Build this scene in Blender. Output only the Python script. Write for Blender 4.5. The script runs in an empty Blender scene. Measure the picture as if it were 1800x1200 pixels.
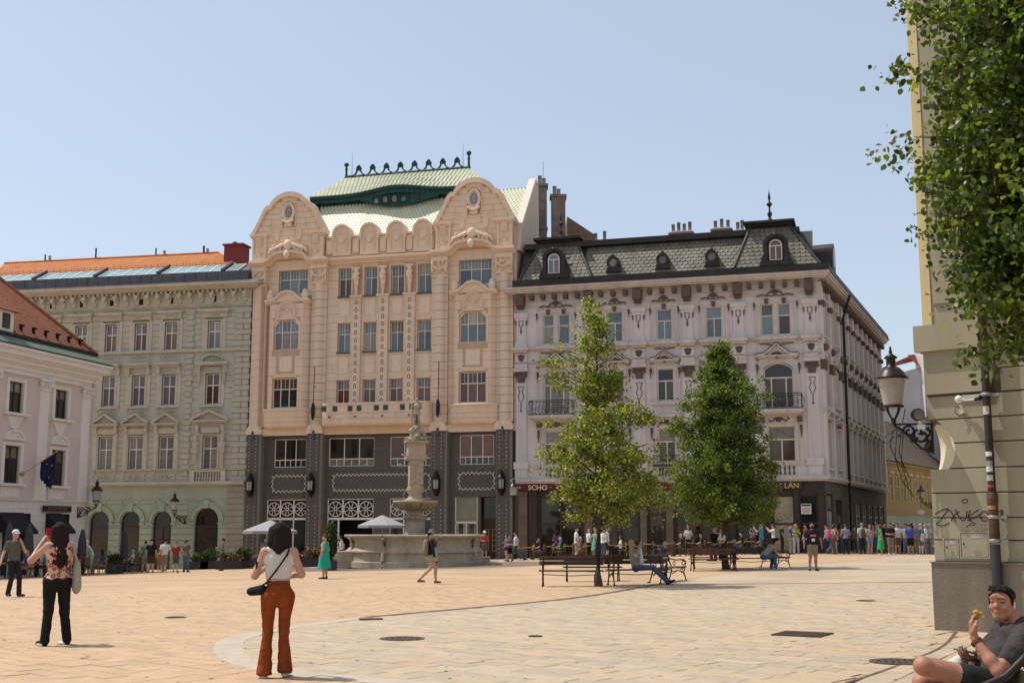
import bpy,math,random
import numpy as np
from mathutils import Vector,Matrix
random.seed(7)
R_ = math.radians
SC = bpy.context.scene
COL = SC.collection
# ------------------------------------------------------------------ camera, sky, sun, exposure
cam_d = bpy.data.cameras.new("camera")
cam = bpy.data.objects.new("camera", cam_d)
COL.objects.link(cam)
SC.camera = cam
cam_d.sensor_width = 36.0
cam_d.lens = 42.6
cam_d.clip_start = 0.1
cam_d.clip_end = 3000
cam.location = (0,0,1.6)
cam.rotation_euler = (R_(90 + 8.675),0,0)
SUN_EL = 62.0
SUN_DIR = Vector((-math.cos(R_(17)),math.sin(R_(17)),0)) * math.cos(R_(SUN_EL)) + Vector((0,0,math.sin(R_(SUN_EL))))
world = bpy.data.worlds.new("World")
SC.world = world
world.use_nodes = True
wn = world.node_tree
for n in list(wn.nodes):
	wn.nodes.remove(n)
wo = wn.nodes.new("ShaderNodeOutputWorld")
wb = wn.nodes.new("ShaderNodeBackground")
sky = wn.nodes.new("ShaderNodeTexSky")
sky.sky_type = 'NISHITA'
sky.sun_disc = False
sky.sun_elevation = R_(SUN_EL)
sky.sun_rotation = math.atan2(SUN_DIR.x,SUN_DIR.y)
sky.air_density = 1.0
sky.dust_density = 1.7
sky.ozone_density = 1.2
wb.inputs[1].default_value = 0.142
hz_ = wn.nodes.new("ShaderNodeMix")      # thin even summer haze over the blue
hz_.data_type = 'RGBA'
hz_.inputs[0].default_value = 0.33
hz_.inputs[7].default_value = (6.3,6.8,7.3,1)
wn.links.new(sky.outputs[0],hz_.inputs[6])
wn.links.new(hz_.outputs[2],wb.inputs[0])
wn.links.new(wb.outputs[0],wo.inputs[0])
sun_d = bpy.data.lights.new("sun", 'SUN')
sun_d.energy = 4.1
sun_d.angle = R_(0.5)
sun_d.color = (1.0,0.93,0.82)
sun = bpy.data.objects.new("sun", sun_d)
COL.objects.link(sun)
sun.rotation_euler = SUN_DIR.to_track_quat('Z', 'Y').to_euler()
sun.location = (0,0,60)
SC.view_settings.view_transform = 'Standard'
SC.view_settings.look = 'None'
SC.view_settings.gamma = 1
SC.view_settings.use_curve_mapping = False
SC.view_settings.exposure = 0.04
# ------------------------------------------------------------------ helpers
def gz(x,y):
	"""height of the plaza, which falls gently away to the far left"""
	return -0.0005 * min(max(0,y - 15),72) * min(max(0,14 - x),38)
def mat(name,col,rough=0.85,metal=0.0,var=0.12,scale=2.0,bump=0.0,bscale=30.0,rnd=0.0,spec=0.3,
		col2=None,streak=0.0,trans=0.0,dirt=0.0,bd=0.02):
	m = bpy.data.materials.new(name)
	m.use_nodes = True
	t = m.node_tree
	N,L = t.nodes,t.links
	p = N["Principled BSDF"]
	p.inputs["Roughness"].default_value = rough
	p.inputs["Metallic"].default_value = metal
	p.inputs["Specular IOR Level"].default_value = spec
	c = (*col,1)
	tc = N.new("ShaderNodeTexCoord")
	n1 = N.new("ShaderNodeTexNoise")
	n1.inputs["Scale"].default_value = scale
	n1.inputs["Detail"].default_value = 6
	n1.inputs["Roughness"].default_value = 0.65
	L.new(tc.outputs["Object"], n1.inputs["Vector"])
	if streak:
		mp = N.new("ShaderNodeMapping")
		mp.inputs["Scale"].default_value = (1, 1, streak)
		L.new(tc.outputs["Object"], mp.inputs["Vector"])
		L.new(mp.outputs[0], n1.inputs["Vector"])
	mx = N.new("ShaderNodeMix")
	mx.data_type = 'RGBA'
	rmp = N.new("ShaderNodeMapRange")
	rmp.inputs[1].default_value = 0.3
	rmp.inputs[2].default_value = 0.7
	L.new(n1.outputs["Fac"], rmp.inputs[0])
	L.new(rmp.outputs[0],mx.inputs[0])
	c2 = col2 if col2 else tuple(min(1,x * (1 + var)) for x in col)
	c1 = col if col2 else tuple(x * (1 - var) for x in col)
	mx.inputs[6].default_value = (*c1,1)
	mx.inputs[7].default_value = (*c2,1)
	out = mx.outputs[2]
	if dirt:
		mp2 = N.new("ShaderNodeMapping"); mp2.inputs["Scale"].default_value = (1, 1, .13); L.new(tc.outputs["Object"], mp2.inputs["Vector"])
		n3 = N.new("ShaderNodeTexNoise"); n3.inputs["Scale"].default_value = 1.7; n3.inputs["Detail"].default_value = 9; n3.inputs["Roughness"].default_value = .75; L.new(mp2.outputs[0], n3.inputs["Vector"])
		r3 = N.new("ShaderNodeMapRange"); r3.inputs[1].default_value = .48; r3.inputs[2].default_value = .8; r3.inputs[3].default_value = 1; r3.inputs[4].default_value = 1 - dirt; L.new(n3.outputs["Fac"], r3.inputs[0])
		h3 = N.new("ShaderNodeHueSaturation"); L.new(r3.outputs[0], h3.inputs["Value"]); L.new(out, h3.inputs["Color"]); out = h3.outputs[0]
	if rnd:
		oi = N.new("ShaderNodeObjectInfo")
		mr = N.new("ShaderNodeMapRange")
		mr.inputs[3].default_value = 1 - rnd
		mr.inputs[4].default_value = 1 + rnd
		L.new(oi.outputs["Random"], mr.inputs[0])
		hs = N.new("ShaderNodeHueSaturation")
		L.new(mr.outputs[0], hs.inputs["Value"])
		L.new(out, hs.inputs["Color"])
		out = hs.outputs[0]
	L.new(out, p.inputs["Base Color"])
	if trans:
		p.inputs["Transmission Weight"].default_value = trans
	if bump:
		n2 = N.new("ShaderNodeTexNoise")
		n2.inputs["Scale"].default_value = bscale
		n2.inputs["Detail"].default_value = 5
		L.new(tc.outputs["Object"], n2.inputs["Vector"])
		b = N.new("ShaderNodeBump")
		b.inputs["Strength"].default_value = min(1, bump)
		b.inputs["Distance"].default_value = bd
		L.new(n2.outputs["Fac"], b.inputs["Height"])
		L.new(b.outputs[0], p.inputs["Normal"])
	return m
class MB:
	"""collects faces of one mesh"""
	def __init__(s):
		s.v,s.f,s.m,s.sm = [],[],[],[]
	def add(s,vs,fs,m=0,smooth=False):
		o = len(s.v)
		s.v.extend(vs)
		for f in fs:
			s.f.append([i + o for i in f]); s.m.append(m); s.sm.append(smooth)
		return s
	def box(s,x0,x1,y0,y1,z0,z1,m=0,bevel=0):
		if bevel:
			b = bevel
			a = [(x0,y1,z0),(x1,y1,z0),(x1,y1,z1),(x0,y1,z1)]
			c = [(x0,y0 + b,z0),(x1,y0 + b,z0),(x1,y0 + b,z1),(x0,y0 + b,z1)]
			d = [(x0 + b,y0,z0 + b),(x1 - b,y0,z0 + b),(x1 - b,y0,z1 - b),(x0 + b,y0,z1 - b)]
			fs = [(8,9,10,11)]
			for k in range(4):
				j = (k + 1) % 4
				fs.append((k,j,j + 4,k + 4)[::1]); fs.append((k + 4,j + 4,j + 8,k + 8))
			return s.add(a + c + d,fs,m)
		vs = [(x0,y0,z0),(x1,y0,z0),(x1,y1,z0),(x0,y1,z0),(x0,y0,z1),(x1,y0,z1),(x1,y1,z1),(x0,y1,z1)]
		return s.add(vs,[(3,2,1,0),(4,5,6,7),(0,1,5,4),(1,2,6,5),(2,3,7,6),(3,0,4,7)],m)
	def prism(s,pts,y0,y1,m=0,smooth=False):
		"""polygon in x,z (counter-clockwise seen from -y) extruded along y"""
		n = len(pts)
		vs = [(x,y0,z) for x,z in pts] + [(x,y1,z) for x,z in pts]
		fs = [tuple(range(n)),tuple(range(2 * n - 1,n - 1,-1))]
		s.add(vs,fs,m)
		s.add(vs,[(i + n,(i + 1) % n + n,(i + 1) % n,i) for i in range(n)],m,smooth)
		return s
	def vprism(s,pts,z0,z1,m=0,smooth=False):
		"""polygon in x,y extruded along z"""
		n = len(pts)
		vs = [(x,y,z0) for x,y in pts] + [(x,y,z1) for x,y in pts]
		s.add(vs,[tuple(range(n))[::-1],tuple(range(n,2 * n))],m)
		s.add(vs,[(i,(i + 1) % n,(i + 1) % n + n,i + n) for i in range(n)],m,smooth)
		return s
	def xprism(s,pts,x0,x1,m=0):
		"""polygon in y,z extruded along x"""
		n = len(pts)
		vs = [(x0,y,z) for y,z in pts] + [(x1,y,z) for y,z in pts]
		return s.add(vs,[tuple(range(n)),tuple(range(2 * n - 1,n - 1,-1))] + [(i + n,(i + 1) % n + n,(i + 1) % n,i) for i in range(n)],m)
	def loft(s,rings,m=0,smooth=True,cap=True,closed=True):
		n = len(rings[0])
		vs = [p for r in rings for p in r]
		fs = []
		for k in range(len(rings) - 1):
			for i in range(n if closed else n - 1):
				j = (i + 1) % n
				fs.append((k * n + i,k * n + j,(k + 1) * n + j,(k + 1) * n + i))
		s.add(vs,fs,m,smooth)
		if cap and closed:
			s.add(rings[0],[tuple(range(n))[::-1]],m)
			s.add(rings[-1],[tuple(range(n))],m)
		return s
	def lathe(s,prof,n=16,c=(0,0,0),m=0,smooth=True,a0=0,a1=None,sx=1,sy=1,fn=None):
		rings = []
		closed = a1 is None
		for r,z in prof:
			ring = []
			for i in range(n if closed else n + 1):
				a = a0 + (2 * math.pi if closed else a1 - a0) * i / n
				rr = r * (fn(a) if fn else 1)
				ring.append((c[0] + rr * math.cos(a) * sx,c[1] + rr * math.sin(a) * sy,c[2] + z))
			rings.append(ring)
		return s.loft(rings,m,smooth,cap=closed,closed=closed)
	def tube(s,pts,rad,n=6,m=0,smooth=True):
		pts = [Vector(p) for p in pts]
		k = len(pts)
		rads = rad if isinstance(rad,(list,tuple)) else [rad] * k
		rings = []
		up = Vector((0,0,1))
		for i,p in enumerate(pts):
			d = (pts[min(i + 1,k - 1)] - pts[max(i - 1,0)])
			if d.length < 1e-6: d = Vector((0,0,1))
			d.normalize()
			a = d.cross(up)
			if a.length < 0.05: a = d.cross(Vector((1,0,0)))
			a.normalize()
			b = d.cross(a)
			rings.append([tuple(p + (a * math.cos(t) + b * math.sin(t)) * rads[i]) for t in [2 * math.pi * j / n for j in range(n)]])
		return s.loft(rings,m,smooth)
	def ball(s,c,r,m=0,n=8,k=5,sc=(1,1,1)):
		prof = [(max(1e-4,math.sin(math.pi * i / k)) * r,-math.cos(math.pi * i / k) * r) for i in range(k + 1)]
		rings = []
		for rr,z in prof:
			rings.append([(c[0] + rr * math.cos(2 * math.pi * j / n) * sc[0],c[1] + rr * math.sin(2 * math.pi * j / n) * sc[1],c[2] + z * sc[2]) for j in range(n)])
		return s.loft(rings,m,True)
	def band(s,pts,th,y0,y1,m=0):
		"""strip of thickness th above a polyline in x,z, with depth"""
		up = [(x,z + th) for x,z in pts]
		for i in range(len(pts) - 1):
			a,b,c,d = pts[i],pts[i + 1],up[i + 1],up[i]
			s.prism([a,b,c,d],y0,y1,m)
		return s
	def path(s,pts,w,y0,y1,m=0,closed=False):
		"""ribbon of width w following a polyline in x,z"""
		n = len(pts)
		L,Rr = [],[]
		for i in range(n):
			p0 = pts[(i - 1) % n] if closed or i > 0 else pts[i]
			p1 = pts[(i + 1) % n] if closed or i < n - 1 else pts[i]
			dx,dz = p1[0] - p0[0],p1[1] - p0[1]
			l = math.hypot(dx,dz) or 1
			nx,nz = -dz / l * w / 2,dx / l * w / 2
			L.append((pts[i][0] + nx,pts[i][1] + nz)); Rr.append((pts[i][0] - nx,pts[i][1] - nz))
		for i in range(n if closed else n - 1):
			j = (i + 1) % n
			s.prism([Rr[i],Rr[j],L[j],L[i]],y0,y1,m)
		return s
	def xf(s,M):
		s.v = [tuple(M @ Vector(p)) for p in s.v]
		return s
	def mesh(s,name,mats):
		me = bpy.data.meshes.new(name)
		me.from_pydata(s.v,[],s.f)
		for m in (mats if isinstance(mats,(list,tuple)) else [mats]):
			me.materials.append(m)
		me.polygons.foreach_set("material_index", s.m)
		me.polygons.foreach_set("use_smooth", s.sm)
		me.validate()
		me.update()
		return me
	def build(s,name,mats,parent=None,loc=None,rot=None,kind=None,label=None):
		return link(name,s.mesh(name,mats),parent,loc,rot,kind,label)
def link(name,me,parent=None,loc=None,rot=None,kind=None,label=None):
	o = bpy.data.objects.new(name,me)
	COL.objects.link(o)
	if parent: o.parent = parent; KIDS.setdefault(parent.name,[]).append(o)
	if loc: o.location = loc
	if rot: o.rotation_euler = rot
	if kind: o['kind'] = kind
	if label: o['label'] = label
	return o
KIDS = {}
def tag(o,label,cat,group=None):
	o['label'] = label; o['category'] = cat
	if group: o['group'] = group
	return o
def thing(name,label,cat,loc=(0,0,0),rotz=0,group=None):
	o = bpy.data.objects.new(name,None)
	COL.objects.link(o)
	o.location = loc; o.rotation_euler = (0,0,rotz)
	return tag(o,label,cat,group)
def copy_tree(o,parent=None,loc=None,rotz=None,label=None,group=None,scale=None):
	def rec(a,par):
		c = a.copy(); COL.objects.link(c)
		if par: c.parent = par; KIDS.setdefault(par.name,[]).append(c)
		for ch in list(KIDS.get(a.name,[])): rec(ch,c)
		return c
	r = rec(o,parent)
	if loc: r.location = loc
	if rotz is not None: r.rotation_euler = (0,0,rotz)
	if label: r['label'] = label
	if group: r['group'] = group
	if scale: r.scale = (scale,) * 3
	return r
def arc(cx,cz,rx,rz,a0,a1,n=10):
	return [(cx + rx * math.cos(R_(a0 + (a1 - a0) * i / n)),cz + rz * math.sin(R_(a0 + (a1 - a0) * i / n))) for i in range(n + 1)]
# ------------------------------------------------------------------ implicit surfaces (bodies, statues, hair)
def sdf_mesh(name,prims,mats,res,k=0.03,wr=0):
	"""prims: dicts t='cap' a b ra rb [fl=(axis, factor)] | t='ell' c r [rot]; m = material index, cut = [(point, normal)], k own blend"""
	P = []
	lo,hi = np.full(3,1e9),np.full(3,-1e9)
	for q in prims:
		if q['t'] == 'cap':
			a, b = np.array(q['a'], float), np.array(q['b'], float)
			r = max(q['ra'], q['rb'])
			l,h = np.minimum(a,b) - r,np.maximum(a,b) + r
		else:
			c, rr = np.array(q['c'], float), np.array(q['r'], float)
			r = rr.max() if 'rot' in q else rr
			l,h = c - r,c + r
		P.append((l,h)); lo = np.minimum(lo,l); hi = np.maximum(hi,h)
	lo -= 3 * res; hi += 3 * res
	n = np.ceil((hi - lo) / res).astype(int) + 1
	D = np.full(n,1.0,np.float32); Lb = np.zeros(n,np.int16); Bd = np.full(n,1.0,np.float32)
	for q,(l,h) in zip(prims,P):
		kk = q.get('k', k)
		i0 = np.maximum(0,np.floor((l - kk - 2 * res - lo) / res).astype(int)); i1 = np.minimum(n,np.ceil((h + kk + 2 * res - lo) / res).astype(int) + 1)
		xs = [lo[d] + np.arange(i0[d],i1[d]) * res for d in range(3)]
		X, Y, Z = np.meshgrid(*xs, indexing='ij', sparse=True)
		if q['t'] == 'cap':
			a, b = np.array(q['a'], float), np.array(q['b'], float)
			ba = b - a; L2 = max(ba @ ba,1e-9)
			t = np.clip(((X - a[0]) * ba[0] + (Y - a[1]) * ba[1] + (Z - a[2]) * ba[2]) / L2,0,1)
			dx,dy,dz = X - a[0] - t * ba[0],Y - a[1] - t * ba[1],Z - a[2] - t * ba[2]
			if 'fl' in q:
				ax, fa = q['fl']; ax = np.array(ax, float); ax /= np.linalg.norm(ax)
				w = (dx * ax[0] + dy * ax[1] + dz * ax[2]) * (fa - 1)
				dx,dy,dz = dx + w * ax[0],dy + w * ax[1],dz + w * ax[2]
			d = np.sqrt(dx * dx + dy * dy + dz * dz) - (q['ra'] + (q['rb'] - q['ra']) * t)
		else:
			c, rr = q['c'], q['r']
			x,y,z = X - c[0],Y - c[1],Z - c[2]
			if 'rot' in q:
				Mx = q['rot'].to_3x3().transposed()
				x,y,z = (Mx[0][0] * x + Mx[0][1] * y + Mx[0][2] * z,Mx[1][0] * x + Mx[1][1] * y + Mx[1][2] * z,Mx[2][0] * x + Mx[2][1] * y + Mx[2][2] * z)
			g = np.sqrt((x / rr[0]) ** 2 + (y / rr[1]) ** 2 + (z / rr[2]) ** 2)
			d = (g - 1) * min(rr)
		for (cp, cn) in q.get('cut', []):
			cn = np.array(cn,float); cn /= np.linalg.norm(cn)
			d = np.maximum(d,(X - cp[0]) * cn[0] + (Y - cp[1]) * cn[1] + (Z - cp[2]) * cn[2])
		sl = tuple(slice(i0[j],i1[j]) for j in range(3))
		d = np.broadcast_to(d,D[sl].shape)
		o = D[sl]
		hh = np.clip(0.5 + 0.5 * (o - d) / kk,0,1)
		D[sl] = np.where(o > 0.9,np.minimum(o,d),o * (1 - hh) + d * hh - kk * hh * (1 - hh))
		bb = Bd[sl]
		w = d < bb
		Lb[sl] = np.where(w, q.get('m', 0), Lb[sl]); Bd[sl] = np.where(w, d, bb)
	if wr:      # cloth folds
		X, Y, Z = np.meshgrid(*[lo[d] + np.arange(n[d]) * res for d in range(3)], indexing='ij', sparse=True)
		nz = np.sin(34 * Z + 5 * np.sin(11 * X) + 6 * np.sin(9 * Y + 4 * Z)) * (.5 + .5 * np.sin(13 * X + 15 * Y + 6 * Z)) + .5 * np.sin(61 * X - 23 * Z + 8 * np.sin(7 * Z))* (.5 + .5 * np.sin(9 * Z + 14 * X))
		D = D + np.where((Lb == 1) | (Lb == 2),wr * nz,0).astype(np.float32)
	S = D < 0
	c8 = [S[i:n[0] - 1 + i,j:n[1] - 1 + j,l:n[2] - 1 + l] for i in (0,1) for j in (0,1) for l in (0,1)]
	cnt = sum(c.astype(np.int8) for c in c8)
	act = (cnt > 0) & (cnt < 8)
	idx = -np.ones(act.shape,np.int64)
	A = np.argwhere(act)
	idx[act] = np.arange(len(A))
	pos = np.zeros((len(A),3)); num = np.zeros(len(A))
	i,j,l = A.T
	off = [(a,b,c) for a in (0,1) for b in (0,1) for c in (0,1)]
	for e0 in off:
		for ax in range(3):
			if e0[ax]: continue
			e1 = list(e0); e1[ax] = 1
			d0 = D[i + e0[0],j + e0[1],l + e0[2]]; d1 = D[i + e1[0],j + e1[1],l + e1[2]]
			w = (d0 < 0) != (d1 < 0)
			t = np.where(w,d0 / np.where(w,d0 - d1,1),0)
			for dd in range(3):
				pos[:, dd] += np.where(w,e0[dd] + (t if dd == ax else 0),0)
			num += w
	pos = lo + (A + pos / num[:, None]) * res
	faces = []
	for ax in range(3):
		u,v = (ax + 1) % 3,(ax + 2) % 3
		s0 = [slice(0,n[d]) for d in range(3)]; s1 = list(s0)
		s0[ax] = slice(0,n[ax] - 1); s1[ax] = slice(1,n[ax])
		a_,b_ = S[tuple(s0)],S[tuple(s1)]
		E_ = np.argwhere(a_ != b_)
		inside0 = a_[tuple(E_.T)]
		def cell(du,dv):
			q = E_.copy(); q[:, u] -= du; q[:, v] -= dv
			return idx[tuple(q.T)]
		Q = np.stack([cell(1,1),cell(0,1),cell(0,0),cell(1,0)],1)
		Q[~inside0] = Q[~inside0][:, ::-1]
		faces.append(Q)
	Fc = np.concatenate(faces)
	me = bpy.data.meshes.new(name)
	me.vertices.add(len(pos)); me.vertices.foreach_set("co", pos.ravel())
	me.loops.add(len(Fc) * 4); me.loops.foreach_set("vertex_index", Fc.ravel().astype(np.int32))
	me.polygons.add(len(Fc)); me.polygons.foreach_set("loop_start", np.arange(0, len(Fc) * 4, 4, dtype=np.int32))
	me.polygons.foreach_set("loop_total", np.full(len(Fc), 4, np.int32))
	for m in mats: me.materials.append(m)
	fc = pos[Fc].mean(1)
	gi = np.clip(np.round((fc - lo) / res).astype(int),0,n - 1)
	me.polygons.foreach_set("material_index", Lb[tuple(gi.T)].astype(np.int32))
	me.polygons.foreach_set("use_smooth", np.ones(len(Fc), bool))
	me.update(calc_edges=True)
	return me
def cap(a,b,ra,rb=None,m=0, **kw):
	return dict(t='cap', a=tuple(a), b=tuple(b), ra=ra, rb=ra if rb is None else rb, m=m, **kw)
def ell(c,r,m=0, **kw):
	return dict(t='ell', c=tuple(c), r=tuple(r) if isinstance(r, (tuple, list)) else (r, r, r), m=m, **kw)
# ------------------------------------------------------------------ ground
def paving_mat(name,c1,c2,mortar,ang,bw=0.55,bh=0.3):
	m = mat(name,c1,0.82)
	t = m.node_tree; N,L = t.nodes,t.links
	p = N["Principled BSDF"]
	tc = N.new("ShaderNodeTexCoord"); mp = N.new("ShaderNodeMapping")
	mp.inputs["Rotation"].default_value = (0, 0, R_(-ang))
	L.new(tc.outputs["Object"], mp.inputs["Vector"])
	br = N.new("ShaderNodeTexBrick")
	br.inputs["Scale"].default_value = 1
	br.inputs["Brick Width"].default_value = bw
	br.inputs["Row Height"].default_value = bh
	br.inputs["Mortar Size"].default_value = 0.008
	br.inputs["Color1"].default_value = (*c1, 1); br.inputs["Color2"].default_value = (*c2, 1)
	br.inputs["Mortar"].default_value = (*mortar, 1)
	L.new(mp.outputs[0], br.inputs["Vector"])
	nz = N.new("ShaderNodeTexNoise"); nz.inputs["Scale"].default_value = 0.35; nz.inputs["Detail"].default_value = 8
	L.new(tc.outputs["Object"], nz.inputs["Vector"])
	mr = N.new("ShaderNodeMapRange"); mr.inputs[1].default_value = 0.3; mr.inputs[2].default_value = 0.7
	mr.inputs[3].default_value = 0.82; mr.inputs[4].default_value = 1.12
	L.new(nz.outputs["Fac"], mr.inputs[0])
	hs = N.new("ShaderNodeHueSaturation")
	L.new(mr.outputs[0], hs.inputs["Value"]); L.new(br.outputs["Color"], hs.inputs["Color"])
	L.new(hs.outputs[0], p.inputs["Base Color"])
	return m
MAT = {}
MAT['pave_far_orange'] = paving_mat("orange sandstone paving", (0.475, 0.325, 0.2), (0.45, 0.315, 0.2), (0.30, 0.21, 0.14), -41)
MAT['pave_far_grey'] = paving_mat("mottled buff paving", (0.445, 0.345, 0.235), (0.42, 0.335, 0.24), (0.30, 0.23, 0.16), -41)
MAT['joint'] = mat("sandy joint filling", (0.13, 0.095, 0.065), 0.95, var=0.3, scale=4)
TA = [(0.445,0.345,0.235),(0.415,0.335,0.24),(0.46,0.35,0.225),(0.385,0.32,0.24),(0.445,0.34,0.225),(0.455,0.365,0.26)]
TB = [(0.475,0.325,0.2),(0.455,0.31,0.195),(0.495,0.335,0.2),(0.465,0.33,0.215),(0.43,0.3,0.2)]
SLAB_M = [mat("buff slab %s" % w, c, 0.78, var=0.12, scale=3, dirt=.12, bump=0.3, bscale=60, spec=0.35) for w, c in zip("abcdef", TA)] + \
		 [mat("orange slab %s" % w, c, 0.8, var=0.12, scale=3, dirt=.12, bump=0.3, bscale=60, spec=0.3) for w, c in zip("abcde", TB)]
def grid_sheet(name,xs,ys,fz,m,label=None):
	vs = [(x,y,fz(x,y)) for y in ys for x in xs]
	nx = len(xs)
	fs = [(j * nx + i,j * nx + i + 1,(j + 1) * nx + i + 1,(j + 1) * nx + i) for j in range(len(ys) - 1) for i in range(nx - 1)]
	mb = MB(); mb.add(vs,fs,0,True)
	return mb.build(name, m, kind='structure')
FARY = 36.0
xs = [-900,-300,-120,-70,-50] + [i * 2.0 for i in range(-22,23)] + [50,70,120,300,900]
ys = [-900,-300,-100,-40,-10,0,5,8,10] + [11 + i for i in range(25)] + [FARY + .3,38,40,44,48,52,56,60,64,68,72,76,80,84,87,100,130,200,400,900,2000]
plaza = grid_sheet('plaza_ground', xs, ys, lambda x, y: gz(x, y) - (0.014 if y < FARY + .1 else 0), MAT['pave_far_orange'])
# region of buff paving: boundary polyline (ground coordinates)
EDGE = [(22.0,70.0),(16.9,59.3),(11.5,50.5),(7.0,43.0),(4.2,36.4),(1.67,30.0),(-0.9,25.8),(-2.75,23.0),(-3.6,20.8),(-4.05,18.6),(-3.8,16.6),(-3.2,14.9),(-2.5,13.9),(-1.7,13.3),(-0.7,12.75),(1.0,11.9),(3.5,10.2),(6.0,7.5),(9,3)]
POLY = EDGE + [(60,3),(60,70)]
def inpoly(x,y,P=POLY):
	c = False; j = len(P) - 1
	for i in range(len(P)):
		if (P[i][1] > y) != (P[j][1] > y) and x < (P[j][0] - P[i][0]) * (y - P[i][1]) / (P[j][1] - P[i][1]) + P[i][0]: c = not c
		j = i
	return c
def dist_edge(x,y,E_):
	best = 1e9
	for (a,b),(c,d) in zip(E_[:-1],E_[1:]):
		dx,dy = c - a,d - b
		t = max(0,min(1,((x - a) * dx + (y - b) * dy) / (dx * dx + dy * dy)))
		best = min(best,math.hypot(x - a - t * dx,y - b - t * dy))
	return best
# smooth the arc
def smooth(E_,n=4):
	out = []
	for i in range(len(E_) - 1):
		p0,p1,p2,p3 = E_[max(i - 1,0)],E_[i],E_[i + 1],E_[min(i + 2,len(E_) - 1)]
		for k in range(n):
			t = k / n
			out.append(tuple(0.5 * (2 * p1[d] + (p2[d] - p0[d]) * t + (2 * p0[d] - 5 * p1[d] + 4 * p2[d] - p3[d]) * t * t + (3 * p1[d] - p0[d] - 3 * p2[d] + p3[d]) * t ** 3) for d in (0,1)))
	return out + [E_[-1]]
RING = smooth(EDGE[7:16],5)
GUT = smooth(EDGE[0:8],4)
CHAN = smooth([(6.9,19.3),(5.9,17.0),(4.9,15.2),(3.9,13.6),(2.9,12.2),(1.9,11.2),(0.8,10.3)],4)
def right_zone(x, y):      # the apron by the cream building has rows laid another way
	for (a,b),(c,d) in zip(CHAN[:-1],CHAN[1:]):
		if d <= y <= b: return x > a + (c - a) * (y - b) / (d - b) if d != b else False
	return False
# the rest of the buff paving beyond the laid slabs
far = [(p[0],p[1]) for p in smooth(EDGE[0:6],6) if p[1] > FARY - 1]
mb = MB()
far.sort(key=lambda p: p[1])
for (a,b),(c,d) in zip(far[:-1],far[1:]):
	cols = [i / 16 for i in range(17)]
	for t0,t1 in zip(cols[:-1],cols[1:]):
		A,B_ = (a + (40 - a) * t0,b),(a + (40 - a) * t1,b); C_,D_ = (c + (40 - c) * t1,d),(c + (40 - c) * t0,d)
		if b < FARY + .2:
			continue
		mb.add([(x,y,gz(x,y) + 0.012) for x,y in (A,B_,C_,D_)],[(0,1,2,3)])
mb.build('buff_paving', MAT['pave_far_grey'], kind='structure')
slab_cache = {}
def slab_mesh(L,W,ti):
	key = (L,W,ti)
	if key not in slab_cache:
		b = MB(); h = 0.03; e = 0.006
		x,y = L / 2 - 0.004,W / 2 - 0.004
		v = [(-x,-y,-h),(x,-y,-h),(x,y,-h),(-x,y,-h),(-x,-y,-e),(x,-y,-e),(x,y,-e),(-x,y,-e),(-x + e,-y + e,0),(x - e,-y + e,0),(x - e,y - e,0),(-x + e,y - e,0)]
		b.add(v,[(8,9,10,11)] + [(k,(k + 1) % 4,(k + 1) % 4 + 4,k + 4) for k in range(4)] + [(k + 4,(k + 1) % 4 + 4,(k + 1) % 4 + 8,k + 8) for k in range(4)],0)
		slab_cache[key] = (b.mesh('paving_slab', SLAB_M[ti]), v[8:], v[4:8])
	return slab_cache[key]
rs = random.Random(3)
slabs = []
def lay(ang,W,lens,test,X0,X1,Y0,Y1):
	ca,sa = math.cos(R_(ang)),math.sin(R_(ang))
	ext = 46
	n = int(2 * ext / W)
	for r in range(n):
		v = -ext + r * W
		u = -ext + rs.random() * 0.5
		while u < ext:
			L = rs.choice(lens)
			cu,cv = u + L / 2,v + W / 2
			x,y = cu * ca - cv * sa,22 + cu * sa + cv * ca
			u += L
			if not (Y0 < y < Y1 and abs(x) < 0.46 * y + 2.2): continue
			if not test(x,y): continue
			slabs.append((x,y,ang,L,W))
def zone_main(x,y):
	return not right_zone(x,y)
lay(-41,0.30,[0.4,0.5,0.6,0.7],zone_main,-20,20,10.3,FARY)
lay(60,0.34,[0.5,0.7,0.9],right_zone,-20,20,10.3,FARY)
kept = []
for (x,y,a,L,W) in slabs:
	if (x - 6.77) * .755 - (y - 19.7) * .656 > -.1 and (x - 6.77) * .656 + (y - 19.7) * .755 > .1: continue
	A = inpoly(x,y)
	nz = math.sin(x * 1.3 + y * .7) + math.sin(x * .41 - y * .93 + 2)
	if A: ti = rs.choice([0,0,1,2,3,4,5]) if nz < .3 else rs.choice([0,1,1,3,5,4])
	else: ti = 6 + rs.choice([0,0,1,2,3,4])
	kept.append((x * x + y * y,x,y,a,L,W,ti))
kept.sort()
stuff = MB()
for k,(_,x,y,a,L,W,ti) in enumerate(kept):
	z = gz(x,y) + rs.uniform(-0.0025,0.0025)
	tx,ty = rs.uniform(-.004,.004),rs.uniform(-.004,.004)
	me,top,side = slab_mesh(L,W,ti)
	if k < 300:
		o = link('paving_slab', me, plaza, (x, y, z), (tx, ty, R_(a)))
	else:
		ca,sa = math.cos(R_(a)),math.sin(R_(a))
		vs = [(x + p[0] * ca - p[1] * sa,y + p[0] * sa + p[1] * ca,z + (p[2] if p[2] > -.001 else -0.025) + p[0] * ty + p[1] * tx) for p in top + side]
		vs = [(p[0],p[1],p[2] - (z - gz(p[0],p[1]) if False else 0)) for p in vs]
		stuff.add(vs,[(0,1,2,3)] + [(4 + q,4 + (q + 1) % 4,(q + 1) % 4,q) for q in range(4)],ti)
stuff.build('paving_slabs', SLAB_M, plaza, kind='stuff')
print('slabs', len(kept))
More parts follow.
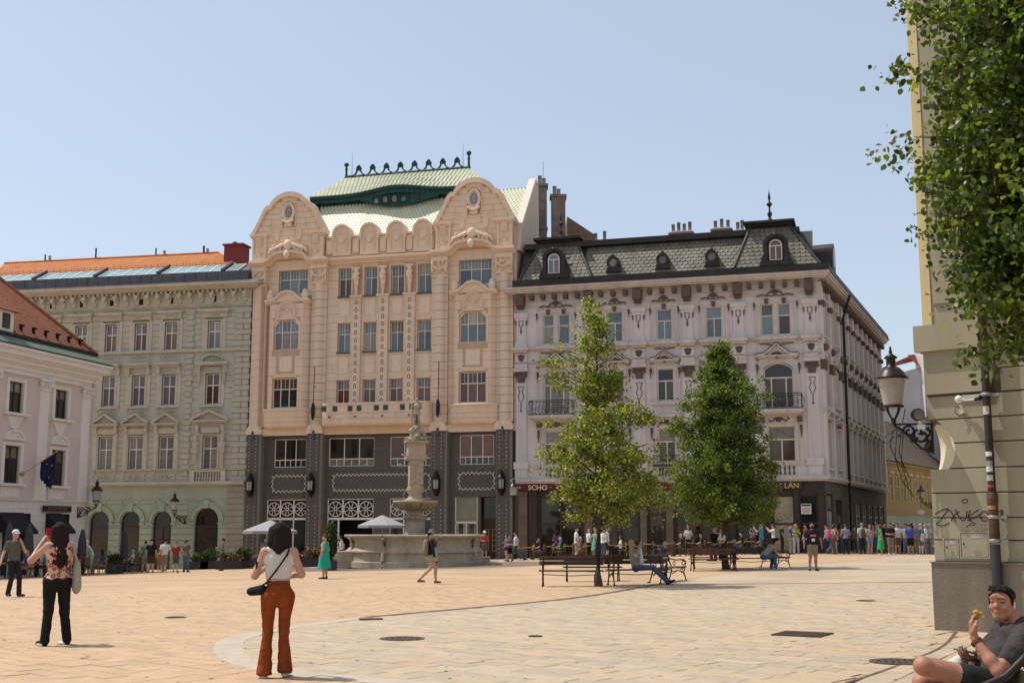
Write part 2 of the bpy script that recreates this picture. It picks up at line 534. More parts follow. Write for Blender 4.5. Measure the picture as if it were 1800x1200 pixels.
# pale stone ring round the buff area, laid of curved stones
def ribbon(pts,w,z0,h,m,name,parent,piece=None,kind=None):
	n = len(pts); Ls,Rs = [],[]
	for i in range(n):
		p0,p1 = pts[max(i - 1,0)],pts[min(i + 1,n - 1)]
		dx,dy = p1[0] - p0[0],p1[1] - p0[1]; l = math.hypot(dx,dy)
		nx,ny = -dy / l * w / 2,dx / l * w / 2
		Ls.append((pts[i][0] + nx,pts[i][1] + ny)); Rs.append((pts[i][0] - nx,pts[i][1] - ny))
	out = []
	b = MB()
	for i in range(n - 1):
		q = [Rs[i],Rs[i + 1],Ls[i + 1],Ls[i]]
		if piece:
			cx,cy = sum(p[0] for p in q) / 4,sum(p[1] for p in q) / 4
			q = [(cx + (p[0] - cx) * piece,cy + (p[1] - cy) * piece) for p in q]
			b = MB()
		vs = [(p[0],p[1],gz(*p) + z0 + h) for p in q] + [(p[0],p[1],gz(*p) + z0 - 0.02) for p in q]
		b.add(vs,[(0,1,2,3),(4,5,1,0),(5,6,2,1),(6,7,3,2),(7,4,0,3)])
		b.add(vs,[(3,2,1,0)]) if (q[1][0]-q[0][0])*(q[2][1]-q[0][1])-(q[1][1]-q[0][1])*(q[2][0]-q[0][0])<0 and False else None
		if piece: out.append(b.build(name,m,parent))
	if not piece: out.append(b.build(name,m,parent,kind=kind))
	return out
MAT['pale_stone'] = mat("pale grey kerb stone", (0.44, 0.375, 0.29), 0.75, var=0.14, scale=3, bump=.2)
MAT['gutter'] = mat("brown drainage channel", (0.12, 0.085, 0.07), 0.8, var=0.3, scale=3)
ribbon(RING, 0.38, 0.0, 0.004, MAT['pale_stone'], 'ring_stone', plaza, piece=0.99)
ribbon(GUT, 0.22, 0.0, 0.006, MAT['gutter'], 'drainage_channel', plaza)
ribbon(CHAN, 0.05, 0.0, 0.004, MAT['gutter'], 'joint_channel', plaza)
# cobbles round the fountain
FX,FY = -5.1,64.5
FZ = gz(FX,FY)
def cobble_mat():
	m = mat("grey cobbles", (0.2, 0.17, 0.15), 0.9)
	t = m.node_tree; N, L = t.nodes, t.links; p = N["Principled BSDF"]
	tc = N.new("ShaderNodeTexCoord"); vo = N.new("ShaderNodeTexVoronoi"); vo.inputs["Scale"].default_value = 7
	L.new(tc.outputs["Object"], vo.inputs["Vector"])
	mx = N.new("ShaderNodeMix"); mx.data_type = 'RGBA'
	mr = N.new("ShaderNodeMapRange"); mr.inputs[1].default_value = .2; mr.inputs[2].default_value = .7
	L.new(vo.outputs["Distance"], mr.inputs[0]); L.new(mr.outputs[0], mx.inputs[0])
	mx.inputs[6].default_value = (.24,.20,.165,1); mx.inputs[7].default_value = (.13,.105,.085,1)
	L.new(mx.outputs[2], p.inputs["Base Color"])
	return m
MAT['cobble'] = cobble_mat()
mb = MB(); rings = []
for r in (0.5,3,5,7.8):
	rings.append([(FX + r * 1.05 * math.cos(2 * math.pi * i / 40),FY + r * .9 * math.sin(2 * math.pi * i / 40)) for i in range(40)])
vs = [(x,y,gz(x,y) + 0.006) for r in rings for x,y in r]
mb.add(vs,[(k * 40 + i,k * 40 + 40 + i,k * 40 + 40 + (i + 1) % 40,k * 40 + (i + 1) % 40)[::-1] for k in range(3) for i in range(40)])
mb.build('cobbled_ring', MAT['cobble'], kind='structure')
# manhole covers, grate
MAT['iron'] = mat("worn cast iron", (0.12, 0.092, 0.075), 0.6, 0.6, var=.3, scale=20)
MAT['rust'] = mat("rusty iron grate", (0.14, 0.09, 0.065), 0.75, 0.3, var=.3, scale=20)
def manhole(x,y,r,label,zl=.012):
	z = gz(x,y)
	t = thing('manhole_cover', label, 'manhole cover', (x, y, z), 0.3)
	b = MB(); b.lathe([(r,0.0),(r,zl),(r * .9,zl),(r * .9,zl - .003)],28,smooth=False)
	b.build('frame', MAT['iron'], t)
	b = MB(); b.lathe([(r * .87,0.0),(r * .87,zl)],28,smooth=False)
	for q in range(3):
		for i in range(6 + q * 6):
			a = i * 2 * math.pi / (6 + q * 6); rr = r * (.22 + .24 * q)
			b.box(rr * math.cos(a) - r * .05,rr * math.cos(a) + r * .05,rr * math.sin(a) - r * .05,rr * math.sin(a) + r * .05,zl,zl + .005)
	b.build('lid', MAT['iron'], t)
manhole(-1.61, 18.2, .33, 'round ornamented iron manhole cover in the buff paving, left of the centre')
manhole(4.62, 14.9, .34, 'dark round manhole cover beside the knee of the seated man')
manhole(7.9, 27.6, .22, 'small dark round cover on the paving far right near the cream wall')
manhole(0.35, 18.6, .11, 'tiny brown valve cover in the middle of the buff paving')
manhole(-6.3, 23.2, .2, 'faint flat iron cover in the orange paving between the two women')
def grate(x,y,w,d,rot,label):
	t = thing('drain_grate', label, 'grate', (x, y, gz(x, y)), rot)
	b = MB(); b.box(-w/2, w/2, -d/2, d/2, 0, .012); b.build('tray', MAT['iron'], t)
	b = MB()
	for i in range(22):
		xx = -w / 2 + w * (i + .5) / 22
		b.box(xx - .012,xx + .012,-d / 2,d / 2,.0121,.02)
	for i in range(12):
		yy = -d / 2 + d * (i + .5) / 12
		b.box(-w / 2,w / 2,yy - .008,yy + .008,.0201,.024)
	b.build('grid_bars', MAT['rust'], t)
grate(4.4, 18.8, .75, .75, R_(-30), 'rusty square iron grate let into the paving in front of the cream building')
grate(-2.55, 22.4, .42, .26, R_(10), 'small rusty drain grate at the start of the brown channel')
# old chewing gum and drips trodden into the slabs
b = MB(); rg = random.Random(17)
for i in range(420):
	y = rg.uniform(11.5,34); x = rg.uniform(-.44,.44) * y
	if 6.3 < x and y < 20.5: continue
	r = rg.uniform(.012,.035) * (2.2 if rg.random() < .08 else 1); z = gz(x,y) + .0045; n = 7
	b.add([(x + r * rg.uniform(.7,1.2) * math.cos(k * 6.283 / n),y + r * rg.uniform(.7,1.2) * math.sin(k * 6.283 / n),z) for k in range(n)],[tuple(range(n))])
b.build('gum_spots', mat("trodden gum and drips", (.2, .15, .11), .8, var=.3), plaza, kind='stuff')
# ------------------------------------------------------------------ building materials
def gm(name,col,r=.06,var=.25,scale=.5,spec=.6,streak=0):
	return mat(name,col,r,0,var=var,scale=scale,spec=spec,streak=streak,rnd=.45)
GL = dict(
	blue=gm("glass over blind with painted sky blue", (.12, .155, .18), .09, .2, 2),  # blue grey base carries reflected sky as well as the blind
	dark=gm("dark window glass", (.022, .024, .028), .05),
	brown=gm("glass before brown interior", (.07, .045, .035), .07, .5, .8),
	red=gm("glass with painted red roof reflection", (.15, .055, .035), .08, .5, .7),  # reflection of red roofs painted as the base colour
	curtain=gm("glass over grey net curtain", (.17, .15, .13), .12, .5, 3),
	beige=gm("glass over cream blind", (.30, .27, .21), .12, .2),
	shop=gm("shop window glass", (.02, .016, .013), .04, .6, .9),
	pale=gm("shop glass with painted bright reflection", (.34, .30, .20), .06, .35, .8),  # bright reflection put into the pale base colour
)
MAT['white'] = mat("white window paint", (.70, .66, .60), .5, var=.05)
MAT['cream_w'] = mat("cream window paint", (.62, .56, .47), .5, var=.05)
MAT['brown_w'] = mat("dark brown window paint", (.05, .03, .025), .5, var=.15)
MAT['black'] = mat("black painted iron", (.018, .018, .02), .45, .3, var=.3, scale=10)
MAT['dark_in'] = mat("dark interior", (.018, .015, .013), .9)
MAT['zinc'] = mat("blue grey zinc", (.085, .09, .11), .5, .3, var=.2)
MAT['galv'] = mat("pale galvanised pipe", (.33, .32, .31), .5, .4)
WR = random.Random(77)
class Bld:
	def __init__(s,name,label,cat,loc,rotz):
		s.e = thing(name,label,cat,loc,R_(rotz)); s.wc = {}; s.pc = {}
	def part(s,name,mb,mats,kind=None,parent=None,label=None):
		return mb.build(name,mats,parent or s.e,kind=kind,label=label)
	def window(s, x0, x1, z0, z1, y, cols=2, tr=.6, fm=None, glass='dark', fw=.06, rise=0, topbars=0, split=None, oneTop=False, glass_top=None, name='window'):
		"""frame with panes; tr = height fraction of the transom (0 none)"""
		w,h = round(x1 - x0,2),round(z1 - z0,2)
		fm = fm or MAT['white']
		key = (w,h,cols,tr,fm.name,fw,rise,topbars,oneTop,str(split))
		zs = h - rise
		fr = [c * w for c in (split or [i / cols for i in range(1,cols)])]
		tz = tr * h
		if key not in s.wc:
			b = MB()
			b.box(0,fw,-.05,.03,0,zs); b.box(w - fw,w,-.05,.03,0,zs)
			b.box(fw,w - fw,-.05,.03,0,fw)
			if rise:
				b.path([(fw / 2 + (w - fw) * i / 10,zs - fw / 2 + (rise) * math.sin(math.pi * i / 10) ** .7) for i in range(11)],fw,-.05,.03)
			else:
				b.box(fw,w - fw,-.05,.03,h - fw,h)
			top = tz if (tr and oneTop) else (zs if rise else h - fw)
			for x in fr:
				b.box(x - fw * .55,x + fw * .55,-.045,.029,fw,top)
			if tr: b.box(fw,w - fw,-.06,.031,tz - fw * .6,tz + fw * .6)
			if topbars:
				es = [fw] + ([] if oneTop else fr) + [w - fw]
				for a,c in zip(es[:-1],es[1:]):
					for q in range(1,topbars):
						xx = a + (c - a) * q / topbars
						b.box(xx - .014,xx + .014,-.02,.02,tz,h - fw * .5 if not rise else zs)
			s.wc[key] = b.mesh(name,fm)
		o = link(name,s.wc[key],s.e,(x0,y,z0))
		edges = [fw] + fr + [w - fw]
		def pane(a,c,d,e,g,rs=0):
			k2 = (round(c - a,2),round(e - d,2),g,rs)
			if k2 not in s.pc:
				b = MB()
				if rs:
					ww = c - a
					pts = [(0,0),(ww,0)] + [(ww - ww * i / 8,e - d - rs + rs * math.sin(math.pi * i / 8) ** .7) for i in range(9)]
					b.prism(pts,-.006,.006)
				else:
					b.box(0,c - a,-.006,.006,0,e - d)
				s.pc[k2] = b.mesh('pane', GL[g])
			link('pane', s.pc[k2], o, (a, 0, d), (R_(WR.uniform(-.5, .5)), 0, R_(WR.uniform(-.5, .5))))
		gt = glass_top or glass
		if glass in ('blue', 'red', 'curtain', 'brown') and WR.random() < .22: glass = WR.choice(['curtain', 'dark', 'brown', 'beige', 'blue'])
		if gt in ('blue', 'curtain') and WR.random() < .15: gt = WR.choice(['dark', 'curtain', 'beige'])
		for a,c in zip(edges[:-1],edges[1:]):
			if tr:
				pane(a,c,fw,tz,glass)
				if not oneTop and not rise: pane(a,c,tz,h - fw,gt)
			elif not rise: pane(a,c,fw,h - fw,glass)
		if tr and (oneTop or rise): pane(fw,w - fw,tz,h - fw * .6,gt,rise)
		if not tr and rise: pane(fw,w - fw,fw,h - fw * .6,glass,rise)
		return o
PIECES = {}
def wall(b,x0,x1,z0,z1,ops,y=0,depth=.25,m=0,rm=None):
	"""front face with rectangular openings and their reveals"""
	rm = m if rm is None else rm
	X = sorted({x0,x1} | {min(max(v,x0),x1) for o in ops for v in o[:2]})
	Z = sorted({z0,z1} | {min(max(v,z0),z1) for o in ops for v in o[2:4]})
	for i in range(len(X) - 1):
		for j in range(len(Z) - 1):
			cx,cz = (X[i] + X[i + 1]) / 2,(Z[j] + Z[j + 1]) / 2
			if any(o[0] < cx < o[1] and o[2] < cz < o[3] for o in ops): continue
			b.add([(X[i],y,Z[j]),(X[i + 1],y,Z[j]),(X[i + 1],y,Z[j + 1]),(X[i],y,Z[j + 1])],[(0,1,2,3)],m)
	for o in ops:
		a,c,d,e = o[:4]
		v = [(a,y,d),(c,y,d),(c,y,e),(a,y,e),(a,y + depth,d),(c,y + depth,d),(c,y + depth,e),(a,y + depth,e)]
		b.add(v,[(0,4,5,1),(1,5,6,2),(2,6,7,3),(3,7,4,0)],rm)
	return b
def spandrel(b,x0,x1,zs,zt,y,depth,m=0,n=8,p=1.0):
	"""fills the corners between a rectangular opening and an arch"""
	cx,r = (x0 + x1) / 2,(x1 - x0) / 2
	A = [(cx - r * math.cos(math.pi / 2 * i / n),zs + (zt - zs) * math.sin(math.pi / 2 * i / n) ** p) for i in range(n + 1)]
	for i in range(n):
		(xa,za),(xb,zb) = A[i],A[i + 1]
		b.prism([(xa,za),(xb,zb),(xb,zt),(xa,zt)],y + .001,y + depth,m)
		b.prism([(2 * cx - xb,zb),(2 * cx - xa,za),(2 * cx - xa,zt),(2 * cx - xb,zt)],y + .001,y + depth,m)
def tiles(b,x0,x1,z0,z1,w,h,ops=(),y=0,pr=.02,gap=.02,m=0,rnd=None,jit=0,into=None):
	"""facing blocks in running bond, cut round the openings"""
	rnd = rnd or random.Random(1)
	nz = max(1,round((z1 - z0) / h)); h = (z1 - z0) / nz
	for r in range(nz):
		za,zb = z0 + r * h,z0 + (r + 1) * h
		cuts = sorted({za,zb} | {v for o in ops for v in o[2:4] if za + .03 < v < zb - .03})
		for ca,cb in zip(cuts[:-1],cuts[1:]):
			cz = (ca + cb) / 2
			blk = sorted((o[0],o[1]) for o in ops if o[2] < cz < o[3])
			segs,cur = [],x0
			for a,c in blk:
				if a > cur: segs.append((cur,a))
				cur = max(cur,c)
			if cur < x1: segs.append((cur,x1))
			for a,c in segs:
				n = max(1,round((c - a) / w)); step = (c - a) / n
				xs_ = [a]
				if r % 2 and n > 1: xs_ += [a + step * (i + .5) for i in range(n)]
				else: xs_ += [a + step * i for i in range(1,n)]
				xs_.append(c)
				for p,q in zip(xs_[:-1],xs_[1:]):
					if q - p < gap * 2: continue
					j = rnd.uniform(0,jit)
					g = gap / 2
					X0,X1,Z0,Z1,Y = p + g,q - g,ca + (g if ca == za else 0),cb - (g if cb == zb else 0),y - pr - j
					v = [(X0,y,Z0),(X1,y,Z0),(X1,y,Z1),(X0,y,Z1),(X0 + g * .3,Y,Z0 + g * .3),(X1 - g * .3,Y,Z0 + g * .3),(X1 - g * .3,Y,Z1 - g * .3),(X0 + g * .3,Y,Z1 - g * .3)]
					fs = [(4,5,6,7),(0,1,5,4),(1,2,6,5),(2,3,7,6),(3,0,4,7)]
					kk = into and (into[0].e.name,into[1])
					if into and PIECES.get(kk, 0) < into[3]:      # the first ones are parts of their own
						PIECES[kk] = PIECES.get(kk,0) + 1; o_ = MB(); o_.add(v,fs); o_.build(into[1],into[2],into[0].e)
					else: b.add(v,fs,m)
def cornice(b,x0,x1,z,prof,y=0,m=0,ends=True):
	"""moulding: prof = [(out, height)] stacked from the bottom"""
	for out,h in prof:
		e = out if ends else 0
		b.box(x0 - e,x1 + e,y - out,y + .05,z,z + h,m)
		z += h
	return z
def ornament(b,x,z,w,h,y,m=0,seed=0,out=.05):
	"""symmetrical carved cluster: scrolls, leaves and a boss"""
	r = random.Random(seed)
	b.ball((x,y,z),h * .26,m,6,4,(1,.5,1.2))
	for s_ in (-1,1):
		pts = []
		for i in range(9):
			t = i / 8
			pts.append((x + s_ * w * .5 * t,y - out * .4,z + h * .32 * math.sin(t * 7.2) * (1 - t * .5)))
		b.tube(pts,[h * .09 * (1.3 - t / 8) for t in range(9)],4,m)
		for i in range(4):
			t = .2 + .22 * i
			b.ball((x + s_ * w * .5 * t,y - out * .3,z + h * r.uniform(-.28,.3)),h * r.uniform(.1,.17),m,5,3,(1.3,.5,1))
def quoins(B_, x0, x1, z0, z1, y, m, h=.33, wide=.12, name='quoin', out=.07, both=True, gap=.03):
	"""alternating long and short blocks, each a part"""
	n = int(round((z1 - z0) / h)); h = (z1 - z0) / n
	ca = {}
	for i in range(n):
		e = 0 if i % 2 else wide
		if e not in ca:
			b = MB(); b.box(-e if both else 0,x1 - x0 + e,-out,.02,gap / 2,h - gap / 2,0,bevel=.025)
			ca[e] = b.mesh(name,m)
		link(name,ca[e],B_.e,(x0,y,z0 + i * h))
def pediment(b, x0, x1, z, h, out, y, m=0, kind='tri', th=.13):
	w = x1 - x0; cx = (x0 + x1) / 2
	if kind == 'flat':
		b.box(x0,x1,y - out,y,z,z + th,m); b.box(x0 + .06,x1 - .06,y - out * .6,y,z - .1,z - .001,m)
		return
	b.box(x0,x1,y - out,y,z,z + .09,m)
	b.box(x0 + .06,x1 - .06,y - out * .6,y,z - .09,z - .001,m)
	if kind == 'tri':
		pts = [(x0,z + .09),(cx,z + h),(x1,z + .09)]
	elif kind == 'seg':
		pts = arc(cx,z + .09,w / 2,h - .09,180,0,10)
	elif kind == 'wave':
		pts = [(x0,z + .09),(x0 + w * .12,z + .09),(x0 + w * .24,z + h * .3),(x0 + w * .32,z + h * .7),(x0 + w * .42,z + h * .95),(cx,z + h),(x0 + w * .58,z + h * .95),(x0 + w * .68,z + h * .7),(x0 + w * .76,z + h * .3),(x0 + w * .88,z + .09),(x1,z + .09)]
	elif kind == 'peak':
		pts = [(x0,z + .09),(x0 + w * .2,z + .12),(x0 + w * .28,z + h * .35),(cx,z + h),(x0 + w * .72,z + h * .35),(x0 + w * .8,z + .12),(x1,z + .09)]
	b.path([(p[0],p[1] + th * .35) for p in pts],th,y - out,y,m)
	base = [(p[0],max(p[1],z + .1)) for p in pts]
	for p,q in zip(base[:-1],base[1:]):
		if max(p[1],q[1]) > z + .12: b.prism([(p[0],z + .09),(q[0],z + .09),(q[0],q[1]),(p[0],p[1])],y - out * .3,y,m)
# ------------------------------------------------------------------ the cream and peach palace
MAT['peach'] = mat("peach ceramic facing", (.72, .555, .41), .7, var=.07, scale=.6, bump=.1, streak=.4, dirt=.2)
MAT['peach_joint'] = mat("brown joint between facing tiles", (.50, .34, .235), .9)
MAT['peach_relief'] = mat("peach stucco relief", (.74, .575, .43), .75, var=.08, scale=4, dirt=.16)
MAT['palace_dark'] = mat("dark grey brown stone slabs", (.10, .084, .072), .55, var=.22, scale=8, bump=.2, bscale=50)
MAT['palace_edge'] = mat("grey brown polished stone edge", (.19, .165, .14), .6, var=.15, scale=4)
MAT['stud'] = mat("pale metal studs", (.42, .40, .38), .5, .3)
MAT['green_roof'] = mat("cream green glazed roof tile", (.55, .56, .40), .45, var=.14, scale=1.2, rnd=0, spec=.5)
MAT['green_dark'] = mat("dark green copper paint", (.008, .055, .045), .5, var=.2)
P = Bld('palace', 'tall peach coloured palace with twin curved gables, green tiled roof and dark stone ground floor', 'building', (-18.37, 84.6, 0), -15)
PW = 19.3
# openings of the upper storeys
mid = [(6.45,7.38),(8.38,9.3),(10.33,11.28),(12.3,13.27)]
rows = [(9.85,11.56),(13.5,15.53),(17.42,19.43)]
UP = [(a,c,z0,z1) for a,c in mid for z0,z1 in rows]
BW = [(1.89,4.1,17.79,19.53),(15.26,17.55,17.79,19.55)]
b = MB()
wall(b,0,PW,7.95,20.0,UP + BW,y=.15,depth=.3,m=0)
b.box(0, PW, .45, 10, 7.95, 20.0)     # body behind, closed
wall(b,.0,PW,20.0,21.7,[],y=.25,m=0)
b.add([(0,.25,21.7),(PW,.25,21.7),(PW,.6,21.7),(0,.6,21.7)],[(0,1,2,3)])
P.part('wall', b, MAT['peach_joint'])
b = MB(); b.box(-.02, .0, .15, 10, -1.5, 21.7); b.box(PW, PW + .02, .15, 10, -1.5, 21.7); P.part('side_wall', b, mat('cream render', (.58, .47, .36), .9))
b = MB()
rt = random.Random(5)
bayr = [(1.2,4.5,8.0,17.6),(14.85,18.0,8.0,17.6)]
pil = [(0,1.04),(4.53,5.65),(13.42,14.52),(17.95,19.1)]
noti = UP + BW + bayr + [(a,c,7.9,20) for a,c in pil] + [(a,c,9.8,19.6) for a,c in ((7.52,8.2),(9.45,10.2),(11.4,12.15))]
tiles(b, 0, PW, 7.95, 19.75, .85, .59, noti, y=.15, pr=.02, gap=.022, into=(P, 'facing_tile', MAT['peach'], 180))
tiles(b,0.05,PW - .05,20.25,21.65,.7,.42,[],y=.25,pr=.02,gap=.02)
P.part('facing_tiles', b, MAT['peach'], kind='stuff')
# windows
k = 0
for (a,c,z0,z1) in UP:
	first = z0 < 10
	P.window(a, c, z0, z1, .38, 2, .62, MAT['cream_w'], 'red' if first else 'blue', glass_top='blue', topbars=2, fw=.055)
for a,c,z0,z1 in BW:
	P.window(a, c, z0, z1, .38, 3, .6, MAT['cream_w'], 'blue', topbars=3, split=[.36, .66], fw=.06)
# sunk panels between the storeys
for a,c in mid:
	for z0,z1 in ((11.75,13.3),(15.75,17.25)):
		b = MB(); w = c - a
		b.path([(a + .1,z0 + .25),(c - .1,z0 + .25),(c - .1,z1 - .1),(a + .1,z1 - .1)],.04,.105,.13,closed=True)
		b.box(a + .12,c - .12,.118,.13,z0 + .27,z1 - .12)
		P.part('sunk_panel', b, MAT['peach_relief'])
		b = MB(); b.box(a - .04, c + .04, .06, .14, z0 - .29 + .1, z0 - .2 + .1); P.part('window_sill', b, MAT['peach_relief'])
for (a,c,z0,z1) in UP:
	b = MB(); b.box(a - .05, c + .05, .02, .16, z0 - .1, z0 - .005); P.part('window_sill', b, MAT['zinc'])
# pilasters of stacked blocks, rounded in plan
for pi_,(a,c) in enumerate(pil):
	w = c - a
	pts = [(0,.15),(0,-.05),(w * .16,-.07),(w * .18,-.13),(w * .3,-.24),(w * .5,-.28),(w * .7,-.24),(w * .82,-.13),(w * .84,-.07),(w,-.05),(w,.15)]
	b = MB(); b.vprism(pts, .012, .57); me = b.mesh('pilaster_block', MAT['peach'])
	n = 17; z = 8.45
	for i in range(n): link('pilaster_block', me, P.e, (a, 0, z + i * .585))
	b = MB(); b.vprism([(x * .985 + .005, y + .02) for x, y in pts], 8.4, z + n * .585 + .1); P.part('pilaster_core', b, MAT['peach_joint'])
	# foot
	b = MB(); b.box(a - .05,c + .05,-.36,.15,7.9,8.2); b.prism([(a - .05,8.2),(c + .05,8.2),(c - .12,8.5),(a + .12,8.5)],-.34,.15)
	b.box(a + .1,a + .35,-.39,-.35,8.05,8.4); b.box(c - .35,c - .1,-.39,-.35,8.05,8.4)
	P.part('pilaster_foot', b, MAT['peach_relief'])
	# capital with swags
	b = MB()
	b.box(a - .04,c + .04,-.32,.15,19.45,19.72)
	for q in range(3):
		b.tube([(a + w * (i / 8),-.3 - .06 * math.sin(math.pi * i / 8),19.3 - q * .1 - (.45 - q * .1) * math.sin(math.pi * i / 8)) for i in range(9)],.06,5)
	for i in range(14):
		t = rt.random()
		b.ball((a + w * t,-.3,rt.uniform(18.5,19.4)),rt.uniform(.06,.12),0,6,4,(1,.6,1))
	for x in (a + .05,c - .05):
		b.tube([(x,-.28,19.4),(x,-.3,18.9),(x,-.26,18.55)],[.1,.08,.05],5)
	b.box(a - .02,c + .02,-.27,.15,18.38,18.48); b.box(a,c,-.2,.15,18.48,19.45)
	P.part('capital', b, MAT['peach_relief'])
# three narrow piers with oval ornaments and a figure on top
MAT['oval'] = mat("dark green enamel", (.10, .12, .11), .4)
b = MB(); b.path([(.085 * math.cos(t * math.pi / 5),.15 * math.sin(t * math.pi / 5)) for t in range(10)],.035,-.02,0,closed=True)
ov = b.mesh('oval_ornament', MAT['oval'])
fig = [ell((0,-.05,1.75),(.12,.12,.15)),cap((0,-.02,1.62),(0,-.02,1.2),.15,.17),cap((-.2,-.02,1.5),(-.16,-.12,1.15),.06),cap((.2,-.02,1.5),(.02,-.2,1.3),.06,.05),
	   cap((-.16,-.12,1.15),(.08,-.2,1.1),.055),cap((0,0,1.15),(0,0,.5),.2,.13),cap((.0,0,.5),(0,0,.05),.12,.1),
	   cap((-.2,0,1.9),(.2,0,1.9),.09),ell((-.17,-.05,1.85),.09),ell((.17,-.05,1.85),.09),cap((0,0,1.0),(.1,-.1,.7),.16,.12)]
figm = sdf_mesh('carved_figure', fig, [MAT['peach_relief']], .035, .04)
for a,c in ((7.52,8.2),(9.45,10.2),(11.4,12.15)):
	cx = (a + c) / 2
	b = MB(); b.box(a,c,-.04,.15,9.8,17.35)
	for s in (a,c - .05): b.box(s,s + .05,-.07,-.035,9.8,17.35)
	P.part('narrow_pier', b, MAT['peach'])
	b = MB(); b.box(a - .1, c + .1, -.16, .15, 17.3, 17.42); P.part('pier_cap', b, MAT['peach_relief'])
	b = MB()
	for i in range(14):
		for s in (-1,1): b.ball((cx + s * .2,-.045,10.1 + .25 + i * .545),.022,0,4,3)
	P.part('ornament_beads', b, MAT['oval'], kind='stuff')
	for i in range(14): link('oval_ornament', ov, P.e, (cx, -.042, 10.05 + i * .53))
	link('carved_figure', figm, P.e, (cx, -.08, 17.45))
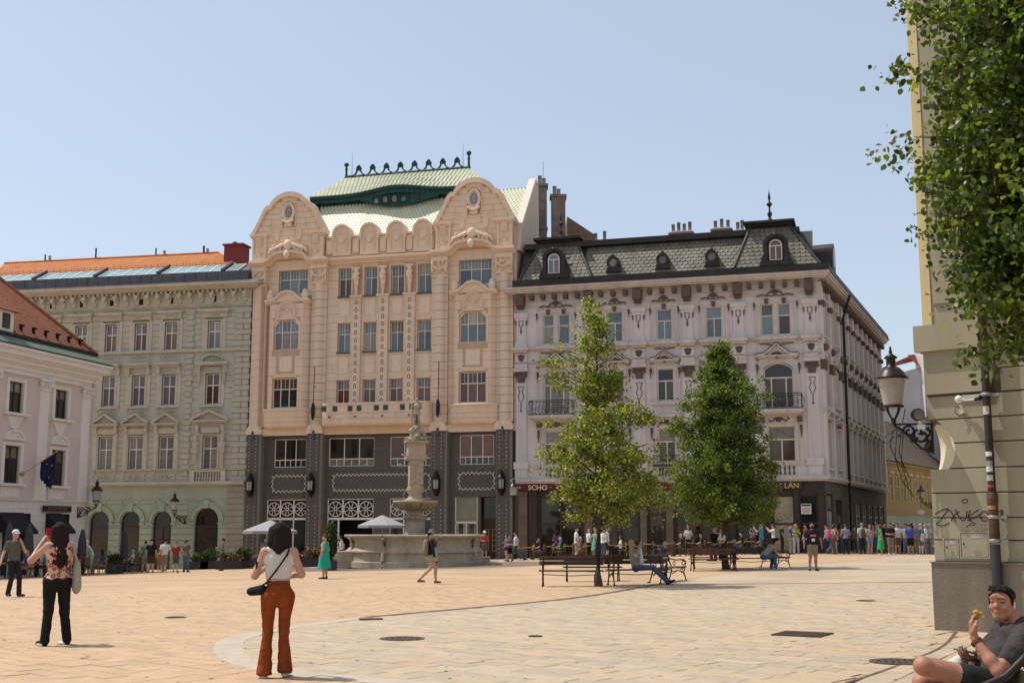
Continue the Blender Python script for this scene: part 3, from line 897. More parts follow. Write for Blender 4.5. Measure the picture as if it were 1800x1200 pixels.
# bow bays
def plan(x0,x1,out,y,n=9):
	w = x1 - x0
	return [(x0,y)] + [(x0 + w * (.02 + .96 * i / n),y - out * min(1,math.sin(math.pi * (.08 + .84 * i / n)) ** .45)) for i in range(n + 1)] + [(x1,y)]
for bi,(x0,x1,wx0,wx1) in enumerate([(1.25,4.43,1.84,3.62),(14.85,18.0,15.38,17.14)]):
	cx = (x0 + x1) / 2
	wx0,wx1 = cx - .92 + .0,cx + .92
	b = MB(); ops = [(wx0,wx1,9.7,11.75),(wx0,wx1,13.75,15.8)]
	Y = -.42
	wall(b,x0 + .3,x1 - .3,9.6,17.2,ops,y=Y,depth=.22)
	for s,t in ((x0,x0 + .3),(x1,x1 - .3)):
		b.add([(s,.14,9.6),(t,Y,9.6),(t,Y,17.2),(s,.14,17.2)],[(0,1,2,3)])
	P.part('bay_wall', b, MAT['peach_joint'])
	b = MB(); tiles(b, x0 + .3, x1 - .3, 9.65, 17.15, .8, .56, [(wx0 - .12, wx1 + .12, 9.62, 11.9), (wx0 - .12, wx1 + .12, 13.3, 16.0), (x0 + .9, x1 - .9, 12.1, 13.4)], y=Y, pr=.02, into=(P, 'facing_tile', MAT['peach'], 300))
	for s,t in ((x0,x0 + .3),(x1,x1 - .3)):
		for q in range(13):
			z = 9.66 + q * .58
			e = .02 if s < t else -.02
			v = [(s - e,.12,z),(t,Y - .02,z),(t,Y - .02,z + .55),(s - e,.12,z + .55)]
			b.add(v,[(0,1,2,3)])
	P.part('bay_side_tiles', b, MAT['peach'], kind='stuff')
	for zz in (11.75,15.8):
		b = MB(); b.path([(wx0 - .1,zz - 2.1),(wx0 - .1,zz + .02 - (.2 if zz > 14 else 0)),(wx0 + .25,zz + .14),(wx1 - .25,zz + .14),(wx1 + .1,zz + .02 - (.2 if zz > 14 else 0)),(wx1 + .1,zz - 2.1)],.12,Y - .07,Y + .02)
		P.part('window_surround', b, MAT['peach_relief'])
	P.window(wx0, wx1, 9.7, 11.75, Y + .15, 3, .63, MAT['cream_w'], 'red' if bi else 'dark', glass_top='brown', topbars=2, split=[.31, .66], fw=.06)
	P.window(wx0, wx1, 13.75, 15.8, Y + .15, 3, .6, MAT['cream_w'], 'blue', topbars=2, split=[.31, .66], fw=.06, rise=0)
	b = MB()  # clipped corners of the upper bay window
	for s in (0,1):
		q = [(wx0,15.8),(wx0,15.35),(wx0 + .4,15.8)] if s == 0 else [(wx1,15.8),(wx1 - .4,15.8),(wx1,15.35)]
		b.prism(q,Y + .02,Y + .2)
	P.part('corner_infill', b, MAT['peach'])
	b = MB(); b.path([(cx - .5,12.2),(cx + .5,12.2),(cx + .5,13.3),(cx - .5,13.3)],.04,Y - .03,Y,closed=True); b.box(cx - .47,cx + .47,Y - .018,Y + .01,12.23,13.27)
	P.part('sunk_panel', b, MAT['peach_relief'])
	b = MB()   # relief above the upper window
	b.path(arc(cx,16.35,.62,.75,-20,200,14),.14,Y - .09,Y)
	b.path(arc(cx,16.35,.42,.52,-20,200,14),.05,Y - .05,Y)
	ornament(b,cx,16.55,.6,.5,Y - .03,0,4)
	for i in range(16):
		t = -20 + 220 * i / 15; b.ball((cx + .66 * math.cos(R_(t)),Y - .09,16.35 + .8 * math.sin(R_(t))),.075,0,5,3)
	P.part('bay_relief', b, MAT['peach_relief'])
	# capping with a curved crest
	b = MB()
	crest = [(x0 - .08,17.15),(x0 + .45,17.2),(x0 + .75,17.38),(cx - .45,17.72),(cx,17.82),(cx + .45,17.72),(x1 - .75,17.38),(x1 - .45,17.2),(x1 + .08,17.15)]
	b.band(crest,.14,Y - .2,.15); b.band([(x,z - .1) for x,z in crest],.098,Y - .1,.15)
	for p,q in zip(crest[:-1],crest[1:]):
		b.prism([(p[0],17.0),(q[0],17.0),(q[0],q[1] - .1),(p[0],p[1] - .1)],Y - .02,.15)
	P.part('bay_crest', b, MAT['peach_relief'])
	for sx in (x0 + .28,x1 - .28):
		b = MB(); b.lathe([(.2, 0), (.24, .15), (.26, .35), (.18, .5), (.2, .58), (.12, .68), (.02, .75)], 10, (sx, Y + .05, 17.3)); P.part('crest_urn', b, MAT['peach_relief'])
	# bowl beneath
	b = MB(); rings = []
	for f,z in ((.62,8.3),(.86,8.36),(.97,8.5),(1.0,8.8),(1.0,9.2),(1.03,9.3),(1.03,9.5),(1.1,9.52),(1.1,9.66),(.9,9.67)):
		rings.append([(cx + (x - cx) * (f * .1 + .9 if f < 1 else f * .5 + .5),.14 + (y - .14) * f,z) for x,y in plan(x0 - .12,x1 + .12,.72,.14)])
	b.loft(rings,0,True)
	P.part('bay_bowl', b, MAT['peach'])
	for zz in (8.72,9.02):
		b = MB(); rings = []
		for dz in (0,.02): rings.append([(cx + (x - cx) * 1.004,y - .012,zz + dz) for x,y in plan(x0 - .12,x1 + .12,.72,.14)])
		b.loft(rings); P.part('bowl_joint', b, MAT['peach_joint'])
# long balcony with rounded ends
b = MB(); rings = []
for f,z in ((.7,8.3),(.9,8.36),(.99,8.5),(1.0,8.7),(1.0,9.72),(1.04,9.74),(1.04,9.88),(.85,9.89)):
	w0,w1 = 5.6,13.55; cx = (w0 + w1) / 2
	pl = [(w0,.14)] + [(w0 + .6 - .6 * math.cos(R_(t)),.14 - 1.1 * math.sin(R_(t))) for t in range(15,91,15)] + [(w1 - .6 + .6 * math.sin(R_(t)),.14 - 1.1 * math.cos(R_(t))) for t in range(0,90,15)] + [(w1,.14)]
	rings.append([(cx + (x - cx) * (.97 + .03 * f),.14 + (y - .14) * f,z) for x,y in pl])
b.loft(rings,0,False)
P.part('balcony', b, MAT['peach'])
for zz in (8.8,9.15):
	b = MB(); b.box(6.25, 12.9, -.975, -.95, zz, zz + .022); P.part('balcony_joint', b, MAT['peach_joint'])
b = MB()
for i in range(9): b.box(6.4 + i * .8,6.42 + i * .8,-.975,-.95,8.6 if i % 2 else 8.82,8.8 if i % 2 else 9.15)
P.part('balcony_joint', b, MAT['peach_joint'])
for gx in (6.05,6.85,7.95,8.6,9.85,10.5,11.7,12.35):
	b = MB(); b.box(gx - .17, gx + .17, -.985, -.955, 9.3, 9.66); P.part('grille_opening', b, MAT['oval'])
	b = MB()
	for i in range(1,4): b.box(gx - .17 + i * .085 - .008,gx - .17 + i * .085 + .008,-1.0,-.986,9.3,9.66); b.box(gx - .17,gx + .17,-1.0,-.986,9.3 + i * .09 - .008,9.3 + i * .09 + .008)
	P.part('grille', b, MAT['green_dark'])
for gx in (6.5,8.35,10.3,12.2):
	b = MB(); b.tube([(gx, -.95, 8.95), (gx, -1.15, 8.92)], .05); P.part('water_spout', b, MAT['black'])
# band beneath
b = MB(); b.box(0, PW, -.02, .15, 7.82, 8.3); P.part('lower_band', b, MAT['peach'])
# main cornice: straight over the middle, swept over the bays
b = MB()
cornice(b,5.6,13.45,19.72,[(.18,.14),(.3,.1),(.45,.12),(.38,.08)],.15,ends=False)
P.part('cornice', b, MAT['peach_relief'])
for x0,x1 in ((-.15,5.7),(13.35,19.25)):
	cx = (x0 + x1) / 2; w = x1 - x0
	path = [(x0 - .05,0),(x0 + 1.05,0),(x0 + 1.45,.12),(x0 + 1.75,.45),(x0 + 2.15,.62),(cx - .35,.66),(cx + .35,.66),(x1 - 2.15,.62),(x1 - 1.75,.45),(x1 - 1.45,.12),(x1 - 1.05,0),(x1 + .05,0)]
	b = MB()
	for dz,out,th in ((19.72,.25,.13),(19.85,.4,.12),(19.97,.6,.14),(20.11,.5,.1)):
		b.band([(x,z + dz) for x,z in path],th - .001,-out,.25)
	P.part('cornice', b, MAT['peach_relief'])
	b = MB()   # tympanum under the sweep
	for p,q in zip(path[:-1],path[1:]):
		if p[1] + q[1] > 0: b.prism([(p[0],19.5),(q[0],19.5),(q[0],19.73 + q[1]),(p[0],19.73 + p[1])],.1,.2)
	P.part('tympanum', b, MAT['peach'])
	b = MB()   # cartouche on top
	ornament(b,cx,20.95,2.5,.75,-.5,0,8,.1)
	b.ball((cx,-.5,21.2),.33,0,8,6,(1,.6,1.2)); b.ball((cx,-.62,20.5),.25,0,8,6,(1,.6,1.3))
	b.path(arc(cx,20.9,1.2,.5,20,160,10),.14,-.5,-.1)
	for s in (-1,1): b.tube([(cx + s * .3,-.5,21.25),(cx + s * .8,-.5,21.05),(cx + s * 1.3,-.45,20.9),(cx + s * 1.45,-.4,20.65)],[.14,.12,.13,.08],6)
	P.part('cartouche', b, MAT['peach_relief'])
# parapet: five bays with round headed panels
arcs = [6.65,8.72,10.7,12.65]
b = MB(); b.box(5.5, 13.45, .1, .6, 21.62, 21.76); P.part('parapet_coping', b, MAT['peach_relief'])
for ax in arcs:
	b = MB(); pts = [(ax - .68,20.3),(ax + .68,20.3),(ax + .68,21.75)] + arc(ax,21.8,.68,.72,0,180,12) + [(ax - .68,21.75)]
	b.prism(pts,.02,.55,0,False)
	P.part('round_headed_panel', b, MAT['peach'])
	b = MB(); b.path([(ax - .64,21.4)] + arc(ax,21.8,.64,.7,180,0,12) + [(ax + .64,21.4)],.14,-.1,.6)
	b.path([(ax - .4,20.6)] + arc(ax,21.55,.4,.42,180,0,10) + [(ax + .4,20.6)],.05,-.03,.03)
	for zz in (20.8,21.0,21.2,21.4):
		for s in (-1,1): b.box(ax + s * .4 - .05,ax + s * .4 + .05,-.05,.02,zz - .4 + .25,zz - .4 + .36)
	b.ball((ax,0,21.35),.19,0,8,5,(1.2,.5,1.1)); b.tube([(ax - .3,0,21.5),(ax,-.02,21.15),(ax + .3,0,21.5)],.06,5)
	P.part('panel_moulding', b, MAT['peach_relief'])
for px_ in (5.72,7.7,9.71,11.67,13.2):
	b = MB(); b.box(px_ - .22, px_ + .22, .08, .24, 20.45, 21.5); b.path([(px_ - .2, 20.5), (px_ + .2, 20.5), (px_ + .2, 21.45), (px_ - .2, 21.45)], .05, .05, .09, closed=True); P.part('parapet_panel', b, MAT['peach_relief'])
# gables
for x0,x1 in ((-.28,5.45),(13.5,19.2)):
	cx = (x0 + x1) / 2; h = (x1 - x0) / 2
	out = [(x0 + .05,22.1),(x0 + .45,22.75),(x0 + .95,23.75),(x0 + 1.05,23.98),(x0 + 1.25,24.18)] + arc(cx,23.55,h - 1.3,1.5,158,22,12) + [(x1 - 1.25,24.18),(x1 - 1.05,23.98),(x1 - .95,23.75),(x1 - .45,22.75),(x1 - .05,22.1)]
	b = MB()
	b.prism([(x0 + .1,20.2),(x1 - .1,20.2)] + out[::-1],.02,.6)
	P.part('gable_wall', b, MAT['peach_joint'])
	b = MB()
	nr = 12
	def inside(z):
		if z < 22.1: return x0 + .12,x1 - .12
		xs_ = []
		for (a,c),(d,e) in zip(out[:-1],out[1:]):
			if (c - z) * (e - z) <= 0 and c != e: xs_.append(a + (d - a) * (z - c) / (e - c))
		return (min(xs_),max(xs_)) if len(xs_) > 1 else (cx,cx)
	z = 20.3; ri = 0
	while z < 24.8:
		l,r = inside(z + .41) ; l2,r2 = inside(z); l,r = max(l,l2) + .05,min(r,r2) - .05
		if r - l > .3:
			tiles(b, l, r, z, z + .42, .95, .42, [(cx - .52, cx + .52, 22.6, 24.35)], y=.02, pr=.02, gap=.022, into=(P, 'gable_tile', MAT['peach'], 120))
		z += .42; ri += 1
	(P.part('gable_tiles', b, MAT['peach'], kind='stuff') if b.v else 0)
	b = MB(); b.path(out,.3,-.12,.65); b.path([(x,z - .17) for x,z in out],.09,-.17,.02)
	P.part('gable_moulding', b, MAT['peach_relief'])
	# oval window
	oz = 23.7
	b = MB(); b.path(arc(cx,oz,.3,.46,0,342,19),.05,-.1,-.02,closed=True)
	for i in range(10):
		t = i * math.pi / 5; b.path([(cx + .09 * math.cos(t),oz + .13 * math.sin(t)),(cx + .28 * math.cos(t),oz + .44 * math.sin(t))],.022,-.09,-.03)
	b.path(arc(cx,oz,.09,.13,0,324,9),.025,-.09,-.03,closed=True)
	ow = P.part('oval_window', b, MAT['white'])
	b = MB(); b.prism(arc(cx, oz, .3, .46, 0, 342, 19), -.028, -.006); P.part('pane', b, GL['blue'], parent=ow)
	b = MB()
	b.path(arc(cx,oz,.42,.6,0,342,19),.16,-.16,.0,closed=True)
	b.path([(cx - .5,oz - 1.1),(cx - .55,oz + .1)] + arc(cx,oz + .15,.55,.75,180,0,10) + [(cx + .55,oz + .1),(cx + .5,oz - 1.1)],.07,-.07,.0)
	for i in range(7):
		b.ball((cx - .36 + .12 * i,-.15,oz - .62 - .16 * math.sin(math.pi * i / 6)),.12,0,6,4)
	b.box(cx - .28,cx + .28,-.14,0,oz - 1.06,oz - .86)
	P.part('oval_surround', b, MAT['peach_relief'])
	for s in (-1,1):
		b = MB(); xx = cx + s * .85
		b.box(xx - .18,xx + .18,-.09,0,21.75,22.35); b.box(xx - .12,xx + .12,-.13,0,21.65,21.9); b.box(xx - .23,xx + .23,-.11,0,22.3,22.4)
		for t in range(5): b.path([(cx + s * (1.35 + .0),22.6),(cx + s * 1.35 + .5 * math.cos(R_(30 + 30 * t)),22.6 + .5 * math.sin(R_(30 + 30 * t)))],.02,-.012,.0)
		b.path(arc(cx + s * 1.35,22.6,.3,.3,0,180,8),.05,-.03,.0)
		P.part('gable_block', b, MAT['peach_relief'])
	# corner consoles
	for xa in (x0,x1 - 1.35):
		b = MB()
		b.box(xa,xa + 1.35,-.3,.6,22.0,22.18); b.box(xa + .08,xa + 1.27,-.2,.6,21.88,21.999)
		b.box(xa + .12,xa + 1.23,-.1,.6,20.25,21.88)
		b.box(xa + .48,xa + .87,-.24,-.1,21.25,21.879)
		for q in range(3): b.box(xa + .5 + q * .125,xa + .58 + q * .125,-.27,-.24,21.3,21.8)
		b.box(xa + .15,xa + .3,-.15,-.1,20.3,21.85); b.box(xa + 1.05,xa + 1.2,-.15,-.1,20.3,21.85)
		ornament(b,xa + .67,20.75,.6,.55,-.12,0,3)
		P.part('corner_console', b, MAT['peach_relief'])
# ---- roof
def diamond_tiles(P_,o,du,dv,nu,nv,ok,mat_,name,lim,w=.3,h=.26,th=.03,off=0):
	"""scale shaped tiles over a slope: o origin, du unit along the eaves, dv unit up the slope"""
	o,du,dv = Vector(o),Vector(du),Vector(dv)
	nrm = du.cross(dv).normalized()
	cells = []
	for j in range(nv):
		for i in range(nu):
			u,v = (i + (.5 if j % 2 else 0)) * w,j * h
			if ok(u,v): cells.append((u,v))
	def tile():
		g = .012
		pts = [(0,-h + g),(w / 2 - g,0),(0,h - g),(-w / 2 + g,0)]
		vs = [tuple(du * a + dv * c + nrm * (th if c <= 0 else th * .35)) for a,c in pts] + [tuple(du * a + dv * c - nrm * .01) for a,c in pts]
		return vs,[(0,1,2,3),(4,5,1,0),(5,6,2,1),(6,7,3,2),(7,4,0,3)]
	vs,fs = tile()
	b1 = MB(); b1.add(vs,fs); me = b1.mesh(name,mat_)
	rnd = random.Random(2)
	st = MB()
	for q,(u,v) in enumerate(cells):
		p = o + du * u + dv * v
		if q < lim: link(name,me,P_.e,tuple(p))
		else: st.add([tuple(Vector(x) + p) for x in vs],fs)
	if len(cells) > lim: P_.part(name + 's', st, mat_, kind='stuff')
sl = Vector((0,1.95,3.2)); slu = sl.normalized(); slen = sl.length
b = MB()
b.add([(3.5,.55,21.4),(15.2,.55,21.4),(15.2,2.5,24.6),(3.5,2.5,24.6)],[(0,1,2,3)])
b.add([(3.5,.55,21.4),(3.5,2.5,24.6),(3.5,8,24.6),(3.5,8,21.4)],[(0,1,2,3)])
P.part('lower_roof_deck', b, MAT['green_dark'])
diamond_tiles(P, (4.0, .55, 21.42), (1, 0, 0), slu, 40, 15, lambda u, v: u < 10.6 and v < slen, MAT['green_roof'], 'roof_tile', 300, .27, .26)
# dark band and eyebrow with four lights under the bulging upper eave
def eave(u): return 25.1 + .3 * math.exp(-((u - 10.0) / 2.4) ** 2)
def eavy(u): return 2.1 - .5 * math.exp(-((u - 10.0) / 2.2) ** 2)
b = MB()
xs_ = [3.2 + i * .37 for i in range(37)]
for p,q in zip(xs_[:-1],xs_[1:]):
	b.prism([(p,24.3),(q,24.3),(q,eave(q) + .02),(p,eave(p) + .02)],2.6,2.95)
	b.prism([(p,eave(p) - .3),(q,eave(q) - .3),(q,eave(q)),(p,eave(p))],eavy(p) + .12,2.9)
	b.prism([(p,eave(p)),(q,eave(q)),(q,eave(q) + .2),(p,eave(p) + .2)],eavy(p),2.9)
b.box(16.5,16.85,2.4,8,25.0,25.3); b.box(3.05,3.4,2.4,8,25.0,25.3)
b.box(3.4,16.5,2.96,8,22.0,25.25)
P.part('green_frieze', b, MAT['green_dark'])
b = MB()
e0 = [(7.2,24.75),(8.2,24.5),(9.1,24.25),(10.1,24.16),(11.1,24.25),(12.0,24.48),(13.1,24.75)]
for p,q in zip(e0[:-1],e0[1:]):
	b.prism([p,q,(q[0],eave(q[0]) - .3),(p[0],eave(p[0]) - .3)],2.0,2.7)
b.path([(x,z) for x,z in e0],.07,1.92,2.01)
for x in (8.1,8.75,9.45,10.15,10.85,11.6): b.box(x - .05,x + .05,1.93,2.01,24.35,25.05)
P.part('eyebrow_dormer', b, MAT['green_dark'])
for x,h in ((8.43,.38),(9.1,.5),(9.8,.52),(10.5,.4)):
	b = MB(); b.path([(x - .2, 24.45)] + arc(x, 24.45 + h - .2, .2, .2, 180, 0, 8) + [(x + .2, 24.45)], .05, 1.9, 1.99, closed=True); ew = P.part('eyebrow_window', b, MAT['green_dark'])
	b = MB(); b.prism([(x - .2, 24.45), (x + .2, 24.45)] + arc(x, 24.45 + h - .2, .2, .2, 0, 180, 8), 1.95, 1.995); P.part('pane', b, GL['curtain'], parent=ew)
# upper roof hipped
rz,ry = 27.55,5.2
eL,eR,rL,rR = 3.05,16.9,4.7,14.35
b = MB()
up = Vector((0,ry - 1.2,rz - 24.95))
n = 26
for i in range(n):
	u0,u1 = eL + (eR - eL) * i / n,eL + (eR - eL) * (i + 1) / n
	r0,r1 = rL + (rR - rL) * i / n,rL + (rR - rL) * (i + 1) / n
	b.add([(u0,eavy(u0) - .05,eave(u0) + .2),(u1,eavy(u1) - .05,eave(u1) + .2),(r1,ry,rz),(r0,ry,rz)],[(0,1,2,3)],0)
b.add([(eL,2.3,eave(eL) + .2),(rL,ry,rz),(eL,9.5,25.3)],[(0,1,2)]); b.add([(eR,2.3,eave(eR) + .2),(eR,9.5,25.3),(rR,ry,rz)],[(0,1,2)])
b.add([(eL,9.5,25.3),(rL,ry,rz),(rR,ry,rz),(eR,9.5,25.3)],[(0,1,2,3)])
P.part('upper_roof_deck', b, MAT['green_dark'])
st = MB(); rows_ = 17
for j in range(rows_):
	t0 = j / rows_
	l,r = eL + (rL - eL) * t0,eR + (rR - eR) * t0
	nn = int((r - l) / .3)
	for i in range(nn):
		f = (i + .5 * (j % 2) + .5) / nn
		if f > 1: continue
		hw = .5 / nn
		def pt(ff,tt):
			ff = min(max(ff,0),1); tt = min(tt,1)
			u = eL + (eR - eL) * ff; r_ = rL + (rR - rL) * ff
			a = Vector((u,eavy(u) - .05,eave(u) + .2)); c = Vector((r_,ry,rz))
			return a + (c - a) * tt
		nrm = Vector((0,-.38,.92))
		e = .93
		A,C,D,E2 = pt(f,max(0,t0 - .8 / rows_)),pt(f + hw * e,t0 + .1 / rows_),pt(f,t0 + 1.0 / rows_),pt(f - hw * e,t0 + .1 / rows_)
		st.add([tuple(x + nrm * hh) for x,hh in ((A,.05),(C,.035),(D,.015),(E2,.035))] + [tuple(x - nrm * .01) for x in (A,C,D,E2)],[(0,1,2,3),(4,5,1,0),(5,6,2,1),(6,7,3,2),(7,4,0,3)])
P.part('upper_roof_tiles', st, MAT['green_roof'], kind='stuff')
# ridge crest of cast ornaments
b = MB(); b.tube([(rL - .1, ry, rz + .04), (rR + .1, ry, rz + .04)], .12, 6); P.part('ridge_cap', b, MAT['green_dark'])
b = MB()
pts = [(-.55,0),(-.36,.1),(-.22,.3),(-.16,.55),(-.2,.72),(-.12,.9),(.12,.9),(.2,.72),(.16,.55),(.22,.3),(.4,.1),(.62,0),(.3,-.08),(-.3,-.08)]
b.path(pts[:12],.11,-.06,.06); b.prism([(-.18,.5),(.18,.5),(.22,.72),(.12,.95),(-.12,.95),(-.22,.72)],-.07,.07)
b.ball((0,0,.98),.13,0,6,4); b.box(-.62,.62,-.07,.07,-.08,.06)
b.v = [(x * .9, y, z * .75) for x, y, z in b.v]; cm = b.mesh('ridge_ornament', MAT['green_dark'])
nn = 8
for i in range(nn): link('ridge_ornament', cm, P.e, (rL + 1.0 + (rR - rL - 1.9) * i / (nn - 1), ry, rz + .1))
for x,h in ((rL,1.15),(rR,1.3)):
	b = MB(); b.lathe([(.16, 0), (.1, .15), (.08, h * .5), (.13, h * .55), (.08, h * .62), (.08, h * .75), (.15, h * .78), (.2, h * .88), (.15, h * .98), (.02, h)], 8, (x, ry, rz)); P.part('finial', b, MAT['green_dark'])
for x in (rL + .45,rR - .45):
	b = MB(); b.tube([(x, ry, rz), (x, ry, rz + 1.9)], [.03, .012], 4); P.part('lightning_rod', b, MAT['galv'])
# right wing of the roof and the fire wall that ends it
b = MB(); b.add([(16.8,.6,21.7),(19.0,.6,21.7),(19.25,4.3,25.5),(15.9,4.3,25.5)],[(0,1,2,3)])
b.add([(15.9, 4.3, 25.5), (19.25, 4.3, 25.5), (19.25, 9, 21.7), (15.9, 9, 21.7)], [(0, 1, 2, 3)]); P.part('wing_roof_deck', b, MAT['green_dark'])
wv = Vector((0.0,3.7,3.9)).normalized()
diamond_tiles(P, (16.9, .62, 21.75), (1, 0, 0), wv, 11, 19, lambda u, v: u < 2.3 + v * .01, MAT['green_roof'], 'wing_roof_tile', 0, .27, .27)
b = MB()
b.xprism([(.15,20),(.6,22.0),(4.3,26.1),(5.4,26.0),(5.6,20)],PW - .05,PW + .25)
P.part('fire_wall', b, mat("cream rendered fire wall", (.58, .47, .36), .9, var=.1))
b = MB(); b.xprism([(.45, 21.95), (4.3, 26.12), (4.9, 26.05), (4.9, 25.85), (4.3, 25.85), (.6, 21.75)], PW - .18, PW + .32); P.part('fire_wall_coping', b, MAT['cream_w'])
# ---- dark stone ground stage
GOP = [(1.4,4.4,-1.2,3.45),(5.92,9.26,-1.2,3.47),(10.43,13.4,-1.2,3.48),(15.02,16.6,-1.2,3.53),(16.78,17.93,-1.2,3.53),
	   (1.85,4.24,5.64,7.59),(5.93,9.25,5.66,7.59),(10.4,13.45,5.63,7.6),(15.32,17.71,5.66,7.62)]
b = MB(); wall(b, 0, PW, -1.6, 7.85, GOP, y=.3, depth=.35); P.part('ground_stage', b, MAT['palace_edge'])
b = MB(); tiles(b, .9, PW - .9, -1.5, 7.82, .62, .42, GOP, y=.3, pr=.014, gap=.012, jit=.004, into=(P, 'stone_slab', MAT['palace_dark'], 300)); P.part('stone_slabs', b, MAT['palace_dark'], kind='stuff')
b = MB(); b.box(.2, PW - .2, 2.2, 2.3, -1.5, 7.8); b.box(.2, PW - .2, .7, 2.2, 4.2, 5.4); P.part('shop_interior', b, MAT['dark_in'])
for a,c in ((0,1.1),(4.55,5.68),(13.5,14.62),(17.98,19.1)):
	b = MB(); b.box(a + .08, c - .2, -.32, .3, -1.6, 7.88); P.part('stone_pilaster', b, MAT['palace_dark'])
	b = MB(); b.box(c - .198, c, -.26, .3, -1.6, 7.86); b.box(a, a + .078, -.22, .3, -1.6, 7.86); P.part('pilaster_edge', b, MAT['palace_edge'])
	b = MB(); b.box((a + c) / 2 - .14, (a + c) / 2 - .0, -.42, -.3, 7.6, 8.1); P.part('pilaster_clasp', b, MAT['zinc'])
	b = MB(); cx = (a + c) / 2 - .06
	for i in range(34):
		z = -.6 + i * .25
		if 2.9 < z < 5.3: continue
		for s in (-.24,.24): b.box(cx + s - .025,cx + s + .025,-.345,-.319,z,z + .1)
	P.part('studs', b, MAT['stud'], kind='stuff')
b = MB()
rs2 = random.Random(4)
for z in (3.75,5.35):
	for i in range(30):
		x = 1.2 + i * .58
		if not any(a - .2 < x < c + .2 for a,c in ((0,1.1),(4.55,5.68),(13.5,14.62),(17.98,19.1))): b.ball((x,.28,z),.035,0,5,3); b.ball((x + .1,.28,z + .0),.025,0,5,3)
P.part('wall_studs', b, MAT['black'], kind='stuff')
for i,(a,c,z0,z1) in enumerate(GOP[5:]):
	n = 3
	o = P.window(a, c, z0, z1, .42, n, .26, MAT['white'], 'brown' if i else 'shop', fw=.05, glass_top=('red' if i > 1 else 'shop'))
	b = MB()
	for q in range(6):
		if q % 2 == 0: x = a + (c - a) * (q + 1) / 6; b.box(x - .02,x + .02,.36,.42,z0 + .05,z0 + (z1 - z0) * .26)
	P.part('glazing_bars', b, MAT['white'])
for x0,x1,z0,z1 in ((1.79,4.26,3.99,5.04),(6.31,13.25,4.02,5.07),(15.3,17.72,4.05,5.09)):
	pts = []; s = .075
	def zz(p,q,n):
		for i in range(n):
			t = i / n; o = s * (1 if i % 2 else -1)
			dx,dz = q[0] - p[0],q[1] - p[1]; l = math.hypot(dx,dz)
			pts.append((p[0] + dx * t - dz / l * o,p[1] + dz * t + dx / l * o))
	nx = int((x1 - x0) / .14) // 2 * 2; nz_ = int((z1 - z0) / .14) // 2 * 2
	zz((x0,z0),(x1,z0),nx); zz((x1,z0),(x1,z1),nz_); zz((x1,z1),(x0,z1),nx); zz((x0,z1),(x0,z0),nz_)
	b = MB(); b.path(pts, .05, .262, .287, closed=True); P.part('zigzag_frame', b, MAT['white'])
def wheel(cx,cz,r):
	b = MB(); b.path(arc(cx,cz,r,r,0,345,23),.05,.36,.41,closed=True); b.path(arc(cx,cz,r * .2,r * .2,0,315,7),.04,.36,.41,closed=True)
	for i in range(8):
		t = i * math.pi / 4 + .39; b.path([(cx + .2 * r * math.cos(t),cz + .2 * r * math.sin(t)),(cx + r * math.cos(t),cz + r * math.sin(t))],.035,.365,.405)
	return b
for (a,c,z0,z1),op in zip(GOP[:3],(0,1,0)):
	w = (c - a) / 3
	b = MB(); b.box(a,c,.34,.46,2.05,2.2); b.box(a,c,.34,.46,z1 - .06,z1)
	for i in range(4): xx = a + w * i; b.box(max(a,xx - .04),min(c,xx + .04),.34,.46,-1.2,z1) if (not op or i in (0,3)) else b.box(xx - .04,xx + .04,.34,.46,2.2,z1)
	if op: b.box(a + .75,a + .85,.34,.46,-1.2,2.05)
	fr = P.part('shopfront_frame', b, MAT['white'])
	for i in range(3):
		P.part('wheel_tracery', wheel(a + w * (i + .5), 2.78, min(w / 2 - .06, .52)), MAT['white'], parent=fr)
		b = MB(); b.box(a + w * i + .04, a + w * i + w - .04, .415, .43, 2.2, z1 - .06); P.part('pane', b, GL['shop'], parent=fr)
		if not op or i == 0:
			b = MB(); b.box(a + w * i + .04, a + w * i + (w - .04 if not op else .7), .415, .43, -1.1, 2.05); P.part('pane', b, GL['dark'], parent=fr)
a,c,z0,z1 = GOP[3]
b = MB(); b.box(a,c,.34,.44,1.8,1.95)
for x in (a,(a + c) / 2 - .04,c - .08): b.box(x,x + .08,.34,.44,-1.1,z1 if x != (a + c) / 2 - .04 else 1.8)
fr = P.part('glazed_door_frame', b, MAT['cream_w'])
b = MB(); b.box(a + .08, c - .08, .39, .4, 1.95, z1); P.part('pane', b, GL['pale'], parent=fr)
for x in (a + .08,(a + c) / 2 + .04):
	b = MB(); b.box(x, x + .16, .38, .41, -1, 1.8); b.box(x + .48, x + .66, .38, .41, -1, 1.8); b.box(x + .16, x + .48, .38, .41, -1, .3); P.part('door_leaf', b, GL['pale'], parent=fr)
	b = MB(); b.box(x + .16, x + .48, .39, .4, .3, 1.8); P.part('pane', b, GL['dark'], parent=fr)
a,c,z0,z1 = GOP[4]
MAT['wood_dark'] = mat("dark varnished wood", (.045, .022, .015), .45, var=.3, scale=4, streak=.2)
b = MB(); b.box(a, c, .75, .85, -1.2, 2.0); b.box(a, c, .7, .84, 2.0, 2.15); P.part('entrance_door', b, MAT['wood_dark'])
b = MB(); b.box(a + .05, c - .05, .78, .8, 2.15, 3.5); P.part('fanlight', b, GL['dark'])
b = MB()
MAT['brass'] = mat("brass", (.45, .30, .10), .35, .8)
for s in (0,1):
	x = a + .2 + s * .5
	for q in range(5): b.box(x,x + .25,.735,.75,.0 + q * .35,.02 + q * .35)
	b.box(x,x + .02,.735,.75,0,1.4); b.box(x + .23,x + .25,.735,.75,0,1.4)
P.part('door_grille', b, MAT['brass'])
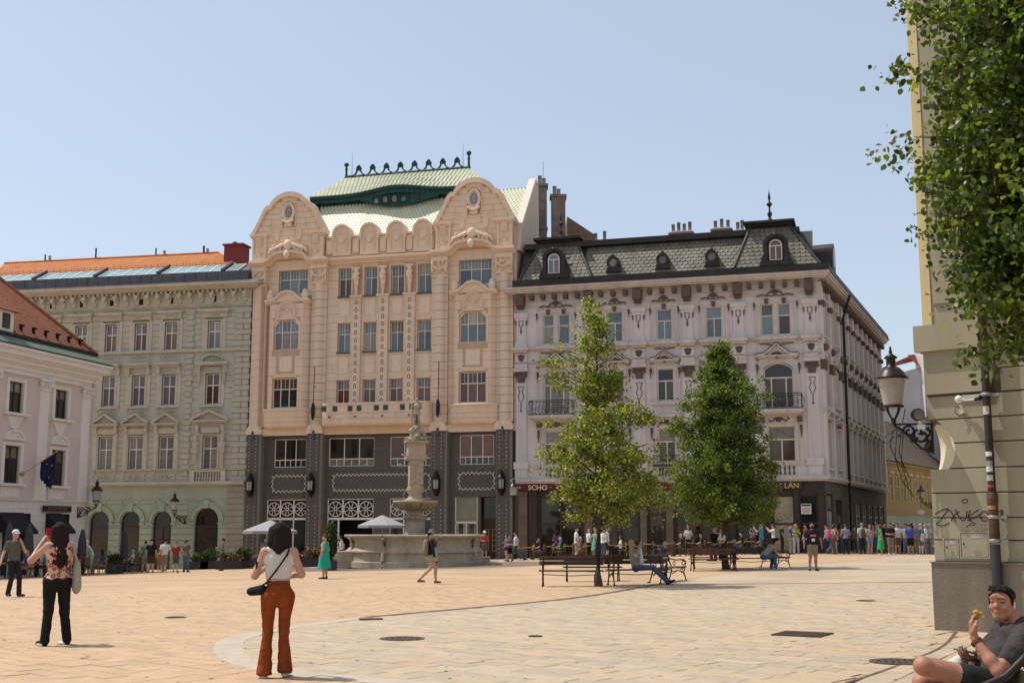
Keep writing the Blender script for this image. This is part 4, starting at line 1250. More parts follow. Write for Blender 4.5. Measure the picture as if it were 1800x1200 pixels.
def W2(B_,x,y,z=0):
	"""building coordinates to world"""
	a = B_.e.rotation_euler[2]
	return (B_.e.location[0] + x * math.cos(a) - y * math.sin(a),B_.e.location[1] + x * math.sin(a) + y * math.cos(a),z)
# wall lanterns of the palace
def sconce_proto():
	t = thing('wall_lantern', '', 'lantern', (0, 0, 0), 0, 'four big black wall lanterns on the palace')
	t['label'] = 'black wall lantern'
	b = MB(); b.prism([(-.1, -.75), (.1, -.75), (.24, -.45), (.26, 0), (.24, .45), (.1, .72), (0, .95), (-.1, .72), (-.24, .45), (-.26, 0), (-.24, -.45)], -.06, .0); b.build('back_plate', MAT['black'], t)
	b = MB(); b.lathe([(.02, -.75), (.1, -.6), (.16, -.4), (.24, -.36), (.24, -.3)], 6, (0, -.3, 0)); b.lathe([(.3, .3), (.3, .36), (.18, .52), (.1, .58), (.08, .7), (.02, .85)], 6, (0, -.3, 0)); b.build('lantern_cap', MAT['black'], t)
	b = MB(); b.lathe([(.2, -.3), (.22, .3)], 6, (0, -.3, 0)); b.build('lantern_glass', MAT['lant_glass'], t)
	b = MB()
	for i in range(6):
		a = i * math.pi / 3; b.tube([(.21 * math.cos(a),-.3 + .21 * math.sin(a),-.3),(.23 * math.cos(a),-.3 + .23 * math.sin(a),.3)],.02,4)
	b.tube([(0, -.02, -.5), (0, -.3, -.55)], .04); b.build('lantern_bars', MAT['black'], t)
	return t
MAT['lant_glass'] = mat("pale lantern glass", (.38, .37, .34), .15, var=.2, spec=.6)
sp = sconce_proto()
places = [(.45, 'big black wall lantern at the left end of the palace beside the green house'), (4.98, 'big black wall lantern right of the short left zigzag frame'),
		  (13.95, 'big black wall lantern right of the fountain statue column'), (18.42, 'big black wall lantern at the right end of the palace, above the standing street lamp')]
for i,(x,l) in enumerate(places):
	w = W2(P,x,-.33,4.35)
	o = sp if i == 0 else copy_tree(sp)
	o.location = w; o.rotation_euler = (0, 0, R_(-15)); o['label'] = l
# hanging rods with dark spindles (furled flag poles)
for x, l in ((5.05, 'thin rod with a black spindle hanging on the palace left of the long balcony'), (14.05, 'thin rod with a black spindle hanging on the palace right of the long balcony')):
	w = W2(P,x,-.55,0)
	t = thing('hanging_rod', l, 'rod', (w[0], w[1], 9.6), R_(-15), 'two hanging rods on the palace')
	b = MB(); b.tube([(0, 0, 0), (.05, 0, 2.9)], .03, 5); b.build('rod', MAT['black'], t)
	b = MB(); b.lathe([(.01, -.85), (.1, -.7), (.15, -.35), (.14, .1), (.08, .35), (.02, .45)], 8); b.build('spindle', MAT['black'], t)
	b = MB(); b.tube([(.03, 0, 1.5), (.03, .35, 1.5)], .025, 4); b.build('bracket', MAT['black'], t)
# ------------------------------------------------------------------ the grey white corner house with mansard towers
MAT['lilac'] = mat("pale lilac grey render", (.58, .54, .53), .9, var=.07, scale=.5, streak=.3, bump=.15, dirt=.3)
MAT['lilac_trim'] = mat("warm grey stucco trim", (.54, .475, .43), .85, var=.12, scale=1.5, dirt=.4)
MAT['brown_orn'] = mat("brown painted carving", (.11, .075, .065), .7, var=.3, scale=8)
MAT['slate'] = mat("olive green slate", (.16, .148, .115), .7, var=.35, scale=1.2, spec=.4)
MAT['copper_dk'] = mat("blackened sheet copper", (.035, .03, .03), .5, .3, var=.3, scale=2)
MAT['copper_gr'] = mat("weathered green black sheet metal", (.055, .058, .052), .5, .3, var=.35, scale=2)
MAT['chim'] = mat("sooty chimney render", (.22, .18, .15), .95, var=.35, scale=2, bump=.4)
GW,GD = 19.45,32.0
G = Bld('corner_house', 'pale grey corner house with brown carvings and a slate mansard roof', 'building', (0.34, 79.55, 0), -16.3)
up = [(1.78,2.5),(2.83,3.56),(6.1,7.1),(9.35,10.32),(12.5,13.5),(15.95,16.7),(17.0,17.75)]
f2 = [(1.8,3.56),(6.05,7.15),(9.3,10.37),(12.45,13.55),(16.0,17.8)]
f1 = [(1.85,3.5),(6.05,7.15),(9.3,10.4),(12.4,13.5),(16.15,17.8)]
OPS = [(a,c,13.45,15.42) for a,c in up] + [(a,c,9.5 if c - a < 1.3 else 8.85,11.68 if c - a > 1.3 else 11.58) for a,c in f2] + [(a,c,5.55,7.75) for a,c in f1]
b = MB(); wall(b,0,GW,4.4,17.1,OPS,y=0,depth=.28)
for a,c in (f2[0],f2[4]): spandrel(b,a,c,11.25,11.68,0,.2)
b.vprism([(0.02,.3),(GW - .3,.3),(GW + 3.4,GD - 2),(0.02,GD - 2)],4.4,17.1)
G.part('wall', b, MAT['lilac'])
for i,(a,c) in enumerate(up):
	G.window(a, c, 13.45, 15.42, .2, 1 if c - a < .8 else 2, .62, MAT['cream_w'], 'blue', oneTop=True, fw=.06)
for i,(a,c) in enumerate(f2):
	big = c - a > 1.3
	G.window(a, c, 8.85 if big else 9.5, 11.68 if big else 11.58, .2, 3 if big else 2, .67 if big else .62, MAT['cream_w'], 'curtain' if i in (0,) else 'brown', oneTop=True, rise=.4 if big else 0, split=[.25, .75] if big else None, fw=.07, glass_top='dark' if i else 'curtain')
for i,(a,c) in enumerate(f1):
	G.window(a, c, 5.55, 7.75, .2, 2, .62, MAT['cream_w'], 'brown', oneTop=True, fw=.07, glass_top='curtain')
# mouldings per floor
b = MB()
z = cornice(b, 0, GW, 16.75, [(.1, .1), (.55, .1), (.7, .16), (.8, .14)], 0); G.part('main_cornice', b, MAT['lilac_trim'])
b = MB(); b.box(-.1, GW + .85, -.85, .05, 17.26, 17.33); b.box(-.1, GW + .8, -.8, .3, 17.33, 17.7); G.part('gutter', b, MAT['copper_dk'])
b = MB(); b.box(0, GW, -.08, .02, 15.95, 16.05); b.box(0, GW, -.06, .02, 16.3, 16.34); G.part('frieze_band', b, MAT['lilac_trim'])
b = MB(); cornice(b, 0, GW, 13.05, [(.06, .06), (.16, .12), (.2, .06)], 0); G.part('string_course', b, MAT['lilac_trim'])
b = MB(); cornice(b, 0, GW, 12.2, [(.05, .05), (.1, .08)], 0); G.part('string_course', b, MAT['lilac_trim'])
b = MB(); cornice(b, 0, GW, 4.35, [(.25, .12), (.35, .14), (.3, .08)], 0); G.part('shop_cornice', b, MAT['lilac_trim'])
b = MB(); cornice(b, 0, GW, 5.3, [(.08, .08), (.12, .06)], 0); G.part('balustrade_rail', b, MAT['lilac_trim'])
# brackets under the main cornice
bk = MB(); bk.box(-.13, .13, -.5, 0, 16.42, 16.72); bm = bk.mesh('bracket', MAT['brown_orn'])
pil = [.3,4.93,8.17,11.33,14.55,18.95]
bx = []
for p,q in zip(pil[:-1],pil[1:]):
	n = 5 if q - p > 4 else 3
	bx += [p + (q - p) * (i + 1) / (n + 1) for i in range(n)]
for x in bx: link('bracket', bm, G.e, (x, 0, 0))
def pil_parts(x):
	b = MB()
	b.box(x - .28, x + .28, -.6, 0, 16.05, 16.75); b.box(x - .22, x + .22, -.35, 0, 15.85, 16.049); G.part('console', b, MAT['brown_orn'])
	b = MB(); b.box(x - .48, x + .48, -.2, 0, 15.3, 15.6); b.box(x - .4, x + .4, -.14, 0, 15.1, 15.3); b.box(x - .32, x + .32, -.1, 0, 13.6, 15.1); b.box(x - .4, x + .4, -.15, 0, 13.3, 13.6); G.part('pilaster', b, MAT['lilac'])
	b = MB(); b.path([(x - .13,15.1),(x - .13,14.8),(x,14.6),(x + .13,14.8),(x + .13,15.1)],.05,-.14,-.1,closed=True); b.path([(x,14.6),(x,14.2)],.06,-.14,-.1); b.ball((x,-.12,14.4),.08,0,6,4)
	for s in (-1,1): b.prism([(x + s * .34,15.1),(x + s * .31,14.8),(x + s * .38,14.8),(x + s * .42,15.1)][::s],-.13,.0)
	G.part('pilaster_drop', b, MAT['brown_orn'])
	b = MB(); b.box(x - .58, x + .58, -.42, 0, 13.1, 13.3); b.box(x - .46, x + .46, -.3, 0, 12.95, 13.099); G.part('pilaster_base_cap', b, MAT['lilac_trim'])
	b = MB(); b.box(x - .4, x + .4, -.1, 0, 12.3, 12.9); G.part('pedestal', b, MAT['lilac'])
	b = MB(); b.ball((x, -.1, 12.6), .2, 0, 8, 6, (1, .5, 1.15)); b.box(x - .24, x + .24, -.13, -.1, 12.68, 12.78); G.part('shield', b, MAT['brown_orn'])
	b = MB(); b.box(x - .4,x + .4,-.25,0,11.55,11.66); b.prism([(x - .2,10.98),(x + .2,10.98),(x + .3,11.55),(x - .3,11.55)],-.17,0)
	for s in (-1,1): b.ball((x + s * .33,-.16,11.42),.12,0,6,4)
	G.part('capital', b, MAT['brown_orn'])
	b = MB(); b.box(x - .48, x + .48, -.3, 0, 11.68, 11.9); b.box(x - .42, x + .42, -.22, 0, 11.9, 12.2); G.part('entablature', b, MAT['lilac_trim'])
	b = MB(); b.box(x - .36,x + .36,-.12,0,5.75,10.95)
	for i in range(5): b.box(x - .28 + i * .125,x - .23 + i * .125,-.14,-.12,5.9,8.0)
	b.box(x - .5, x + .5, -.2, 0, 5.3, 5.75); b.box(x - .42, x + .42, -.14, 0, 4.7, 5.3); G.part('giant_pilaster', b, MAT['lilac'])
	b = MB(); b.path([(x - .2,10.7),(x + .2,10.7),(x + .08,10.35),(x + .2,10.05),(x,9.55),(x - .2,10.05),(x - .08,10.35)],.05,-.15,-.12,closed=True); b.path([(x,9.55),(x,9.15)],.05,-.15,-.12); b.ball((x,-.13,9.1),.07,0,6,4)
	G.part('pilaster_drop', b, MAT['brown_orn'])
for x in pil: pil_parts(x)
# surrounds, crests
bays = [((1.78,3.56),True),((6.1,7.1),False),((9.35,10.32),False),((12.5,13.5),False),((15.95,17.75),True)]
for i,((a,c),big) in enumerate(bays):
	cx = (a + c) / 2
	b = MB(); b.path([(a - .12,13.3),(a - .12,15.55),(c + .12,15.55),(c + .12,13.3)],.14,-.06,.0)
	b.path([(a - .4,13.3),(a - .4,15.8),(c + .4,15.8),(c + .4,13.3)],.1,-.04,.0)
	if big: b.box(cx - .12,cx + .12,-.05,.26,13.45,15.45)
	b.box(a - .45,c + .45,-.3,0,13.12,13.3); b.box(a - .35,c + .35,-.16,0,12.98,13.119)
	G.part('window_surround', b, MAT['lilac_trim'])
	for kx in ([a + .36,c - .36] if big else [cx]):
		b = MB(); b.prism([(kx - .13, 15.75), (kx - .1, 15.42), (kx + .1, 15.42), (kx + .13, 15.75)], -.12, -.02); G.part('keystone', b, MAT['brown_orn'])
	for s in (a - .42,c + .42):
		b = MB(); b.tube([(s, -.1, 15.5), (s + .04, -.1, 15.3), (s, -.08, 15.05)], [.06, .06, .03], 5); G.part('scroll', b, MAT['brown_orn'])
	b = MB(); w = (c - a) * (1.0 if big else 1.25)
	pts = [(cx - w * .62,15.92),(cx - w * .42,16.0),(cx - w * .3,15.93),(cx - w * .2,16.12),(cx,16.3),(cx + w * .2,16.12),(cx + w * .3,15.93),(cx + w * .42,16.0),(cx + w * .62,15.92)]
	b.path(pts,.09,-.14,-.08); b.ball((cx,-.1,16.12),.14,0,6,4,(1.2,.6,1)); b.path([(cx - w * .3,15.93),(cx + w * .3,15.93)],.06,-.13,-.08)
	G.part('crest_carving', b, MAT['brown_orn'])
	b = MB(); w = c - a + .5; b.path([(cx - w * .45, 12.88), (cx - w * .2, 12.86), (cx - w * .12, 12.8), (cx + w * .12, 12.8), (cx + w * .2, 12.86), (cx + w * .45, 12.88)], .045, -.1, .0); b.ball((cx, -.05, 12.82), .1, 0, 6, 4); G.part('sill_carving', b, MAT['brown_orn'])
	# second floor hood
	b = MB(); pediment(b, cx - (1.3 if big else .95), cx + (1.3 if big else .95), 12.05, .78 if big else .62, .32, 0, 0, 'peak' if big else 'wave', .13)
	G.part('hood', b, MAT['lilac_trim'])
	b = MB(); kk = 1.2 if big else .85
	hp = [(-1.02,.2),(-.6,.24),(-.45,.42),(0,.86 if big else .7),(.45,.42),(.6,.24),(1.02,.2)]
	b.path([(cx + x * kk * 1.08, 12.05 + z) for x, z in hp], .05, -.34, 0); G.part('hood_flashing', b, MAT['copper_dk'])
	b = MB(); ornament(b,cx,12.15,kk * 1.3,.5,-.1,0,i); b.ball((cx,-.12,12.15),.2,0,8,5,(1,.6,1.2))
	for s in (-1,1): b.path([(cx + s * kk - .1,11.88),(cx + s * kk + .1,11.88),(cx + s * kk + .1,12.05),(cx + s * kk - .1,12.05)],.03,-.12,-.06,closed=True)
	G.part('hood_carving', b, MAT['brown_orn'])
	wa,wc = f2[i]; zt = 11.68
	b = MB(); b.path([(wa - .1,9.3),(wa - .1,zt - (.35 if big else -.1))] + (arc(cx,11.3,(wc - wa) / 2 + .08,.52,170,10,8) if big else []) + [(wc + .1,zt - (.35 if big else -.1)),(wc + .1,9.3)],.14,-.06,0)
	b.path([(wa - .38,9.3),(wa - .38,11.85)],.1,-.05,0); b.path([(wc + .38,9.3),(wc + .38,11.85)],.1,-.05,0)
	if not big: b.box(wa - .4,wc + .4,-.28,0,9.25,9.45)
	G.part('window_surround', b, MAT['lilac_trim'])
	for s in (wa - .38,wc + .38):
		b = MB(); b.tube([(s, -.12, 11.6), (s + .03, -.13, 11.35), (s - .02, -.1, 10.95)], [.09, .08, .03], 5); G.part('scroll', b, MAT['brown_orn'])
	# first floor
	wa,wc = f1[i]
	b = MB(); b.path([(wa - .12,5.4),(wa - .12,7.9),(wc + .12,7.9),(wc + .12,5.4)],.14,-.06,0); b.box(wa - .5,wc + .5,-.4,0,8.45,8.62); b.box(wa - .4,wc + .4,-.2,0,8.3,8.449)
	for s in (wa - .38,wc + .38): b.box(s - .1,s + .1,-.07,0,5.4,8.0)
	G.part('window_surround', b, MAT['lilac_trim'])
	b = MB()
	for s in (wa - .32,wc + .32):
		b.box(s - .15,s + .15,-.28,0,7.98,8.3)
	G.part('hood_console', b, MAT['brown_orn'], kind='stuff')
	for s in (wa - .38,wc + .38):
		b = MB(); b.prism([(s - .09, 7.6), (s, 6.95), (s + .09, 7.6)], -.12, -.07); b.ball((s, -.1, 7.7), .1, 0, 6, 4); G.part('pilaster_drop', b, MAT['brown_orn'])
	b = MB(); ornament(b, cx, 8.12, 1.0 if not big else 1.3, .42, -.06, 0, i + 9); b.ball((cx, -.08, 8.15), .14, 0, 6, 4, (1.4, .6, 1)); G.part('hood_carving', b, MAT['brown_orn'])
	b = MB()   # stucco balustrade
	for q in range(6):
		x = wa + (wc - wa) * (q + .5) / 6
		b.lathe([(.04,4.75),(.07,4.85),(.03,5.0),(.07,5.15),(.04,5.28)],6,(x,-.03,0))
	G.part('balusters', b, MAT['brown_orn'], kind='stuff')
# wrought iron balconies
def balcony(B_,x0,x1,z,out,y=0,h=.95):
	b = MB(); b.box(x0, x1, y - out, y, z - .18, z); b.box(x0 + .08, x1 - .08, y - out + .1, y, z - .28, z - .181); fl = B_.part('balcony', b, MAT['lilac_trim'])
	b = MB()
	def belly(t): return .22 * math.sin(math.pi * min(1,t * 1.35)) if t < .74 else 0
	for zz in (z + .06,z + h): b.tube([(x0 + .06,y,zz),(x0 + .06,y - out + .05,zz),(x1 - .06,y - out + .05,zz),(x1 - .06,y,zz)],.025,4)
	b.tube([(x0 + .02,y - out + .05,z + h - .12),(x1 - .02,y - out + .05,z + h - .12)],.018,4)
	n = 12
	for i in range(n + 1):
		x = x0 + .06 + (x1 - x0 - .12) * i / n
		b.tube([(x,y - out + .05 - belly(t),z + h * t) for t in (0,.2,.4,.6,.8,1)],.013,4)
	for i in range(6):
		xc = x0 + .2 + (x1 - x0 - .4) * (i + .5) / 6
		for s in (-1,1):
			b.tube([(xc + s * (.02 + .14 * abs(math.sin(t * 3))),y - out + .05 - belly(.12 + t * .55),z + .1 + h * .62 * t) for t in [q / 9 for q in range(10)]],.02,4)
			b.tube([(xc + s * .08 * math.cos(a) , y - out + .03 - belly(.4),z + .38 + .08 * math.sin(a)) for a in [q * .8 for q in range(8)]],.014,4)
	for s in (x0 + .06,x1 - .06):
		for q in range(4): b.tube([(s,y - out * (q + .5) / 4,z),(s,y - out * (q + .5) / 4,z + h)],.012,4)
		e = -.18 if s < (x0 + x1) / 2 else .18
		b.tube([(s,y - out + .05,z + h),(s + e * .3,y - out,z + h * .8),(s + e,y - out - .05,z + h * .5),(s + e * .4,y - out,z + .1),(s,y - out + .05,z)],.018,4)
	B_.part('railing', b, MAT['black'], parent=fl)
balcony(G,1.0,3.95,8.72,.85); balcony(G,15.55,18.35,8.72,.85)
b = MB(); b.box(9.0,10.7,-.35,0,5.35,5.45)
for i in range(9): b.box(9.05 + i * .2,9.08 + i * .2,-.35,-.32,5.45,6.0)
b.box(9.0, 10.7, -.36, -.31, 6.0, 6.05); G.part('window_guard', b, MAT['black'])
# ---- mansard and towers
def slates(o,wtop,wbot,du,dv,L,mat_,name,cut=()):
	"""rows of scalloped slates on a trapezium whose bottom edge starts at o"""
	o,du,dv = Vector(o),Vector(du),Vector(dv).normalized()
	nrm = du.cross(dv).normalized(); st = MB(); h = .3; nr = int(L / h); rr = random.Random(8)
	for j in range(nr):
		t = j * h / L
		a = wtop[0] * t; r = wbot + (wtop[1] - wbot) * t
		n = max(1,int((r - a) / .34)); s = (r - a) / n
		for i in range(n + (j % 2)):
			u0 = a + s * (i - (.5 if j % 2 else 0)); u1 = u0 + s * .95; u0,u1 = max(u0,a),min(u1,r)
			if u1 - u0 < .05: continue
			if any(cx0 < (u0 + u1) / 2 < cx1 and z0 < j * h < z1 for cx0,cx1,z0,z1 in cut): continue
			lift = .035 + rr.uniform(0,.012)
			p = [o + du * u0 + dv * (j * h + .06),o + du * (u0 * .7 + u1 * .3) + dv * (j * h - .03),o + du * (u0 * .3 + u1 * .7) + dv * (j * h - .03),o + du * u1 + dv * (j * h + .06)]
			q = [o + du * u1 + dv * (j * h + h),o + du * u0 + dv * (j * h + h)]
			vs = [tuple(x + nrm * lift) for x in p] + [tuple(x + nrm * .008) for x in q] + [tuple(x) for x in p]
			fs = [(0, 1, 2, 3, 4, 5), (6, 7, 1, 0), (7, 8, 2, 1), (8, 9, 3, 2)]; PIECES['slate'] = PIECES.get('slate', 0) + 1
			if PIECES['slate'] <= 300: o_ = MB(); o_.add(vs, fs); G.part('slate', o_, mat_)
			else: st.add(vs,fs)
	if st.v: G.part(name, st, mat_, kind='stuff')
b = MB()
b.add([(.2,-.3,17.7),(GW - .2,-.3,17.7),(GW - .2,1.3,20.25),(.2,1.3,20.25)],[(0,1,2,3)])
b.box(.2, GW - 2, 1.3, 7, 17.7, 20.2); G.part('mansard_deck', b, MAT['copper_gr'])
dv = Vector((0,1.6,2.55))
slates((4.6, -.3, 17.75), (0, 10.6), 10.6, (1, 0, 0), dv, dv.length - .1, MAT['slate'], 'slates')
b = MB(); b.box(.3, GW - 1, .75, 1.5, 20.1, 20.42); b.box(.3, GW - 1, .9, 4, 20.42, 20.5); G.part('mansard_curb', b, MAT['copper_dk'])
def tower(x0, x1, zt, ins, dt, side=False, depth=5.5, pre='', ins2=None):
	w = x1 - x0; y0 = -.5; ins2 = ins2 or ins
	t0,t1 = x0 + ins,x1 - ins2
	b = MB()
	bot = [(x0,y0,17.7),(x1,y0,17.7),(x1,depth,17.7),(x0,depth,17.7)]
	top = [(t0,y0 + dt,zt),(t1,y0 + dt,zt),(t1,depth - dt,zt),(t0,depth - dt,zt)]
	b.loft([bot, top], 0, False); G.part('tower_deck', b, MAT['copper_gr'])
	d = Vector((0,dt,zt - 17.7)); L = d.length
	slates((x0 + .12, y0 - .01, 17.72), (ins, w - ins2 - .2), w - .24, (1, 0, 0), d, L - .15, MAT['slate'], 'slates', cut=[(w / 2 - .75, w / 2 + .75, 0, 1.6)])
	d2 = Vector((-ins2,0,zt - 17.7))
	slates((x1 + .01, y0 + .1, 17.72), (dt, depth - dt - .3 + .3), depth + .3, (0, 1, 0), d2, d2.length - .15, MAT['slate'], 'slates')
	b = MB()
	for (p,q) in ((bot[0],top[0]),(bot[1],top[1])): b.tube([Vector(p) + Vector((0,-.03,0)),Vector(q) + Vector((0,-.03,0))],.11,5)
	G.part('hip_roll', b, MAT['copper_gr'], kind='stuff')
	b = MB(); b.box(t0 - .2,t1 + .2,y0 + dt - .25,depth - dt + .2,zt,zt + .12); b.box(t0 - .4,t1 + .4,y0 + dt - .6,depth - dt + .3,zt + .12,zt + .28)
	b.loft([[(t0 - .25,y0 + dt - .3,zt + .28),(t1 + .25,y0 + dt - .3,zt + .28),(t1 + .25,depth - dt + .2,zt + .28),(t0 - .25,depth - dt + .2,zt + .28)],[(t0 + .6,y0 + dt + .6,zt + .55),(t1 - .6,y0 + dt + .6,zt + .55),(t1 - .6,depth - dt - .6,zt + .55),(t0 + .6,depth - dt - .6,zt + .55)]],0,False)
	G.part('tower_cap', b, MAT['copper_dk'])
	cx = (x0 + x1) / 2
	# arched dormer
	b = MB()
	b.prism([(cx - .62,17.65),(cx + .62,17.65),(cx + .62,19.0)] + arc(cx,18.95,.62,.55,0,180,10) + [(cx - .62,19.0)],y0 - .25,y0 + 1.6)
	b.path([(cx - .62,17.9),(cx - .62,18.95)] + arc(cx,18.95,.68,.66,180,0,10) + [(cx + .62,18.95),(cx + .62,17.9)],.22,y0 - .4,y0 - .1)
	b.box(cx - 1.0,cx + 1.0,y0 - .42,y0,17.7,17.92)
	for s in (-1,1): b.prism([(cx + s * .6,17.9),(cx + s * .98,17.9),(cx + s * .85,18.25),(cx + s * .72,18.5),(cx + s * .82,18.75),(cx + s * .6,18.9)][::s],y0 - .35,y0 - .05)
	b.ball((cx,y0 - .4,19.62),.15,0,6,4)
	dm = G.part('dormer', b, MAT['copper_dk'])
	b = MB(); b.path([(cx - .36,18.05),(cx - .36,18.95)] + arc(cx,18.95,.36,.36,180,0,8) + [(cx + .36,18.95),(cx + .36,18.05)],.07,y0 - .34,y0 - .27,closed=True)
	b.box(cx - .03,cx + .03,y0 - .34,y0 - .27,18.05,18.95); b.box(cx - .36,cx + .36,y0 - .345,y0 - .27,18.9,18.97)
	G.part('window', b, MAT['cream_w'], parent=dm)
	b = MB(); b.prism([(cx - .36, 18.05), (cx + .36, 18.05)] + arc(cx, 18.95, .36, .36, 0, 180, 8), y0 - .29, y0 - .26); G.part('pane', b, GL['blue' if pre == 'l' else 'brown'], parent=dm)
	return cx,zt + .5,(y0 + depth) / 2
cl, zl, yl = tower(.3, 5.2, 20.5, 1.1, 1.5, pre='l', ins2=1.3)
cr, zr, yr = tower(14.4, 19.7, 20.6, 1.0, 1.3, pre='r', depth=4.5, ins2=1.9)
for cx,zz,yy,s in ((cl - .1,zl,1.6,.85),(cr - .45,zr,1.4,1.0)):
	b = MB(); b.lathe([(.28,-.1),(.2,.1),(.1,.2),(.18,.35),(.22,.5),(.08,.65),(.07,.9),(.16,1.0),(.28,1.1),(.14,1.22),(.06,1.35),(.13,1.5),(.03,1.95),(.0,2.15)],8,(0,0,0)); b.v = [(x * s * .75 + cx,y * s * .75 + yy,z * s + zz) for x,y,z in b.v]
	G.part('finial', b, MAT['copper_dk'])
# round dormers
for x in (6.6,9.85,13.0):
	b = MB(); zc = 18.62; yc = -.25
	b.path(arc(x,zc,.34,.36,0,340,17),.16,yc - .12,yc + .2,closed=True); b.prism(arc(x,zc,.4,.42,0,340,17),yc + .2,yc + 1.2)
	b.box(x - .42,x + .42,yc - .1,yc + .3,zc - .55,zc - .3); b.ball((x,yc,zc + .48),.12,0,6,4); b.box(x - .5,x + .5,yc - .08,yc + .4,zc - .62,zc - .54)
	d_ = G.part('round_dormer', b, MAT['copper_dk'])
	b = MB(); b.prism(arc(x, zc, .27, .29, 0, 340, 17), yc + .02, yc + .06); G.part('pane', b, GL['curtain'], parent=d_)
# chimneys along the ridge
def chimney(x0, x1, y, z0, z1, pots, nm='chimney', m='chim', r=.12, ph=.55):
	b = MB(); b.box(x0,x1,y,y + .7,z0,z1); b.box(x0 - .1,x1 + .1,y - .1,y + .8,z1,z1 + .14)
	b.loft([[(x0 - .05,y - .05,z1 + .14),(x1 + .05,y - .05,z1 + .14),(x1 + .05,y + .75,z1 + .14),(x0 - .05,y + .75,z1 + .14)],[(x0 + .2,y + .2,z1 + .3),(x1 - .2,y + .2,z1 + .3),(x1 - .2,y + .5,z1 + .3),(x0 + .2,y + .5,z1 + .3)]],0,False)
	c = G.part(nm,b,MAT[m])
	for i in range(pots):
		xx = x0 + (x1 - x0) * (i + .5) / pots
		b = MB(); b.lathe([(r, 0), (r, ph * (1 + .2 * (i % 2))), (r * 1.15, ph * (1 + .2 * (i % 2))), (r * 1.15, ph * (1 + .2 * (i % 2)) + .05)], 8, (xx, y + .35, z1 + .2)); G.part('flue_pipe', b, MAT['galv'], parent=c)
chimney(3.7,5.0,6.0,19,21.5,2); chimney(9.4,10.95,6.0,19,21.75,4); chimney(12.3,13.6,6.2,19,21.85,3); chimney(13.9,14.5,6.2,19,21.65,2)
# ---- ground floor: dark shopfront
SH = [(.6,1.3),(1.5,4.3),(5.2,8.0),(8.6,9.6),(10.3,13.6),(14.1,16.0),(16.3,17.6),(17.9,19.0)]
sops = [(a,c,-.4,3.5) for a,c in SH[1:]]
b = MB(); wall(b, 0, GW, -.9, 4.35, sops, y=0, depth=.3); b.box(0, GW - .4, 1.6, 2, -.9, 4.35); G.part('shopfront', b, mat("dark brown shopfront wood", (.04, .028, .022), .5, var=.3, scale=3))
for i,(a,c) in enumerate(SH[1:]):
	n = 2 if c - a > 1.6 else 1
	G.window(a, c, -.35, 3.5, .15, n, .55 if i != 2 else .7, MAT['brown_w'] if i not in (1,) else MAT['wood_dark'], 'shop' if i not in (5,) else 'pale', fw=.09, glass_top='dark' if i not in (5,) else 'pale', name='shop_window')
def pilt(x, w, m): b = MB(); b.box(x - w, x + w, -.12, 0, -.9, 3.85); b.box(x - w - .04, x + w + .04, -.18, 0, 3.6, 3.84); G.part('shop_pilaster', b, m)
MAT['tan'] = mat("tan stone pier", (.15, .11, .075), .8, var=.3)
for x, w, m in ((4.75, .25, MAT['tan']), (8.3, .2, MAT['tan']), (9.95, .22, MAT['tan']), (13.85, .18, MAT['brown_w']), (16.15, .14, MAT['brown_w']), (17.75, .14, MAT['brown_w']), (19.2, .2, MAT['brown_w']), (1.1, .25, MAT['brown_w']), (.4, .3, MAT['tan'])): pilt(x, w, m)
def textobj(name,s,size,m,par,loc,rot,ext=.01,sx=1):
	cu = bpy.data.curves.new(name, 'FONT'); cu.body = s; cu.size = size; cu.extrude = ext; cu.resolution_u = 3; cu.offset = size * .012
	o = bpy.data.objects.new(name + '_tmp', cu); COL.objects.link(o)
	me = bpy.data.meshes.new_from_object(o.evaluated_get(bpy.context.evaluated_depsgraph_get()))
	bpy.data.objects.remove(o)
	me.name = name; me.materials.clear(); me.materials.append(m)
	r = link(name,me,par,loc,rot); r.scale = (sx,1,1)
	return r
MAT['maroon'] = mat("maroon sign board", (.10, .012, .015), .5)
MAT['letters'] = mat("cream lettering", (.70, .62, .5), .5)
MAT['gold'] = mat("gold lettering", (.55, .38, .14), .4, .4)
w = W2(G,.05,-.2,3.87)
t = thing('shop_sign', 'long maroon shop fascia with cream capitals SCHO, left part of the corner house', 'sign', w, R_(-16.3))
b = MB(); b.box(0, 14.0, -.05, .12, 0, .46); b.build('board', MAT['maroon'], t)
textobj('lettering', 'SCHO', .42, MAT['letters'], t, (.75, -.06, .08), (R_(90), 0, 0), sx=1.15)
b = MB(); b.ball((.2, -.06, .23), .06); b.build('emblem', MAT['letters'], t)
w = W2(G,14.3,-.2,3.87)
t = thing('shop_sign', 'dark shop fascia with gold letters LÁN at the corner, right of the second tree', 'sign', w, R_(-16.3))
b = MB(); b.box(0, 3.8, -.05, .12, 0, .46); b.build('board', MAT['brown_w'], t)
textobj('lettering', 'LÁN', .44, MAT['gold'], t, (2.75, -.06, .06), (R_(90), 0, 0), sx=1.05)
w = W2(G,18.3,-.1,2.35)
t = thing('notice_plate', 'small white notice plate with grey lines on the dark corner shopfront', 'sign', w, R_(-16.3))
b = MB(); b.box(-.3, .3, -.03, 0, 0, .62); b.build('plate', MAT['white'], t)
b = MB()
b.box(-.26,.26,-.04,-.031,.48,.58)
for q in range(4): b.box(-.24,.24,-.035,-.031,.08 + q * .09,.11 + q * .09)
b.build('print', MAT['brown_w'], t)
